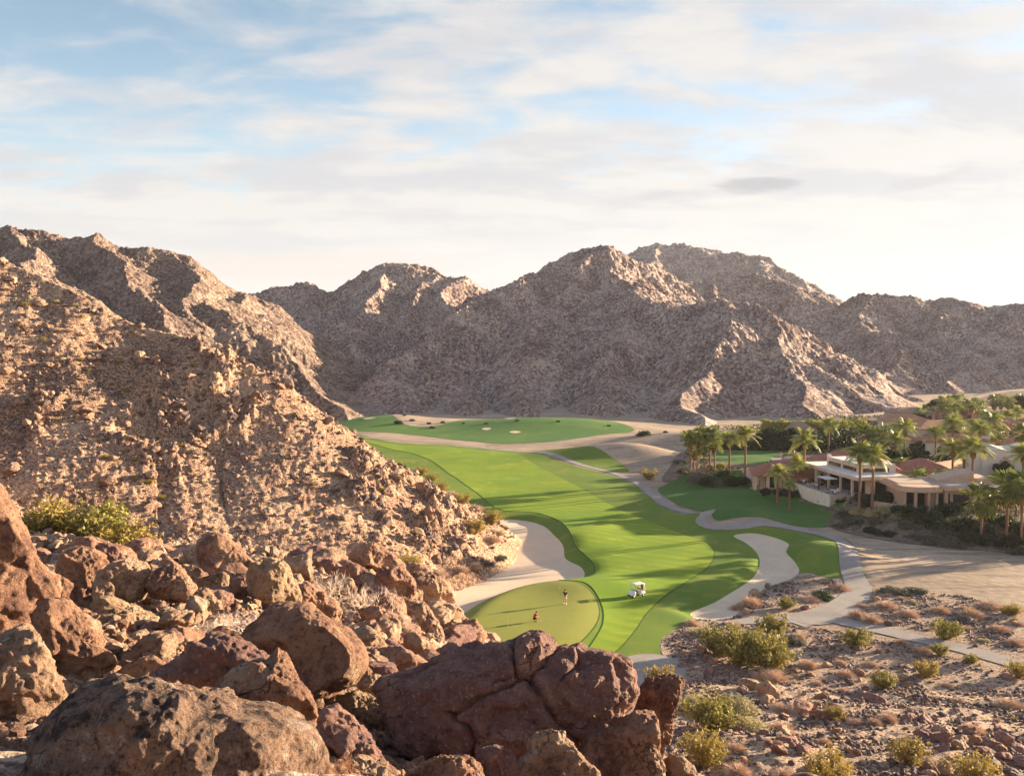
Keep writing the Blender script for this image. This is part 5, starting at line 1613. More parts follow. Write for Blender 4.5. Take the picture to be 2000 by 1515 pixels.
G1 = 'bushes on the stony desert slope'
DES = [
    ('creosote', 1402, 1280, 84, 1.0, 'olive bush at the left end of the big green thicket'), ('creosote', 1450, 1296, 110, 1.0, 'tall olive bush in the middle of the big green thicket'),
    ('creosote', 1502, 1306, 100, 1.0, 'bright green bush at the right end of the big green thicket'), ('creosote', 1512, 1240, 62, 1.0, 'dark green bush beside the path junction behind the thicket'),
    ('greysage', 1548, 1256, 60, .9, 'grey-green bush between the thicket and the path junction'), ('sage', 1372, 1238, 56, .9, 'pale bush on the rocks right of the putting green'),
    ('creosote', 1672, 1262, 66, .8, 'green bush on the near side of the lower cart path'), ('creosote', 1848, 1248, 62, .9, 'dark green bush beyond the lower cart path'),
    ('creosote', 1836, 1278, 40, .8, 'small green bush touching the near edge of the lower cart path'), ('creosote', 1896, 1296, 36, .8, 'small olive tuft beside the lower cart path further right'),
    ('yellow', 1990, 1322, 56, .9, 'yellow bush at the right edge beside the path'), ('yellow', 1810, 1322, 58, .9, 'yellow-olive bush below the lower cart path'),
    ('creosote', 1724, 1346, 56, .9, 'rounded olive bush among pink dry shrubs'), ('yellow', 1776, 1490, 92, .8, 'spreading yellow-green bush near the bottom right'),
    ('yellow', 1622, 1530, 110, .9, 'yellow-green bush cut by the bottom edge'), ('yellow', 1908, 1535, 116, .8, 'golden bush in the bottom right corner'),
    ('yellow', 1632, 1404, 44, .9, 'small yellow bush in the middle of the slope'), ('creosote', 1536, 1188, 38, .9, 'dark green bush on the stony strip beside the right bunker'),
    ('dark', 1606, 1168, 48, .7, 'dark shrub near the top of the stony strip'), ('greysage', 1748, 1158, 66, .6, 'grey-green shrub at the edge of the sandy wash'),
    ('greysage', 1790, 1156, 54, .6, 'second grey-green shrub at the edge of the sandy wash'), ('sage', 1362, 1376, 70, .9, 'pale sage bush just right of the craggy boulder'),
    ('creosote', 1390, 1424, 116, .9, 'large olive-yellow bush right of the craggy boulder'), ('sage', 1440, 1388, 100, .8, 'pale sage bush with rounded top'),
    ('sage', 1466, 1424, 84, .8, 'lower pale sage bush beside the large olive-yellow bush'), ('yellow', 1378, 1500, 110, 1.0, 'yellow bush right of the bottom rocks'),
    ('sage', 1350, 1450, 60, .8, 'small sage bush squeezed behind the craggy boulder'), ('yellow', 1288, 1340, 66, 1.0, 'yellow grassy bush in front of the round sand patch'),
    ('dry', 1504, 1330, 84, .7, 'wide pink-tan dry shrub below the thicket'), ('dry', 1470, 1342, 44, .7, 'tan dry shrub at the left end of the pink-tan one'),
    ('dry', 1578, 1302, 44, .8, 'round dry shrub right of the thicket'), ('dry', 1652, 1322, 44, .8, 'round peach dry shrub in the centre of the slope'), ('dry', 1640, 1296, 28, .8, 'small dry shrub under the green bush by the path'),
    ('dry', 1700, 1214, 52, .7, 'dry shrub inside the bend of the path'), ('dry', 1676, 1206, 44, .9, 'tall brown dry shrub at the edge of the path bend'), ('dry', 1730, 1186, 50, .7, 'wide dry shrub above the path bend'),
    ('dry', 1772, 1202, 48, .7, 'pink dry shrub in the band above the path'), ('dry', 1800, 1274, 38, .8, 'orange dry shrub on the near side of the path'), ('dry', 1836, 1196, 46, .7, 'dry shrub beneath the sandy wash'),
    ('dry', 1896, 1204, 54, .8, 'large peach dry shrub right of centre above the path'), ('dry', 1930, 1186, 60, .6, 'flat golden dry shrub near the wash'), ('dry', 1952, 1232, 48, .7, 'dry shrub on the right above the path'),
    ('dry', 1982, 1258, 44, .7, 'dry shrub near the right edge above the path'), ('yellow', 1980, 1200, 46, .7, 'yellow bush near the right edge by the wash'), ('dry', 1870, 1372, 32, .8, 'small dry shrub on the bare right slope'),
    ('dry', 1898, 1430, 56, .8, 'round peach dry shrub left of the bottom right cluster'), ('dry', 1672, 1414, 36, .8, 'small bright orange dry shrub'), ('dry', 1732, 1406, 46, .8, 'dry shrub beside the orange one'),
    ('dry', 1708, 1412, 32, .8, 'small dry shrub between two larger ones'), ('dry', 1562, 1392, 48, .8, 'dry shrub behind the rust stones'), ('dry', 1524, 1386, 50, .7, 'pink dry shrub left of the rust stones'),
    ('dry', 1524, 1426, 56, .7, 'spiky pink dry shrub in the gully'), ('dry', 1436, 1466, 52, .8, 'dry shrub under the sage bushes'), ('dry', 1440, 1508, 62, .7, 'wide dry shrub near the bottom edge'),
    ('dry', 1530, 1516, 56, .7, 'dry shrub at the bottom edge left of the yellow-green bush'), ('dry', 1970, 1380, 60, .7, 'pink dry shrub by the right edge'), ('dry', 1646, 1352, 30, .8, 'small dry shrub under the peach one'),
    ('dry', 1466, 1184, 54, .9, 'brown dry shrub at the tip of the right bunker'), ('dry', 1440, 1190, 36, .8, 'small brown dry shrub left of the bunker tip'), ('dry', 1640, 1152, 44, .8, 'tan dry shrub beside the cart path above the junction'),
    ('dry', 1580, 1172, 50, .5, 'low pale dry shrub on the stony strip'), ('dry', 1560, 1246, 34, .8, 'dry shrub beside the path junction'), ('dry', 1850, 1340, 26, .8, 'tiny dry shrub right of the yellow-olive bush'), ('dry', 1610, 1452, 34, .8, 'small dry shrub above the bottom yellow-green bush'),
    ('dry', 1700, 1300, 34, .7, 'dry shrub above the rounded olive bush'), ('dry', 1760, 1256, 34, .7, 'dry shrub on the lower edge of the path'), ('dry', 1596, 1336, 26, .7, 'tiny dry shrub right of the thicket rocks'),
    ('dry', 1500, 1252, 40, .6, 'low dry shrub behind the thicket'), ('dry', 1350, 1218, 34, .7, 'dry shrub by the corner of the putting green turf'), ('dry', 1430, 1222, 40, .6, 'low pale shrub above the thicket')]
for (k, x_, y_, w_, tl, lb) in DES:
    bush_px(k, x_, y_, w_, lb, G1, tl)
for i in range(48):
    z_ = vr.choice([dzone, dzone, dz2, dz2])
    while True:
        x_ = vr.uniform(z_[:, 0].min(), min(2000, z_[:, 0].max())); y_ = vr.uniform(z_[:, 1].min(), 1500)
        if poly_sd(z_, np.array([x_]), np.array([y_]))[0] < -6: break
    nm = min(DN, key=lambda a: (a[0][0] - x_) ** 2 + (a[0][1] - y_) ** 2)[1]
    w_ = vr.uniform(12, 28)
    bush_px(vr.choice(['dry', 'dry', 'dry', 'sage', 'yellow']), x_, y_, w_, 'tiny %s tuft %s' % ('low' if w_ < 20 else 'rounded', nm), 'tiny tufts between the desert bushes', .75)

G2_ = 'bushes at the foot of the left hill'
for (k, x_, y_, w_, tl, lb) in [
        ('yellow', 822, 928, 34, .8, 'yellow bush high on the fairway side of the hill'), ('yellow', 842, 942, 36, .8, 'yellow bush on the hill edge above the bunker'), ('yellow', 862, 958, 34, .8, 'third yellow bush down the hill edge'),
        ('dry', 882, 970, 36, .8, 'dry bush on the hill edge'), ('yellow', 905, 984, 40, .8, 'yellow bush near the toe of the hill'), ('dry', 928, 996, 36, .8, 'dry bush near the toe of the hill'),
        ('yellow', 962, 1024, 44, 1.0, 'dark golden bush at the tip of the hill beside the bunker'), ('dry', 974, 1044, 30, .8, 'dry bush at the bunker edge'), ('yellow', 928, 1042, 50, .9, 'golden bush on the lit face above the bunker'),
        ('dry', 962, 1058, 34, 1.0, 'orange dry bush by the bunker'), ('greysage', 978, 1092, 34, .8, 'grey bush at the bunker edge'), ('greysage', 950, 1102, 40, .7, 'grey bush left of the bunker edge'), ('dry', 926, 1108, 36, .7, 'brown bush along the foot of the hill'),
        ('dry', 898, 1114, 40, .7, 'brown bush further left along the foot of the hill'), ('yellow', 802, 1110, 50, .9, 'golden bush above the squared tan boulder'), ('yellow', 778, 1106, 34, 1.0, 'narrow golden bush beside it'),
        ('dry', 850, 1124, 60, .6, 'pale dry bush on the corner of the bunker')]:
    bush_px(k, x_, y_, w_, lb, G2_, tl)
hv = [('upper left part', -60, 400, 560, 700), ('middle', 60, 560, 700, 880), ('lower part', 60, 780, 880, 1040)]
for i in range(86):
    nm, x0, x1, y0, y1 = vr.choice(hv)
    x_, y_ = vr.uniform(x0, x1), vr.uniform(y0, y1)
    p = cast(x_, y_, 60, 200, 300)
    if p is None or left_hill(p[:1], p[1:2])[0] < p[2] - 1.0: continue
    k = vr.choice(['dry', 'dry', 'yellow', 'sage'])
    put_bush(k, p, vr.uniform(9, 20) / FPX * p[1], '%s tuft on the %s of the sunlit hill' % ({'dry': 'small dry', 'yellow': 'small yellow', 'sage': 'small pale'}[k], nm), 'tufts dotting the left hill', .8)

G3_ = 'bushes among the foreground boulders'
for (k, x_, y_, w_, tl, D_, lb) in [
        ('yellow', 110, 1092, 130, .8, 46, 'yellowish bush beside the tall left boulder'), ('creosote', 176, 1096, 150, .8, 46, 'olive bush with brown base behind the rocks'), ('yellow', 244, 1104, 130, .75, 45, 'yellow-green bush behind the small dark boulder'),
        ('yellow', 82, 1110, 90, .9, 46, 'brownish bush low against the tall left boulder'), ('yellow', 276, 1100, 70, .8, 48, 'yellowish bush at the right end of the green bushes'), ('yellow', 96, 1020, 60, 1.0, 62, 'golden bush on the slope above the green bushes'),
        ('bare', 652, 1104, 70, 1.1, None, 'small pale bare shrub at the top of the middle rocks'), ('bare', 640, 1190, 120, 1.2, None, 'pale bare shrub left of the dark oval boulder'), ('bare', 728, 1232, 190, .9, None, 'largest pale bare shrub in the middle of the rocks'),
        ('bare', 785, 1246, 100, .9, None, 'bare shrub right of the largest one'), ('bare', 520, 1160, 100, .7, None, 'whitish dry cushion growing on the pale sunlit boulder'), ('dry', 962, 1262, 44, .9, 40, 'round pale dry shrub at the edge of the putting green'),
        ('bare', 470, 1244, 170, .5, None, 'fallen tangle of dry branches between the rock piles'), ('bare', 408, 1240, 100, .55, None, 'smaller tangle of dry branches left of the fallen one'),
        ('brown', 668, 1540, 120, 1.0, 6.5, 'wiry brown twigs at the right end of the mottled boulder'), ('dry', 790, 1180, 40, .8, 36, 'tan tuft beside the reddish block boulder'), ('dry', 620, 1092, 60, .6, 46, 'low dry bush behind the middle rock pile')]:
    bush_px(k, x_, y_, w_, lb, G3_, tl, D_)

G4_ = 'shrubs on the bank below the villas'
BANK = [('greysage', 1340, 925, 44), ('greysage', 1358, 940, 40), ('dark', 1384, 946, 44), ('greysage', 1405, 948, 40), ('dark', 1430, 946, 44), ('greysage', 1372, 932, 36), ('dark', 1412, 930, 36), ('dark', 1452, 944, 36), ('greysage', 1325, 905, 30),
        ('dark', 1500, 952, 26), ('dark', 1525, 966, 36), ('dark', 1550, 968, 40), ('dark', 1572, 962, 30), ('dark', 1600, 950, 26), ('dark', 1640, 980, 24), ('dark', 1690, 985, 60), ('dark', 1715, 978, 44), ('dark', 1740, 972, 50), ('dark', 1765, 968, 40),
        ('greysage', 1650, 1008, 40), ('sage', 1672, 1002, 44), ('greysage', 1668, 1022, 50), ('sage', 1700, 1006, 44), ('sage', 1730, 1000, 50), ('greysage', 1712, 1020, 36), ('dark', 1755, 1000, 40), ('dark', 1785, 1008, 66), ('dark', 1815, 1018, 60),
        ('greysage', 1770, 1030, 44), ('dark', 1855, 1006, 70), ('dark', 1880, 1030, 66), ('greysage', 1850, 1040, 60), ('dark', 1700, 1040, 34), ('dark', 1720, 1045, 36), ('dark', 1738, 1046, 28), ('greysage', 1790, 1052, 40), ('greysage', 1820, 1060, 60),
        ('greysage', 1860, 1066, 64), ('dark', 1900, 1060, 60), ('dark', 1915, 1045, 66), ('greysage', 1950, 1052, 50), ('dark', 1975, 1066, 56), ('dark', 1955, 1022, 60), ('dark', 1995, 1040, 60), ('dark', 1930, 1015, 40), ('greysage', 1640, 1030, 34), ('greysage', 1990, 1080, 50),
        ('dark', 2030, 1060, 60), ('dark', 1836, 1030, 44), ('sage', 1750, 1012, 30)]
BNEAR = [((1340, 920), 'under the left fan palms'), ((1430, 940), 'under the two lone date palms'), ((1530, 960), 'before the red tile villa'), ((1600, 950), 'beside the white villa'), ((1700, 980), 'right of the terrace'),
         ((1660, 1010), 'at the lawn corner'), ((1720, 1045), 'low on the sandy bank'), ((1740, 1005), 'between the flat-roofed villas'), ((1800, 1015), 'below the beige porch'), ((1870, 1020), 'below the beige villa'),
         ((1840, 1060), 'at the foot of the bank'), ((1910, 1055), 'below the big fan palm'), ((1980, 1050), 'by the low curving wall')]
for (k, x_, y_, w_) in BANK:
    nm = min(BNEAR, key=lambda a: (a[0][0] - x_) ** 2 + (a[0][1] - y_) ** 2)[1]
    bush_px(k, x_, y_, w_, '%s %s shrub %s' % ('large' if w_ > 50 else ('medium' if w_ > 38 else 'small'), {'dark': 'dark green', 'greysage': 'grey-green', 'sage': 'pale'}[k], nm), G4_, .85)
bush_px('bright', 1408, 918, 30, 'bright yellow-green shrub beside the left fan palms', G4_, 1.1)
bush_px('yellow', 1268, 936, 42, 'rounded yellow-green bush on the sand beyond the cart path', G4_, .8)
bush_px('dark', 1257, 850, 32, 'dark round bush at the end of the far turf', 'bushes at the foot of the mountains', .8)
for (x_, y_, w_) in [(778, 828, 22), (704, 860, 18), (845, 836, 14), (1010, 822, 10), (680, 815, 12), (690, 806, 12), (668, 800, 10), (720, 800, 12), (735, 806, 10), (950, 828, 10), (838, 828, 12), (805, 822, 12), (790, 812, 10), (755, 800, 9), (1090, 824, 10), (1300, 845, 12), (1190, 832, 10), (865, 826, 12), (905, 828, 9)]:
    bush_px('dark', x_, y_, w_, 'dark bush %s' % ('beyond the left end of the far turf' if x_ < 760 else ('in the notch of the far turf' if x_ < 870 else 'along the back of the far turf')), 'bushes at the foot of the mountains', .8)


# ------------------------------------------------------------------ palms
def frond_pinnate(rng, L, droop, n=20, w=0.34):
    """one feather frond along +x from the origin: vertices, faces"""
    t = np.linspace(0, 1, 9)
    lift = rng.uniform(.05, 1.05)
    x = L * t * math.cos(lift) * (1 - .12 * t); z = L * (math.sin(lift) * t - droop * t ** 2.1)
    spine = np.stack([x, np.zeros(9), z], 1)
    V, F = [], []; b = 0
    for j in range(n):
        u = .12 + .88 * j / n; k = min(int(u * 8), 7); f = u * 8 - k
        p = spine[k] * (1 - f) + spine[k + 1] * f; d = spine[k + 1] - spine[k]; d /= np.linalg.norm(d)
        ll = w * L * math.sin(math.pi * (0.15 + .8 * u)) * rng.uniform(.85, 1.1)
        for sgn in (-1, 1):
            e = p + d * ll * .55 + np.array([0, sgn * ll * .75, -ll * .28 + rng.normal() * .03])
            q = p + d * .12 * L / 3
            V += [p, q, e]; F.append([b, b + 1, b + 2] if sgn > 0 else [b + 1, b, b + 2]); b += 3
    for k in range(8):
        s = .018 * L / 3 * (1 - k / 9)
        V += [spine[k] - [0, s, 0], spine[k] + [0, s, 0], spine[k + 1] + [0, s * .8, 0], spine[k + 1] - [0, s * .8, 0]]
    V = np.array(V)
    F4 = np.array([[b + 4 * k, b + 4 * k + 1, b + 4 * k + 2, b + 4 * k + 3] for k in range(8)])
    return V, np.array(F), F4


def rotz(V, a):
    c, s = math.cos(a), math.sin(a)
    return V @ np.array([[c, s, 0], [-s, c, 0], [0, 0, 1]])


def roty(V, a):
    c, s = math.cos(a), math.sin(a)
    return V @ np.array([[c, 0, -s], [0, 1, 0], [s, 0, c]])


def date_crown(seed, n=40):
    rng = np.random.RandomState(seed); mb = MB()
    for i in range(n):
        V, F3, F4 = frond_pinnate(rng, rng.uniform(2.9, 3.7), rng.uniform(.35, .95))
        V = rotz(roty(V, -rng.uniform(-.25, .45) if i < n * .75 else -rng.uniform(.5, 1.1)), i * 2.39996 + rng.normal() * .1)
        b = mb.n; mb.v.append(V); mb.n += len(V); mb.f.setdefault(3, []).append(F3 + b); mb.f.setdefault(4, []).append(F4 + b)
    return mb.mesh('crown')


def fan_crown(seed, n=30):
    """round pleated fans on stalks"""
    rng = np.random.RandomState(seed); mb = MB()
    for i in range(n):
        el = rng.uniform(-.75, 1.25); az = i * 2.39996; st = rng.uniform(.7, 1.15)
        Rf = rng.uniform(.75, 1.05); k = 15; a = np.linspace(-2.2, 2.2, k)
        V = [(0, 0, 0), (st, 0, 0)]; F = []
        for j in range(k):
            rr = Rf * rng.uniform(.88, 1.05) * (0.75 + .25 * math.cos(a[j]))
            V.append((st + rr * math.cos(a[j]), rr * math.sin(a[j]), -.30 * rr - .10 * abs(math.sin(a[j]))))
            V.append((st + rr * .5 * math.cos(a[j] + .14), rr * .5 * math.sin(a[j] + .14), -.02))
        for j in range(k - 1):
            F.append([1, 2 + 2 * j, 3 + 2 * j])
            F.append([1, 3 + 2 * j, 4 + 2 * j] if j % 2 else [1, 2 + 2 * j, 3 + 2 * j])
        V = np.array(V, float)
        V = rotz(roty(V, -el), az) 
        b = mb.n; mb.v.append(V); mb.n += len(V); mb.f.setdefault(3, []).append(np.array(F) + b)
        p0 = V[0]; p1 = V[1]
        mb.tube([p0, (p0 + p1) / 2 + [0, 0, .03], p1], [.03, .022, .015], 3, False)
    return mb.mesh('crown')


def skirt(seed, n=26, r=.55, h=1.1):
    rng = np.random.RandomState(seed); V, F = [], []
    for i in range(n * 3):
        a = rng.uniform(0, 6.28); z = rng.uniform(-.1, -.7) * h; L = rng.uniform(.5, 1.0) * h
        o_ = np.array([math.cos(a), math.sin(a), 0]); t = np.array([-o_[1], o_[0], 0]) * rng.uniform(.05, .12)
        p = o_ * .15 + [0, 0, z]; q = o_ * r * rng.uniform(.6, 1.1) + [0, 0, z - L * .45]; e = o_ * r * .6 + [0, 0, z - L]
        b = len(V); V += [p - t, p + t, q + t * 2, q - t * 2, e + t, e - t]; F += [[b, b + 1, b + 2, b + 3], [b + 3, b + 2, b + 4, b + 5]]
    return mesh_np('dead_fronds', np.array(V), np.array(F), False)


def trunk_mesh(seed, r=.26):
    """unit-height palm trunk with ringed, flared base"""
    rng = np.random.RandomState(seed); n = 34; k = 10
    z = np.linspace(0, 1, n); rr = r * (1 - .22 * z + .35 * np.exp(-z * 14)) * (1 + .07 * ((np.arange(n) % 2) * 2 - 1)) 
    rr[-4:] *= 1.35
    bend = .012 * rng.normal(size=2)
    th = np.arange(k) * 2 * np.pi / k
    V = np.stack([rr[:, None] * np.cos(th) + (bend[0] * np.sin(z * 3) * 10)[:, None], rr[:, None] * np.sin(th) + (bend[1] * np.sin(z * 2.4) * 10)[:, None], np.broadcast_to(z[:, None], (n, k))], -1).reshape(-1, 3)
    i = np.arange(n - 1)[:, None] * k; j = np.arange(k)[None]; j2 = (j + 1) % k
    F = np.stack([i + j, i + j2, i + k + j2, i + k + j], -1).reshape(-1, 4)
    top = (bend[0] * math.sin(3) * 10, bend[1] * math.sin(2.4) * 10)
    return mesh_np('trunk', V, F, True), top


DATE = [date_crown(500 + k) for k in range(3)]
FAN = [fan_crown(520 + k) for k in range(3)]
SK = [skirt(540 + k) for k in range(2)]
TR = [trunk_mesh(560 + k) for k in range(3)]
for m in DATE: m.materials.append(M['frond'])
for m in FAN: m.materials.append(M['fan_frond'])
for m in SK: m.materials.append(M['dryfrond'])
for m, _ in TR: m.materials.append(M['palm_trunk'])
PALMS = []


def palm(kind, x_, ybase, ytop, label, group, z=3.0, wide=1.0, D=None, lean=0.0):
    if D is None:
        xy = on_z(x_, ybase, z)
    else:
        q = at(x_, ybase, D); xy = q[:2]
    zz = valley(xy[:1], xy[1:2])[0]
    Y = xy[1]
    top = at(x_, ytop, Y)[2]
    Ht = max(1.2, top - zz)
    cs = (1.15 if kind == 'date' else 1.45) * wide
    hc = Ht - (1.6 * cs if kind == 'date' else 1.2 * cs)      # crown springs here
    hc = max(.5, hc)
    o = empty('palm_tree', (xy[0], xy[1], zz - .05), vr.uniform(0, 6.28))
    tm, tp = vr.choice(TR)
    t = link('trunk', tm, None, o); w = (1.0 if kind == 'date' else .8) * (0.9 + .1 * wide); t.scale = (w, w, hc + .2)
    c = link('crown', vr.choice(DATE if kind == 'date' else FAN), None, o); c.location = (tp[0] * w, tp[1] * w, hc); c.scale = (cs, cs, cs); c.rotation_euler = (0, 0, vr.uniform(0, 6.28))
    s = link('dead_fronds', vr.choice(SK), None, c); s.scale = (.8, .8, .8) if kind == 'date' else (.95, .95, 1)
    tag(o, label, 'palm tree', group)
    PALMS.append(o)
    return o


GP = 'palm trees around the villas'
for i, (x_, yb, yt, w) in enumerate([(1348, 918, 842, 1.05), (1362, 921, 831, 1.2), (1375, 923, 854, 1.0), (1386, 920, 836, 1.2), (1395, 922, 850, 1.0), (1355, 916, 868, .9)]):
    palm('fan', x_, yb, yt, ['leftmost fan palm of the left clump', 'tallest fan palm of the left clump', 'short fan palm in the middle of the left clump', 'thick-crowned fan palm right of centre in the left clump', 'rightmost fan palm of the left clump', 'lowest fan palm tucked into the left clump'][i], GP, 3.0, w)
for a in [('date', 1424, 928, 843, 'left one of two lone date palms on the small lawn', 1.0), ('date', 1454, 930, 832, 'right, taller one of two lone date palms on the small lawn', 1.12), ('date', 1571, 945, 843, 'tall date palm rising in front of the red tile villa', 1.1),
          ('date', 1618, 884, 818, 'slim palm standing alone above the red tile roof', .95), ('date', 1677, 992, 866, 'left palm of the pair in front of the white villa', 1.05), ('date', 1703, 992, 872, 'right palm of the pair in front of the white villa', 1.05),
          ('date', 1557, 950, 893, 'short date palm at the corner of the red tile villa', .95), ('date', 1519, 962, 908, 'low grey date palm by the porch of the red tile villa', .9), ('date', 1542, 974, 936, 'smallest date palm beside the terrace of the white villa', .6),
          ('date', 1765, 905, 818, 'broad date palm above the round hedge tree', 1.25), ('date', 1748, 915, 846, 'date palm leaning over the round hedge tree', 1.1), ('date', 1722, 900, 852, 'pale date palm behind the white villa', 1.0), ('date', 1827, 905, 832, 'date palm in front of the far red tile villa', 1.05),
          ('date', 1860, 890, 810, 'wide date palm in the middle of the far gardens', 1.35), ('date', 1860, 948, 858, 'date palm by the garden wall left of the adobe building', 1.15), ('date', 1898, 952, 854, 'large date palm just left of the adobe building', 1.3),
          ('date', 1914, 905, 822, 'date palm behind the adobe building', 1.2), ('date', 1882, 925, 876, 'smaller date palm between the wall and the adobe building', .9), ('fan', 1690, 893, 830, 'left fan palm of the pair behind the red roof', 1.3), ('fan', 1724, 893, 828, 'right fan palm of the pair behind the red roof', 1.3),
          ('fan', 1708, 893, 840, 'short fan palm between the pair behind the red roof', 1.0), ('fan', 1785, 970, 914, 'bushy fan palm at the right corner of the white villa', 1.5), ('fan', 1824, 966, 920, 'bushy fan palm behind the beige villa', 1.5), ('fan', 1806, 962, 926, 'small fan palm between the two bushy ones', 1.0),
          ('fan', 1916, 1032, 948, 'large sunlit fan palm in front of the beige villa', 1.3), ('fan', 1966, 1032, 925, 'dark fan palm right of the sunlit one', 1.35), ('fan', 1996, 1038, 918, 'dark fan palm at the right edge', 1.45), ('fan', 1984, 1010, 926, 'fan palm behind the two dark ones', 1.2),
          ('date', 1938, 880, 806, 'tall date palm right of the far gardens', 1.2), ('date', 1952, 868, 812, 'date palm beside the pink building', 1.1), ('fan', 1948, 880, 832, 'fan palm with bright crown near the pink building', 1.2), ('date', 1998, 960, 868, 'date palm cut by the right edge in front of the adobe building', 1.2),
          ('fan', 1997, 890, 826, 'fan palm at the right edge beyond the adobe building', 1.4), ('date', 1760, 930, 893, 'low yellow palm behind the white villa', .8), ('date', 1650, 905, 880, 'low palm among the roofs of the red tile villa', .8), ('date', 1634, 912, 884, 'second low palm among the roofs of the red tile villa', .7),
          ('date', 1898, 868, 818, 'date palm beside the far brown house', 1.0), ('fan', 1862, 846, 788, 'fan palm with a full crown near the far brown house', 1.3), ('fan', 1797, 826, 796, 'lone small palm left of the far brown house', 1.0), ('fan', 1811, 822, 791, 'dark palm above the far brown house', 1.2),
          ('fan', 1845, 830, 774, 'tall dark palm in the far row', 1.5), ('fan', 1856, 828, 782, 'second dark palm in the far row', 1.3), ('fan', 1868, 820, 769, 'highest dark palm in the far row', 1.4), ('fan', 1884, 822, 782, 'rounded dark palm in the far row', 1.3), ('fan', 1897, 826, 776, 'dark palm with long trunk in the far row', 1.4),
          ('fan', 1912, 822, 780, 'last dark palm of the far row', 1.3), ('fan', 1942, 806, 771, 'left palm of the lit group at the far right', 1.5), ('fan', 1955, 805, 770, 'middle palm of the lit group at the far right', 1.5), ('fan', 1969, 810, 774, 'right palm of the lit group at the far right', 1.4),
          ('fan', 1992, 802, 770, 'farthest palm at the right edge', 1.5), ('date', 1925, 850, 800, 'date palm in the gardens below the lit group', 1.1), ('date', 1966, 850, 802, 'date palm in the gardens at the far right', 1.2), ('date', 1985, 838, 796, 'dark date palm near the far right edge', 1.1)]:
    palm(a[0], a[1], a[2], a[3], a[4], GP, 3.0, a[5])

# the row that throws its shadows across the fairway continues outside the frame on the right
for i, (X_, Y_, h) in enumerate([(98, 160, 13), (112, 172, 12), (88, 145, 11), (105, 150, 13), (120, 185, 12), (130, 160, 12)]):
    zz = valley(np.array([X_ * 1.0]), np.array([Y_ * 1.0]))[0]
    pxx = 1000 + X_ / Y_ * FPX; pyb = 668 + (CAM_Z - zz) / Y_ * FPX; pyt = pyb - h / Y_ * FPX
    palm('date', pxx, pyb, pyt, 'palm beyond the right edge of the frame', 'palms beyond the right edge', 3.0, 1.2, Y_)


# ------------------------------------------------------------------ hedges and garden trees
def hedge(name, P0, P1, depth, h, mat, label, seed, n=9000, leaf=.34):
    rng = np.random.RandomState(seed); P0 = np.array(P0, float); P1 = np.array(P1, float)
    L = np.linalg.norm(P1 - P0); d = (P1 - P0) / L; nn = np.array([-d[1], d[0]])
    t = rng.uniform(0, L, n); a = rng.uniform(0, 1, n) * np.pi
    hh = h * (.86 + .2 * n2(t / 3.0, t * 0, seed) + .12 * n2(t / 1.1, t * 0, seed + 1))
    q = rng.uniform(.72, 1.03, n)
    u = np.cos(a) * depth * .5 * q; z = np.maximum(np.sin(a) ** .55 * hh * q, .1)
    z = np.where(rng.uniform(0, 1, n) < .5, z * rng.uniform(.1, 1, n), z)
    xy = P0 + t[:, None] * d + u[:, None] * nn
    g = valley(xy[:, 0], xy[:, 1])
    V, F = leaves(rng, np.column_stack([xy, z + g]), leaf, 1.5, .1)
    o = link(name, mesh_np(name, V, F, False), mat)
    tag(o, label, 'hedge')
    return o


def pxy(x_, y_, z=3.0):
    return on_z(x_, y_, z)


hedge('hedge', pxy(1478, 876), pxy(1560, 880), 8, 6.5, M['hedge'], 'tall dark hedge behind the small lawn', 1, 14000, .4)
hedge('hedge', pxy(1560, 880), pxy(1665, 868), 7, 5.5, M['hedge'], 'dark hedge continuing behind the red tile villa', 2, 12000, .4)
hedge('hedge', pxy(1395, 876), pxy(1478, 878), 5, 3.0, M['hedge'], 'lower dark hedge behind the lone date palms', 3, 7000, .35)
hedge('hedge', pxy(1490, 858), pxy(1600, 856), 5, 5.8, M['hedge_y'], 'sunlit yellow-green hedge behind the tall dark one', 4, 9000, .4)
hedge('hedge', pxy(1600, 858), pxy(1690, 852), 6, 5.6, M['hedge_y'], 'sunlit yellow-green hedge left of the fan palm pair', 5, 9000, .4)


def tree(x_, yb, wpx, hpx, kind, label, name='garden_tree'):
    xy = pxy(x_, yb); D_ = xy[1]; w = wpx / FPX * D_; h = hpx / FPX * D_
    zz = valley(xy[:1], xy[1:2])[0]
    o = empty(name, (xy[0], xy[1], zz), vr.uniform(0, 6.28))
    rng = np.random.RandomState(int(x_)); mb = MB()
    mb.tube([(0, 0, 0), (.05 * w, 0, h * .25), (0, .04 * w, h * .5)], [w * .045, w * .035, w * .02], 7)
    for i in range(7):
        a = i * .9; mb.tube([(0, 0, h * .25), (math.cos(a) * w * .18, math.sin(a) * w * .18, h * .5), (math.cos(a) * w * .34, math.sin(a) * w * .34, h * .66)], [w * .02, w * .013, w * .006], 5)
    mb.build('trunk', M['stem'], o)
    n = 4200; cl = 38
    cc = rng.normal(size=(cl, 3)); cc /= np.linalg.norm(cc, axis=1)[:, None]; cc *= rng.uniform(.4, .86, cl)[:, None]
    k = rng.randint(0, cl, n); r = rng.normal(size=(n, 3)); r /= np.linalg.norm(r, axis=1)[:, None]
    C = (cc[k] + r * rng.uniform(.14, .30, (n, 1))) * np.array([w / 2, w / 2, h * .42]) + [0, 0, h * .56]
    C[:, 2] = np.maximum(C[:, 2], .15)
    V, F = leaves(rng, C, .055 * w, 1.6, .1)
    link('crown', mesh_np('crown', V, F, False), M[kind], o)
    tag(o, label, 'tree', 'garden trees among the villas')


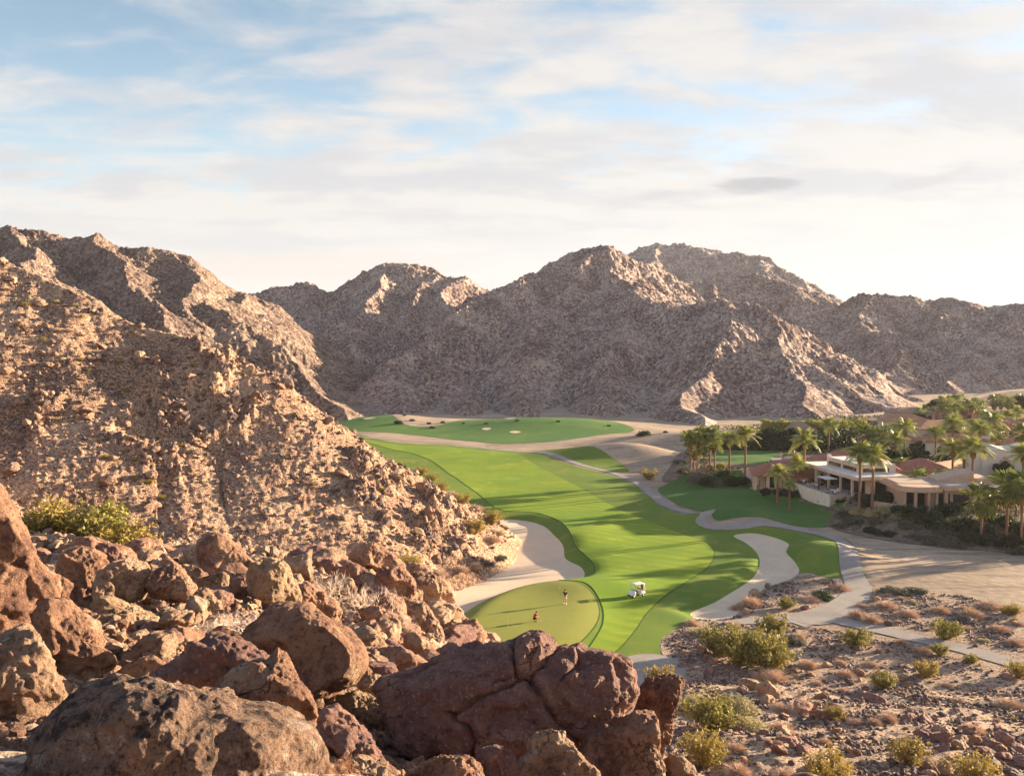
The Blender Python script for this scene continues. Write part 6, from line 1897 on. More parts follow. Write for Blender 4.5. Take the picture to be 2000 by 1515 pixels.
for a in [(1784, 912, 66, 44, 'hedge', 'big round dark tree in front of the far red tile villa'), (1742, 915, 50, 40, 'hedge', 'dark tree left of the big round dark one'), (1818, 908, 26, 20, 'darkshrub', 'small clipped round tree by the white gate'),
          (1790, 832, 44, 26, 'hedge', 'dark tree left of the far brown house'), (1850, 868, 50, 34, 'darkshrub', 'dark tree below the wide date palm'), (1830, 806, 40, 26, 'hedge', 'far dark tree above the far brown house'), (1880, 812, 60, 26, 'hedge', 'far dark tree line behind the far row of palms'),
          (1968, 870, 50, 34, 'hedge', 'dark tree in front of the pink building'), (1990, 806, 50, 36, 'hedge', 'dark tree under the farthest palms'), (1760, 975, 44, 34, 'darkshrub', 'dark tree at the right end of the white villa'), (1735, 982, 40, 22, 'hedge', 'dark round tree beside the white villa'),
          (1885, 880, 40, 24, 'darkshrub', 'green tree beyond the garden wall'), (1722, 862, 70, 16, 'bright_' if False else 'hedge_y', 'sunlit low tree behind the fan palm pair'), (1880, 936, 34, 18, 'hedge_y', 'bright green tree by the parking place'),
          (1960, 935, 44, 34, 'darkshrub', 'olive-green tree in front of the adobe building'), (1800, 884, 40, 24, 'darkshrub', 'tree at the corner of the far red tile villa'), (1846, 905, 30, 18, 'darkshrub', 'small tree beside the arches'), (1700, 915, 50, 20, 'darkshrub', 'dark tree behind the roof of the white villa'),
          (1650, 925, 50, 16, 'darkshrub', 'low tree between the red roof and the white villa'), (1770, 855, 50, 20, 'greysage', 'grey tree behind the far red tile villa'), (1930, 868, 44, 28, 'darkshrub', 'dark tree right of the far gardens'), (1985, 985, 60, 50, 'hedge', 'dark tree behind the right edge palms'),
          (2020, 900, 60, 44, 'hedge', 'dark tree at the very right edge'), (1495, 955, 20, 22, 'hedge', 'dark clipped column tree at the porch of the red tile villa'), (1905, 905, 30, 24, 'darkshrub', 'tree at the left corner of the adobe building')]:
    tree(*a)
# ------------------------------------------------------------------ villas
def stucco(name, col):
    m, T, b = new_mat(name, 0.9, 0.15)
    tc = nd(T, 'ShaderNodeTexCoord')
    n = noise_node(T, tc.outputs['Object'], 0.8, 5, 0.6)
    n2_ = noise_node(T, tc.outputs['Object'], 14, 3, 0.6)
    c = mix(T, ramp(T, n, 0.3, 0.7, False), tuple(v * .86 for v in col), tuple(min(.9, v * 1.08) for v in col))
    T.links.new(c, b.inputs['Base Color']); add_bump(T, b, n2_, 0.4, 0.02)
    return m


def tiles(name, a, b_):
    m, T, b = new_mat(name, 0.8, 0.2)
    tc = nd(T, 'ShaderNodeTexCoord')
    P = tc.outputs['Object']
    w = nd(T, 'ShaderNodeTexWave', wave_type='BANDS', bands_direction='DIAGONAL'); w.inputs['Scale'].default_value = 1.1; w.inputs['Distortion'].default_value = .8
    T.links.new(mapping(T, P, (1, .9, 0)), w.inputs['Vector'])
    n = noise_node(T, P, 1.6, 5, 0.7)
    c = mix(T, ramp(T, n, .32, .66), a, b_)
    c = mix(T, mth(T, 'MULTIPLY', ramp(T, w.outputs[1], .2, .8), .35), c, tuple(v * .55 for v in a))
    T.links.new(c, b.inputs['Base Color']); add_bump(T, b, w.outputs[1], .6, .06)
    return m


M['cream'] = stucco('cream_stucco', (0.70, 0.55, 0.42))
M['beige'] = stucco('beige_stucco', (0.60, 0.43, 0.31))
M['white_w'] = stucco('white_stucco', (0.78, 0.70, 0.58))
M['pink'] = stucco('pink_stucco', (0.56, 0.30, 0.22))
M['roofw'] = stucco('white_roof_coating', (0.82, 0.78, 0.70))
M['rooft'] = stucco('tan_roof_coating', (0.52, 0.40, 0.31))
M['tile'] = tiles('red_roof_tile', (0.36, 0.130, 0.085), (0.52, 0.22, 0.14))
M['tile_o'] = tiles('orange_roof_tile', (0.46, 0.20, 0.11), (0.60, 0.30, 0.17))
M['tile_b'] = tiles('brown_roof_tile', (0.32, 0.20, 0.14), (0.44, 0.30, 0.21))
M['roofg'] = stucco('grey_roof_coating', (0.34, 0.31, 0.29))
M['glass'] = plain('dark_glass', (0.025, 0.025, 0.030), 0.15, 0.6)
M['dark'] = plain('dark_wood', (0.06, 0.035, 0.025), 0.8, 0.2)
M['patio'] = stucco('patio_paving', (0.55, 0.43, 0.34))
M['pool'] = plain('pool_water', (0.10, 0.20, 0.24), 0.08, 0.6)
M['asphalt'] = plain('driveway_asphalt', (0.16, 0.135, 0.12), 0.95, 0.1, 0.15, 1.0)


def frame(name, X_, Y_, rot, label, cat='house', group='villas beside the golf course', z=None):
    zz = valley(np.array([float(X_)]), np.array([float(Y_)]))[0] if z is None else z
    o = empty(name, (X_, Y_, zz), R(rot))
    tag(o, label, cat, group)
    return o


def slab(o, name, mat, *boxes, bev=0.0):
    mb = MB()
    for b in boxes: mb.box(*b)
    c = mb.build(name, M[mat], o)
    if bev: bevel(c, bev)
    return c


def hip(o, x0, x1, y0, y1, z, h, over=.6, mat='tile', gable=False, th=.16):
    x0 -= over; x1 += over; y0 -= over; y1 += over
    mb = MB()
    if x1 - x0 >= y1 - y0:
        i = 0 if gable else (y1 - y0) / 2; ym = (y0 + y1) / 2
        top = [(x0 + i, ym), (x1 - i, ym)]; F = [(0, 1, 5, 4), (2, 3, 4, 5), (3, 0, 4), (1, 2, 5)]
    else:
        i = 0 if gable else (x1 - x0) / 2; xm = (x0 + x1) / 2
        top = [(xm, y0 + i), (xm, y1 - i)]; F = [(1, 2, 5, 4), (3, 0, 4, 5), (0, 1, 4), (2, 3, 5)]
    V = [(x0, y0, z), (x1, y0, z), (x1, y1, z), (x0, y1, z), (*top[0], z + h), (*top[1], z + h)]
    mb.v.append(np.array(V, float)); mb.n = 6
    for f in F: mb.f.setdefault(len(f), []).append(np.array([f]))
    mb.box(x0 + .02, x1 - .02, y0 + .02, y1 - .02, z - th, z - .01)
    r = mb.build('roof', M[mat], o)
    return r


def win(o, x, z, w, h, y=0.0, side='front', name='window', mat='glass', n=1):
    """framed window set 3 cm proud of a wall; side front: wall at y facing -y; side left: wall at x facing -x"""
    def B(a0, a1, z0, z1, d0, d1):
        if side == 'front': return (a0, a1, y - d1, y - d0, z0, z1)
        if side == 'left': return (y - d1, y - d0, a0, a1, z0, z1)
        return (y + d0, y + d1, a0, a1, z0, z1)
    f = slab(o, name, 'dark', B(x, x + w, z, z + .08, .005, .07), B(x, x + w, z + h - .08, z + h, .005, .07), B(x, x + .08, z + .08, z + h - .08, .005, .07), B(x + w - .08, x + w, z + .08, z + h - .08, .005, .07))
    slab(f, 'pane', mat, B(x + .08, x + w - .08, z + .08, z + h - .08, .01, .04))
    return f


# white flat-roofed villa whose long side faces the fairway; local x runs towards the viewer along that side
v = frame('villa', 62.4, 187.0, -81, 'flat white-roofed villa with a terrace facing the shaded lawn')
slab(v, 'wall', 'cream', (3.8, 20.5, 2.4, 9.0, 0, 3.3))
slab(v, 'roof_edge', 'cream', (-.6, 21.3, -.9, 9.8, 3.3, 3.95), bev=.06)
slab(v, 'roof', 'roofw', (-.35, 5.0, -.65, 9.5, 3.95, 4.05), (17.6, 21.05, -.65, 9.5, 3.95, 4.05), (5.0, 17.6, -.65, 1.9, 3.95, 4.05))
slab(v, 'upper_wall', 'cream', (5.0, 17.6, 1.9, 9.5, 3.96, 5.75), bev=.05)
slab(v, 'upper_roof', 'roofw', (5.3, 17.3, 2.2, 9.2, 5.75, 5.84))
slab(v, 'skylight', 'cream', (10.5, 13.0, 5.0, 7.0, 5.84, 6.5))
win(v, 6.0, 4.35, 4.6, .7, 1.9, name='clerestory_window'); win(v, 11.6, 4.35, 4.8, .7, 1.9, name='clerestory_window')
win(v, 2.6, 4.35, 5.4, .7, 17.6, 'right', 'clerestory_window')
for (a, b) in [(-.2, -.5), (-.2, 4.0), (4.6, -.5), (4.6, 4.0 - 1.5)]:
    slab(v, 'pillar', 'cream', (a, a + .85, b, b + .85, 0, 3.3))
for a in (9.6, 14.2, 18.6):
    slab(v, 'pillar', 'cream', (a, a + .35, -.4, -.05, 0, 3.3))
for (a, w) in [(5.8, 3.4), (9.6, 4.0), (14.2, 4.6)]:
    win(v, a, .1, w, 2.9, 2.4, name='glass_door')
win(v, 3.4, .3, 2.2, 2.6, 20.5, 'right'); win(v, 6.4, .3, 1.4, 2.6, 20.5, 'right')
slab(v, 'trellis', 'roofw', (11.0, 14.6, -3.4, -1.0, 2.6, 2.75))
slab(v, 'trellis_post', 'dark', (11.2, 11.4, -3.2, -3.0, 0, 2.6), (14.2, 14.4, -3.2, -3.0, 0, 2.6))
slab(v, 'terrace', 'patio', (-3.5, 18.5, -4.6, 2.4, -2.6, .12))
slab(v, 'terrace_edge', 'roofw', (-3.6, 18.6, -4.85, -4.6, -2.6, .3))
# patio furniture
def patio_set(x, y, lb):
    e = v.matrix_basis
    q = Matrix.Translation(v.location) @ Matrix.Rotation(R(-81), 4, 'Z')
    c = q @ Vector((x, y, .12))
    t = empty('patio_table', c, .3); tag(t, 'round patio table ' + lb, 'table', 'terrace furniture')
    m = MB(); th = np.linspace(0, 2 * np.pi, 13)[:-1]
    m.prism([(0.6 * math.cos(a), .6 * math.sin(a)) for a in th], .7, .75); m.build('table_top', M['roofw'], t)
    m = MB(); m.tube([(0, 0, 0), (0, 0, .7)], .05, 8); m.build('leg', M['dark'], t)
    for k in range(3):
        a = k * 2.1 + .5
        ch = empty('patio_chair', c + Vector((1.05 * math.cos(a), 1.05 * math.sin(a), 0)), a + math.pi / 2)
        tag(ch, '%s patio chair around the table %s' % (['first', 'second', 'third'][k], lb), 'chair', 'terrace furniture')
        slab(ch, 'seat', 'roofw', (-.24, .24, -.24, .24, .42, .47)); slab(ch, 'backrest', 'roofw', (-.24, .24, -.28, -.24, .42, .92))
        for (a0, b0) in ((-.22, -.22), (.18, -.22), (-.22, .18), (.18, .18)):
            slab(ch, 'leg', 'dark', (a0, a0 + .04, b0, b0 + .04, 0, .42))
patio_set(3.2, -2.6, 'at the far end of the terrace'); patio_set(8.5, -2.6, 'in the middle of the terrace'); patio_set(16.4, -2.9, 'at the near end of the terrace')

# beige villa nearer the viewer
v = frame('villa', 69.2, 156.0, -4, 'beige flat-roofed villa with a pillared porch above the shrub bank')
slab(v, 'wall', 'beige', (5.6, 17.5, 1.6, 12, 0, 3.5), (.9, 5.6, 2.6, 10, 0, 3.4))
th = np.linspace(math.pi * 1.0, math.pi * 1.98, 9)
m = MB(); pl = [(3.4 + 3.9 * math.cos(a), 1.0 + 2.3 * math.sin(a)) for a in th] + [(7.2, 10.5), (-.5, 10.5)]
m.prism(pl, 3.45, 3.85); c = m.build('porch_roof', M['beige'], v)
m = MB(); pl2 = [(3.4 + 3.4 * math.cos(a), 1.2 + 1.9 * math.sin(a)) for a in th] + [(6.8, 10), (0, 10)]
m.prism(pl2, 3.85, 4.35); m.build('porch_roof', M['beige'], v)
slab(v, 'roof_edge', 'beige', (7.3, 18.4, .5, 13, 3.5, 4.2), bev=.08)
slab(v, 'roof', 'rooft', (7.6, 18.1, .8, 12.7, 4.2, 4.28), (.4, 6.6, 3.2, 9.6, 4.35, 4.43))
m = MB(); m.prism([(8.5, 6.5), (15, 6.5), (15, 11.5), (8.5, 11.5)], 4.28, [4.7, 6.2, 6.2, 4.7]); m.build('upper_wall', M['beige'], v)
slab(v, 'parapet', 'beige', (15.4, 18.0, 5, 12, 4.28, 5.0))
for a in th[1:-1:2]:
    x_, y_ = 3.4 + 3.0 * math.cos(a), 1.2 + 1.6 * math.sin(a)
    slab(v, 'pillar', 'beige', (x_ - .22, x_ + .22, y_ - .22, y_ + .22, 0, 3.45))
slab(v, 'pillar', 'beige', (7.6, 8.2, .8, 1.4, 0, 3.5)); slab(v, 'pillar', 'beige', (12.6, 13.2, .8, 1.4, 0, 3.5)); slab(v, 'pillar', 'beige', (17.2, 17.8, .8, 1.4, 0, 3.5))
win(v, 1.4, .3, 3.4, 2.6, 2.6, name='glass_door'); win(v, 6.2, .2, 2.6, 2.7, 1.6, name='glass_door'); win(v, 9.4, .6, 2.8, 2.2, 1.6); win(v, 13.6, .6, 2.8, 2.2, 1.6)
slab(v, 'terrace', 'patio', (-1.0, 26, -2.5, 1.6, -.8, .08))

# red tile villa: low porch wing, tall main roof and a flat link
v = frame('villa', 51.0, 186.0, -12, 'long red tile villa behind the low grey date palm')
slab(v, 'wall', 'cream', (1.6, 12, 2.2, 9, 0, 3.2)); hip(v, 0, 12.4, 0, 9.4, 3.35, 2.5, .5, 'tile')
for a in (0, 2.6): slab(v, 'pillar', 'cream', (a, a + .7, .1, .8, 0, 3.19))
slab(v, 'pillar', 'cream', (0, .7, 4.4, 5.1, 0, 3.19))
win(v, 2.6, .4, 1.8, 2.3, 2.2); win(v, 6, .6, 2.2, 1.8, 2.2); win(v, 3, .4, 3, 2.4, 1.6, 'left', 'glass_door')
slab(v, 'wall', 'cream', (12.6, 30, 6, 20, 0, 4.2)); hip(v, 12.6, 30, 6, 20, 4.36, 3.4, .6, 'tile')
win(v, 14, .8, 2, 2.2, 6.0); win(v, 18, .8, 2.6, 2.2, 6.0); win(v, 23, .8, 2.6, 2.2, 6.0); win(v, 8, 1.2, 1.6, 1.8, 12.6, 'left')
slab(v, 'wall', 'beige', (5.5, 12.4, 16, 24, 0, 3.6)); slab(v, 'roof', 'roofg', (5.2, 12.5, 15.7, 24.3, 3.6, 3.95)); slab(v, 'roof_box', 'roofg', (7.5, 11, 18, 22, 3.95, 4.5))
for (x_, y_) in ((16, 9), (21, 11), (26, 9.5)): slab(v, 'chimney', 'roofw', (x_, x_ + .8, y_, y_ + .8, 4.6, 6.9))
for (x_, y_, z_) in ((19, 8.2, 5.2), (22.5, 8.4, 5.3)): slab(v, 'roof_vent', 'roofw', (x_, x_ + 1.4, y_, y_ + .5, z_, z_ + .55))
slab(v, 'wall', 'white_w', (31, 42, 10, 20, 0, 3.4)); hip(v, 30.8, 42, 10, 20, 3.56, 2.4, .5, 'tile'); win(v, 33, .8, 2, 1.8, 10); win(v, 37, .8, 2, 1.8, 10)


def simple(X_, Y_, rot, w, d, h, rh, wall, roof, label, nw=3, extra=None, gable=False):
    v = frame('villa', X_, Y_, rot, label)
    slab(v, 'wall', wall, (0, w, 0, d, 0, h)); hip(v, 0, w, 0, d, h + .16, rh, .6, roof, gable)
    for k in range(nw):
        a = w * (k + .5) / nw
        win(v, a - .8, .7, 1.6, 1.7, 0.0)
    if extra: extra(v)
    return v


def arches(v):
    for k in range(3):
        m = MB(); x0 = 1.5 + k * 4.6
        th = np.linspace(math.pi, 0, 9)
        pts = [(x0 + 1.5 + 1.6 * math.cos(a), -1.6, 1.5 + 1.3 * math.sin(a)) for a in th]
        m.tube([(pts[0][0], -1.6, 0)] + pts + [(pts[-1][0], -1.6, 0)], .28, 6); m.build('arch', M['white_w'], v)
    slab(v, 'chimney', 'roofw', (5, 5.8, 3, 3.8, 3.4, 6.2))


simple(97, 243, -10, 15, 9, 3.1, 1.9, 'white_w', 'tile', 'far red tile villa behind the big round dark tree', 3)
simple(111, 236, -6, 17, 10, 3.3, 2.0, 'white_w', 'tile', 'far villa with white arches and a red tile roof', 3, arches)
simple(121, 262, 4, 17, 10, 4.0, 2.2, 'cream', 'tile_o', 'far villa with an orange tile roof', 4)
simple(143, 330, 2, 15, 9, 3.4, 1.8, 'beige', 'tile_b', 'far brown-roofed house at the foot of the mountain', 4)
simple(163, 338, -4, 18, 10, 3.8, 2.6, 'pink', 'tile_b', 'far pinkish house under the row of dark palms', 4)
simple(84, 268, 0, 8, 7, 3.2, 2.3, 'cream', 'tile_b', 'small hut with a pale pyramid roof behind the dark hedge', 2)
simple(128, 300, 0, 14, 9, 3.4, 2.2, 'cream', 'tile_o', 'far tile-roofed house below the brown-roofed one', 3)
simple(170, 290, -8, 16, 9, 3.6, 2.2, 'cream', 'tile', 'far tile-roofed house near the right edge', 3)

v = frame('villa', 138, 252, -8, 'tall pink building with an arched white window near the right edge')
slab(v, 'wall', 'pink', (0, 9, 0, 9, 0, 6.4)); hip(v, 0, 9, 0, 9, 6.56, 1.6, .4, 'tile_o')
m = MB(); m.prism([(3.2 + .9 * math.cos(a), 0) for a in (0, 1)], 0, 1) if False else None
f = slab(v, 'window', 'white_w', (3.2, 5.0, -.10, -.02, 3.2, 4.6)); slab(f, 'pane', 'glass', (3.5, 4.7, -.16, -.11, 3.4, 4.4)); win(v, 6.2, .8, 1.4, 2.0)
slab(v, 'low_wall', 'white_w', (-6, -.1, -1, 5, 0, 2.8))

# rough white adobe building with wavy parapet and stepped screen window
v = frame('villa', 104.5, 196.0, -16, 'white adobe building with a wavy parapet and a stepped grey window at the right edge')
xs = np.linspace(0, 17, 18); top = 5.6 + .35 * np.sin(xs * .9) + .25 * n2(xs / 2.2, xs * 0, 3) + .5 * (xs > 2) + .04 * xs
m = MB()
for i in range(17):
    m.prism([(xs[i], 0), (xs[i + 1], 0), (xs[i + 1], 9), (xs[i], 9)], 0, [top[i], top[i + 1], top[i + 1], top[i]])
m.build('wall', M['white_w'], v)
slab(v, 'entry_wall', 'white_w', (-2.4, -.02, 1, 7, 0, 4.6))
w_ = slab(v, 'stepped_window', 'rooft', (3.0, 6.2, -.12, -.02, 0.5, 3.0), (3.5, 5.7, -.12, -.02, 3.0, 3.9), (4.1, 5.1, -.12, -.02, 3.9, 4.7))
slab(w_, 'pane', 'glass', (3.3, 4.3, -.2, -.13, .8, 2.8), (4.9, 5.9, -.2, -.13, .8, 2.8), (4.2, 5.0, -.2, -.13, 3.1, 3.7))
slab(v, 'ledge', 'white_w', (10, 13.5, -.7, -.02, 2.9, 3.2)); win(v, 10.5, 3.6, 2.6, .8, 0)

# garden walls, drives, pool patio
def wall_run(P0, P1, h, th, mat, label):
    P0 = np.array(P0); P1 = np.array(P1); d = P1 - P0; L = np.linalg.norm(d)
    z0 = valley(np.array([P0[0], P1[0]]), np.array([P0[1], P1[1]]))
    o = empty('garden_wall', (P0[0], P0[1], min(z0) - .1), math.atan2(d[1], d[0])); tag(o, label, 'wall', 'garden walls')
    slab(o, 'wall_body', mat, (0, L, 0, th, 0, h)); slab(o, 'coping', mat, (-.03, L + .03, -.05, th + .05, h, h + .10))
    return o


wall_run(pxy(1796, 925), pxy(1926, 904), 2.1, .3, 'beige', 'long beige garden wall left of the adobe building')
wall_run(pxy(1958, 1024), pxy(2030, 1056), 1.0, .35, 'beige', 'low curving garden wall at the right edge')
wall_run(pxy(1700, 990), pxy(1772, 1000), 1.3, .3, 'beige', 'low garden wall between the two flat-roofed villas')
wall_run(pxy(1790, 905), pxy(1818, 908), 2.6, .4, 'white_w', 'short white wall with a gateway by the arches')
DRV = flat([(1800, 938), (1850, 926), (1928, 912), (1932, 930), (1880, 945), (1840, 952)], 3.0)
sheet('driveway', DRV, [], 0.10, M['asphalt'], 'dark driveway in front of the garden wall', 3)
POOLP = flat([(1450, 922), (1478, 915), (1500, 922), (1512, 936), (1490, 945), (1462, 936)], 3.0)
sheet('patio', POOLP, [], 0.12, M['patio'], 'pale pool patio beside the red tile villa', 2)
POOL = flat([(1468, 924), (1484, 920), (1496, 927), (1482, 932)], 3.0)
sheet('pool_water', POOL, [], 0.17, M['pool'], 'small pool on the patio', 1)

# low planting between the villas
rg2 = np.random.RandomState(9)
n = 60000
x = rg2.uniform(44, 200, n); y = rg2.uniform(140, 360, n)
sdB = sd_near(BENCH, x, y); msk = (sdB < -1.0) & (x / y < .66) & (sd_near(LAWN2, x, y) > .6) & (sd_near(DRV, x, y) > .5) & (sd_near(POOLP, x, y) > .5) & (n2(x / 7, y / 7, 12) + .5 * n2(x / 2.5, y / 2.5, 13) > -.02)
x, y = x[msk][:20000], y[msk][:20000]
zz = valley(x, y)
V, F = leaves(rg2, np.column_stack([x, y, zz + rg2.uniform(.05, .75, len(x))]), .42, 1.4, .1)
g = link('ground_cover', mesh_np('ground_cover', V, F, False), M['darkshrub']); tag(g, 'low dark planting covering the ground between the villas', kind='stuff')
x, y = x + rg2.uniform(-1, 1, len(x)), y + rg2.uniform(-1, 1, len(x)); k = n2(x / 9, y / 9, 19) > .15
x, y = x[k], y[k]; zz = valley(x, y)
V, F = leaves(rg2, np.column_stack([x, y, zz + rg2.uniform(.05, .7, len(x))]), .36, 1.4, .1)
g = link('ground_cover', mesh_np('ground_cover', V, F, False), M['creosote']); tag(g, 'patches of lighter green planting between the villas', kind='stuff')
# ------------------------------------------------------------------ people, cart and pin
M['skin'] = plain('skin', (0.48, 0.27, 0.18), 0.6, 0.3)
M['navy'] = plain('navy_shirt', (0.012, 0.012, 0.022), 0.9, 0.1)
M['red'] = plain('red_shirt', (0.50, 0.012, 0.02), 0.9, 0.1)
M['khaki'] = plain('light_shorts', (0.62, 0.52, 0.42), 0.9, 0.1)
M['blackcl'] = plain('black_shorts', (0.012, 0.010, 0.012), 0.9, 0.1)
M['whitep'] = plain('white_paint', (0.82, 0.82, 0.78), 0.3, 0.5)
M['tyre'] = plain('tyre_rubber', (0.015, 0.015, 0.015), 0.9, 0.2)
M['steel'] = plain('steel', (0.55, 0.55, 0.55), 0.3, 0.5, metal=1.0)
M['vinyl'] = plain('beige_vinyl', (0.50, 0.40, 0.30), 0.6, 0.3)
M['plastic'] = plain('black_plastic', (0.02, 0.02, 0.022), 0.5, 0.4)
M['bag_w'] = plain('pale_bag', (0.55, 0.47, 0.42), 0.7, 0.3)
M['bag_d'] = plain('dark_bag', (0.05, 0.03, 0.025), 0.7, 0.3)


def skinned(name, joints, bones, radii, mat, parent, root=0, sub=1):
    me = bpy.data.meshes.new(name); me.from_pydata([tuple(j) for j in joints], bones, []); me.update()
    o = link(name, me, mat, parent)
    sm = o.modifiers.new('skin', 'SKIN'); sm.use_smooth_shade = True
    for i, v_ in enumerate(me.skin_vertices[0].data if me.skin_vertices else []):
        pass
    if not me.skin_vertices:
        bm = bmesh.new(); bm.from_mesh(me); lay = bm.verts.layers.skin.verify(); bm.to_mesh(me); bm.free()
    for i, v_ in enumerate(me.skin_vertices[0].data):
        r = radii[i]; v_.radius = (r, r) if isinstance(r, (int, float)) else r
        v_.use_root = (i == root)
    s = o.modifiers.new('sub', 'SUBSURF'); s.levels = sub; s.render_levels = sub
    return o


def figure(name, loc, rz, J, label, top, bottom, shoe='whitep', hat='blackcl'):
    """J: dict of joint positions in metres, the figure faces +x"""
    root = empty(name, loc, rz); tag(root, label, 'person', 'golfers on the putting green')
    P, B, Rr, ix = [], [], [], {}
    def jt(k, p, r, par=None):
        ix[k] = len(P); P.append(np.array(p, float)); Rr.append(r)
        if par is not None: B.append((ix[par], ix[k]))
    jt('pelvis', J['pelvis'], (.15, .11)); jt('waist', J['waist'], (.13, .10), 'pelvis'); jt('chest', J['chest'], (.165, .12), 'waist'); jt('neck', J['neck'], .06, 'chest')
    jt('jaw', J['head'] - np.array([0, 0, .07]), .075, 'neck'); jt('skull', J['head'] + np.array([0, 0, .05]), .088, 'jaw'); jt('nose', J['head'] + np.array([.10, 0, -.01]), .014, 'jaw')
    for s in ('l', 'r'):
        jt('sh' + s, J['sh' + s], .058, 'chest'); jt('el' + s, J['el' + s], .043, 'sh' + s); jt('wr' + s, J['wr' + s], .028, 'el' + s)
        w = J['wr' + s]; d = w - J['el' + s]; d = d / np.linalg.norm(d)
        side = np.cross(d, [0, 0, 1.0]); side = side / (np.linalg.norm(side) + 1e-6); pn = np.cross(side, d)
        jt('pm' + s, w + d * .07, (.04, .018), 'wr' + s)
        for k in range(4):
            a = w + d * .10 + side * (.027 - .018 * k); L = (.036, .042, .039, .03)[k]
            jt('f%d' % k + s, a, .010, 'pm' + s); jt('g%d' % k + s, a + d * L * .8 - pn * .018, .009, 'f%d' % k + s); jt('h%d' % k + s, a + d * L * .9 - pn * .05, .008, 'g%d' % k + s)
        jt('t0' + s, w + d * .04 + side * .04, .011, 'wr' + s); jt('t1' + s, w + d * .085 + side * .052 - pn * .02, .009, 't0' + s)
        jt('hip' + s, J['hip' + s], .088, 'pelvis'); jt('kn' + s, J['kn' + s], .056, 'hip' + s); jt('an' + s, J['an' + s], .036, 'kn' + s)
        jt('toe' + s, J['an' + s] + J['foot' + s], .034, 'an' + s)
    skinned('body', P, B, Rr, M['skin'], root, 0, 1)
    g = lambda k: np.array(J[k], float)
    arm = lambda s: g('sh' + s) * .4 + g('el' + s) * .6
    pts = [g('pelvis') + [0, 0, .02], g('waist'), g('chest'), g('neck') - [0, 0, .05], g('shl'), arm('l'), g('shr'), arm('r')]
    skinned('shirt', pts, [(0, 1), (1, 2), (2, 3), (2, 4), (4, 5), (2, 6), (6, 7)], [(.175, .135), (.155, .125), (.185, .14), .075, .085, .066, .085, .066], M[top], root, 0, 1)
    kn = lambda s: g('hip' + s) * .25 + g('kn' + s) * .75
    pts = [g('pelvis') + [0, 0, .05], g('pelvis') - [0, 0, .03], g('hipl'), kn('l'), g('hipr'), kn('r')]
    skinned('shorts', pts, [(0, 1), (1, 2), (2, 3), (1, 4), (4, 5)], [(.165, .13), (.16, .13), .105, .09, .105, .09], M[bottom], root, 0, 1)
    for s in ('l', 'r'):
        a = g('an' + s); f = g('foot' + s)
        skinned('shoe', [a - f * .35 + [0, 0, -.045], a + f * .4 + [0, 0, -.045], a + f * 1.15 + [0, 0, -.05]], [(0, 1), (1, 2)], [.045, .052, .042], M[shoe], root, 0, 1)
    h = g('head')
    mb = MB(); V, F = ico(3)
    V = V * [.108, .098, .09] + [0, 0, .075]; V[:, 2] = np.maximum(V[:, 2], .045); mb.add(V + h, F)
    mb.prism([(h[0] + .06, h[1] - .075), (h[0] + .17, h[1] - .05), (h[0] + .185, h[1]), (h[0] + .17, h[1] + .05), (h[0] + .06, h[1] + .075)], h[2] + .045, h[2] + .06)
    mb.build('cap', M[hat], root, True)
    V, F = ico(2)
    for s in (-1, 1):
        mb = MB(); mb.add(V * .012 + h + [.083, s * .032, .005], F); mb.build('eye', M['blackcl'], root, True)
        mb = MB(); mb.add(V * [.018, .008, .03] + h + [0, s * .09, -.01], F); mb.build('ear', M['skin'], root, True)
    return root


A = lambda *p: np.array(p, float)


def surf(x_, y_):
    xy = on_z(x_, y_, .5)
    return (xy[0], xy[1], valley(xy[:1], xy[1:2])[0] + .135)


# standing golfer, seen from the front left, one arm out holding a club upright
p1 = surf(1104, 1182)
J1 = dict(pelvis=A(0, 0, .96), waist=A(0, 0, 1.12), chest=A(.02, 0, 1.34), neck=A(.02, 0, 1.52), head=A(.04, 0, 1.66),
          shl=A(.02, .20, 1.44), ell=A(.08, .30, 1.16), wrl=A(.20, .26, .95), shr=A(.02, -.20, 1.44), elr=A(.14, -.40, 1.30), wrr=A(.30, -.52, 1.16),
          hipl=A(0, .10, .92), knl=A(.05, .14, .50), anl=A(.02, .17, .09), hipr=A(0, -.10, .92), knr=A(.06, -.13, .50), anr=A(.0, -.16, .09), footl=A(.14, .04, -.03), footr=A(.14, -.04, -.03))
RZ1 = R(-125)
figure('person', p1, RZ1, J1, 'person in dark shirt and light shorts standing on the putting green, one arm held out', 'navy', 'khaki')


def club(loc, rz, a, b, head, label):
    o = empty('golf_club', loc, rz); tag(o, label, 'golf club')
    m = MB(); m.tube([a, b], [.008, .006], 6); m.build('shaft', M['steel'], o)
    m = MB(); d = (np.array(b) - a); d = d / np.linalg.norm(d); m.tube([a - d * .02, a + d * .24], .014, 6); m.build('grip', M['plastic'], o)
    V, F = ico(2); m = MB(); m.add(V * head + b, F); m.build('head', M['whitep'], o)


club(p1, RZ1, A(.345, -.575, 1.02), A(.37, -.60, 1.93), (.055, .03, .03), 'golf club held upright by the standing golfer')

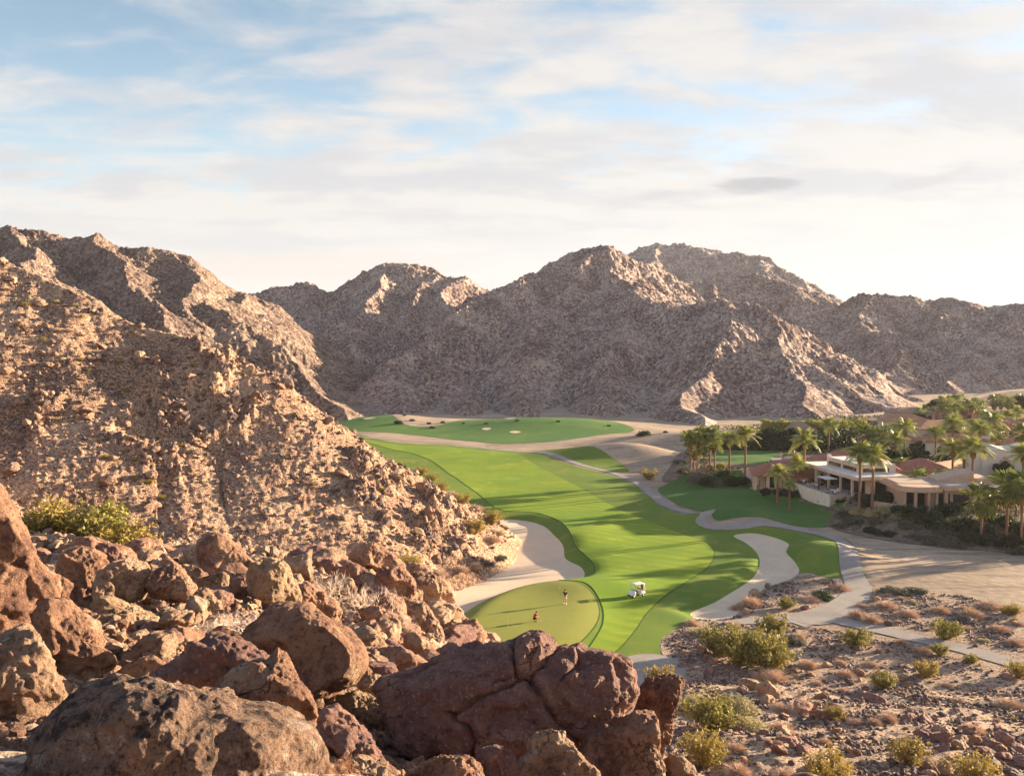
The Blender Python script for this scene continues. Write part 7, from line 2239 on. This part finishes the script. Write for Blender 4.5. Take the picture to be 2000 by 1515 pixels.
p2 = surf(1045, 1217.5)
J2 = dict(pelvis=A(-.16, 0, .36), waist=A(-.10, 0, .52), chest=A(.04, 0, .72), neck=A(.12, 0, .88), head=A(.17, 0, 1.02),
          shl=A(.06, .19, .82), ell=A(.22, .27, .62), wrl=A(.42, .20, .66), shr=A(.06, -.19, .82), elr=A(.26, -.24, .62), wrr=A(.48, -.12, .62),
          hipl=A(-.16, .10, .34), knl=A(.24, .20, .46), anl=A(.02, .15, .09), hipr=A(-.16, -.10, .34), knr=A(.24, -.20, .46), anr=A(.02, -.15, .09), footl=A(.14, .03, -.03), footr=A(.14, -.03, -.03))
RZ2 = R(20)
figure('person', p2, RZ2, J2, 'person in red shirt and dark shorts crouching on the putting green', 'red', 'blackcl', 'blackcl')
club(p2, RZ2, A(.56, -.13, .78), A(.62, -.16, .03), (.05, .02, .02), 'golf club held by the crouching golfer')

p3 = surf(992, 1231)
o = empty('flagstick', p3); tag(o, 'thin pale flagstick standing in the putting green', 'flagstick')
m = MB(); m.tube([(0, 0, -.1), (0, 0, 1.45)], [.014, .010], 6); m.build('pole', plain('flagstick_paint', (0.80, 0.76, 0.45), .5, .3), o)
m = MB(); m.prism([(.056 * math.cos(a), .056 * math.sin(a)) for a in np.linspace(0, 6.28, 13)[:-1]], -.005, .004); m.build('cup', M['plastic'], o)
for i, (x_, y_) in enumerate([(1072, 1190), (1022, 1222)]):
    q = surf(x_, y_); V, F = ico(2); m = MB(); m.add(V * .0214, F)
    b = m.build('golf_ball', M['whitep'], None, True, loc=(q[0], q[1], q[2] + .02)); tag(b, ['white golf ball between the two golfers', 'white golf ball near the crouching golfer'][i], 'golf ball')


# white two-seat cart; local +x is forward
def cart(loc, rz, label):
    c = empty('golf_cart', loc, rz, .92); tag(c, label, 'golf cart')
    # body: nose cowl, tub and rear fenders as one shell
    m = MB()
    def loft(sections):
        V = []; n = len(sections[0])
        for s in sections: V += s
        F = []
        for i in range(len(sections) - 1):
            for j in range(n):
                k = (j + 1) % n
                F.append((i * n + j, i * n + k, (i + 1) * n + k, (i + 1) * n + j))
        m.add(V, F); b = m.n - len(V)
        m.f.setdefault(n, []).append(np.array([list(range(n))[::-1]]) + b); m.f.setdefault(n, []).append(np.array([list(range(n))]) + b + (len(sections) - 1) * n)
    def sec(x, w, z0, z1, t=.8):
        return [(x, -w, z0), (x, w, z0), (x, w, z0 + (z1 - z0) * .6), (x, w * t, z1), (x, -w * t, z1), (x, -w, z0 + (z1 - z0) * .6)]
    loft([sec(1.22, .40, .40, .52), sec(1.16, .50, .30, .62), sec(.95, .58, .28, .74), sec(.70, .60, .30, .88), sec(.56, .60, .32, .93), sec(.50, .58, .34, .93)])
    body = m.build('body', M['whitep'], c, True); bevel(body, .02)
    m = MB(); loft([sec(-.12, .58, .32, .58, .95), sec(-.3, .60, .34, .66, .95), sec(-.8, .60, .40, .74, .9), sec(-1.05, .56, .44, .72, .85), sec(-1.15, .50, .46, .64, .8)])
    bevel(m.build('rear_body', M['whitep'], c, True), .02)
    slab(c, 'floor', 'plastic', (-.2, .62, -.56, .56, .26, .32)); slab(c, 'bumper', 'plastic', (1.16, 1.26, -.45, .45, .26, .38)); slab(c, 'bumper', 'plastic', (-1.22, -1.14, -.5, .5, .3, .4))
    bevel(slab(c, 'seat', 'vinyl', (-.42, .08, -.52, .52, .66, .80)), .05, 3); bevel(slab(c, 'backrest', 'vinyl', (-.52, -.40, -.52, .52, .86, 1.20)), .04, 3)
    slab(c, 'dashboard', 'plastic', (.44, .56, -.5, .5, .80, .98))
    V = []; m = MB()
    th = np.linspace(0, 2 * np.pi, 17); ct = A(.33, .26, 1.02)
    m.tube([ct + A(-.10 * math.sin(a) * .6, .16 * math.cos(a), .16 * math.sin(a)) for a in th], .014, 5, False); m.tube([ct, A(.52, .26, .84)], .018, 5); m.build('steering_wheel', M['plastic'], c)
    # roof and posts
    m = MB(); xs = np.linspace(-.98, .72, 7); ys = np.linspace(-.58, .58, 7); G = []
    for z0 in (0, .05):
        for x_ in xs:
            for y_ in ys:
                G.append((x_, y_, 1.78 + z0 + .05 * (1 - (y_ / .58) ** 2) * (1 - ((x_ + .13) / .85) ** 4)))
    F = []
    for i in range(6):
        for j in range(6):
            a = i * 7 + j; F.append((a, a + 1, a + 8, a + 7)); F.append((a + 49, a + 56, a + 57, a + 50))
    for i in range(6):
        F.append((i, i + 49, i + 50, i + 1)); F.append((42 + i, 43 + i, 92 + i, 91 + i)); F.append((i * 7, i * 7 + 7, i * 7 + 56, i * 7 + 49)); F.append((i * 7 + 6, i * 7 + 55, i * 7 + 62, i * 7 + 13))
    m.add(G, F); m.build('roof', M['whitep'], c, True)
    for y_ in (-.52, .52):
        m = MB(); m.tube([(.56, y_, .9), (.60, y_, 1.3), (.64, y_, 1.80)], .018, 6); m.build('post', M['plastic'], c)
        m = MB(); m.tube([(-.62, y_, .7), (-.84, y_, 1.3), (-.90, y_, 1.80)], .020, 6); m.build('post', M['whitep'], c)
    gm = bpy.data.materials.new('clear_windshield'); gm.use_nodes = True; T = gm.node_tree; b = T.nodes['Principled BSDF']
    b.inputs['Alpha'].default_value = .25; b.inputs['Roughness'].default_value = .05; b.inputs['Base Color'].default_value = (.8, .82, .75, 1)
    m = MB(); m.add([(.575, -.50, .95), (.575, .50, .95), (.645, .50, 1.76), (.645, -.50, 1.76)], [(0, 1, 2, 3)]); m.build('windshield', gm, c)
    for (x_, y_) in ((.82, -.50), (.82, .50), (-.78, -.50), (-.78, .50)):
        w = empty('wheel', (x_, y_, .22)); w.parent = c
        m = MB(); th = np.linspace(0, 2 * np.pi, 25)
        pr = [(.13, -.09), (.19, -.10), (.22, -.07), (.22, .07), (.19, .10), (.13, .09)]
        V = [(r * math.cos(a), yy, r * math.sin(a)) for a in th[:-1] for (r, yy) in pr]
        F = [(i * 6 + j, i * 6 + (j + 1) % 6, ((i + 1) % 24) * 6 + (j + 1) % 6, ((i + 1) % 24) * 6 + j) for i in range(24) for j in range(6)]
        m.add(V, F); m.build('tyre', M['tyre'], w, True)
        m = MB(); sg = -1 if y_ < 0 else 1
        m.tube([(0, sg * .02, 0), (0, sg * .085, 0)], .132, 16); m.tube([(0, sg * .085, 0), (0, sg * .105, 0)], .04, 8); m.build('rim', M['whitep'], w, True)
    for y_ in (-.3, .3):
        m = MB(); V, F = ico(2); m.add(V * [.03, .07, .05] + [1.14, y_, .55], F); m.build('headlight', M['steel'], c, True)
    slab(c, 'bag_rack', 'plastic', (-1.2, -.9, -.42, .42, .60, .66), (-1.0, -.96, -.42, .42, 1.14, 1.18))
    return c


p4 = surf(1243, 1163)
RC = R(-152)
zc = np.array(p4); 
cart((p4[0], p4[1], valley(np.array([p4[0]]), np.array([p4[1]]))[0] + .10), RC, 'white golf cart with roof and two golf bags parked on the fairway')
cz = valley(np.array([p4[0]]), np.array([p4[1]]))[0] + .10
for i, y_ in enumerate((-.2, .2)):
    ca, sa = math.cos(RC), math.sin(RC)
    q = (p4[0] + (-1.06) * ca - y_ * sa, p4[1] + (-1.06) * sa + y_ * ca, cz + .67)
    b = empty('golf_bag', q, RC); tag(b, ['dark golf bag strapped on the back of the golf cart', 'pale golf bag strapped on the back of the golf cart'][i], 'golf bag')
    m = MB(); m.tube([(0, 0, 0), (.0, 0, .12), (.04, 0, .5), (.08, 0, .86)], [.13, .135, .12, .14], 12); m.build('bag_body', M[['bag_d', 'bag_w'][i]], b, True)
    for k in range(6):
        a = k * 1.05; m = MB(); x0, y0 = .08 + .07 * math.cos(a), .07 * math.sin(a)
        e = (x0 + .05 + .02 * math.cos(a), y0 * 1.3, 1.08 + .03 * (k % 3)); m.tube([(x0, y0, .80), e], .007, 4); m.build('club_shaft', M['steel'], b)
        V, F = ico(2); m = MB(); m.add(V * [.045, .028, .03] + np.array(e), F); m.build('club_head', M['plastic'], b, True)
# ------------------------------------------------------------------ air
mb = MB(); mb.box(-2700, 2700, -2700, 2700, -14, 260)
hz = bpy.data.materials.new('valley_haze'); hz.use_nodes = True
T = hz.node_tree; T.nodes.clear()
pv = T.nodes.new('ShaderNodeVolumePrincipled'); pv.inputs['Density'].default_value = HAZE
pv.inputs['Color'].default_value = (0.93, 0.91, 0.96, 1); pv.inputs['Anisotropy'].default_value = 0.2
ou = T.nodes.new('ShaderNodeOutputMaterial'); T.links.new(pv.outputs[0], ou.inputs['Volume'])
h_ = mb.build('haze', hz); tag(h_, 'thin pale haze softening the far mountains', kind='stuff')

# ------------------------------------------------------------------ labels that still coincide are told apart by their order in the picture
from collections import defaultdict
bpy.context.view_layer.update()
byl = defaultdict(list)
for o in scene.objects:
    if o.parent is None and 'category' in o.keys() and 'label' in o.keys():
        byl[o['label']].append(o)
ORD = ['first', 'second', 'third', 'fourth', 'fifth', 'sixth', 'seventh', 'eighth', 'ninth', 'tenth', 'eleventh', 'twelfth', 'thirteenth', 'fourteenth']
for lb, L in byl.items():
    if len(L) < 2:
        continue
    L.sort(key=lambda o: o.location.x / max(o.location.y, 1))
    for i, o in enumerate(L):
        if len(L) == 2: s = ['the left one', 'the right one'][i]
        elif len(L) == 3: s = ['the left one', 'the middle one', 'the right one'][i]
        else: s = ORD[min(i, 13)] + ' from the left'
        o['label'] = lb + ', ' + s
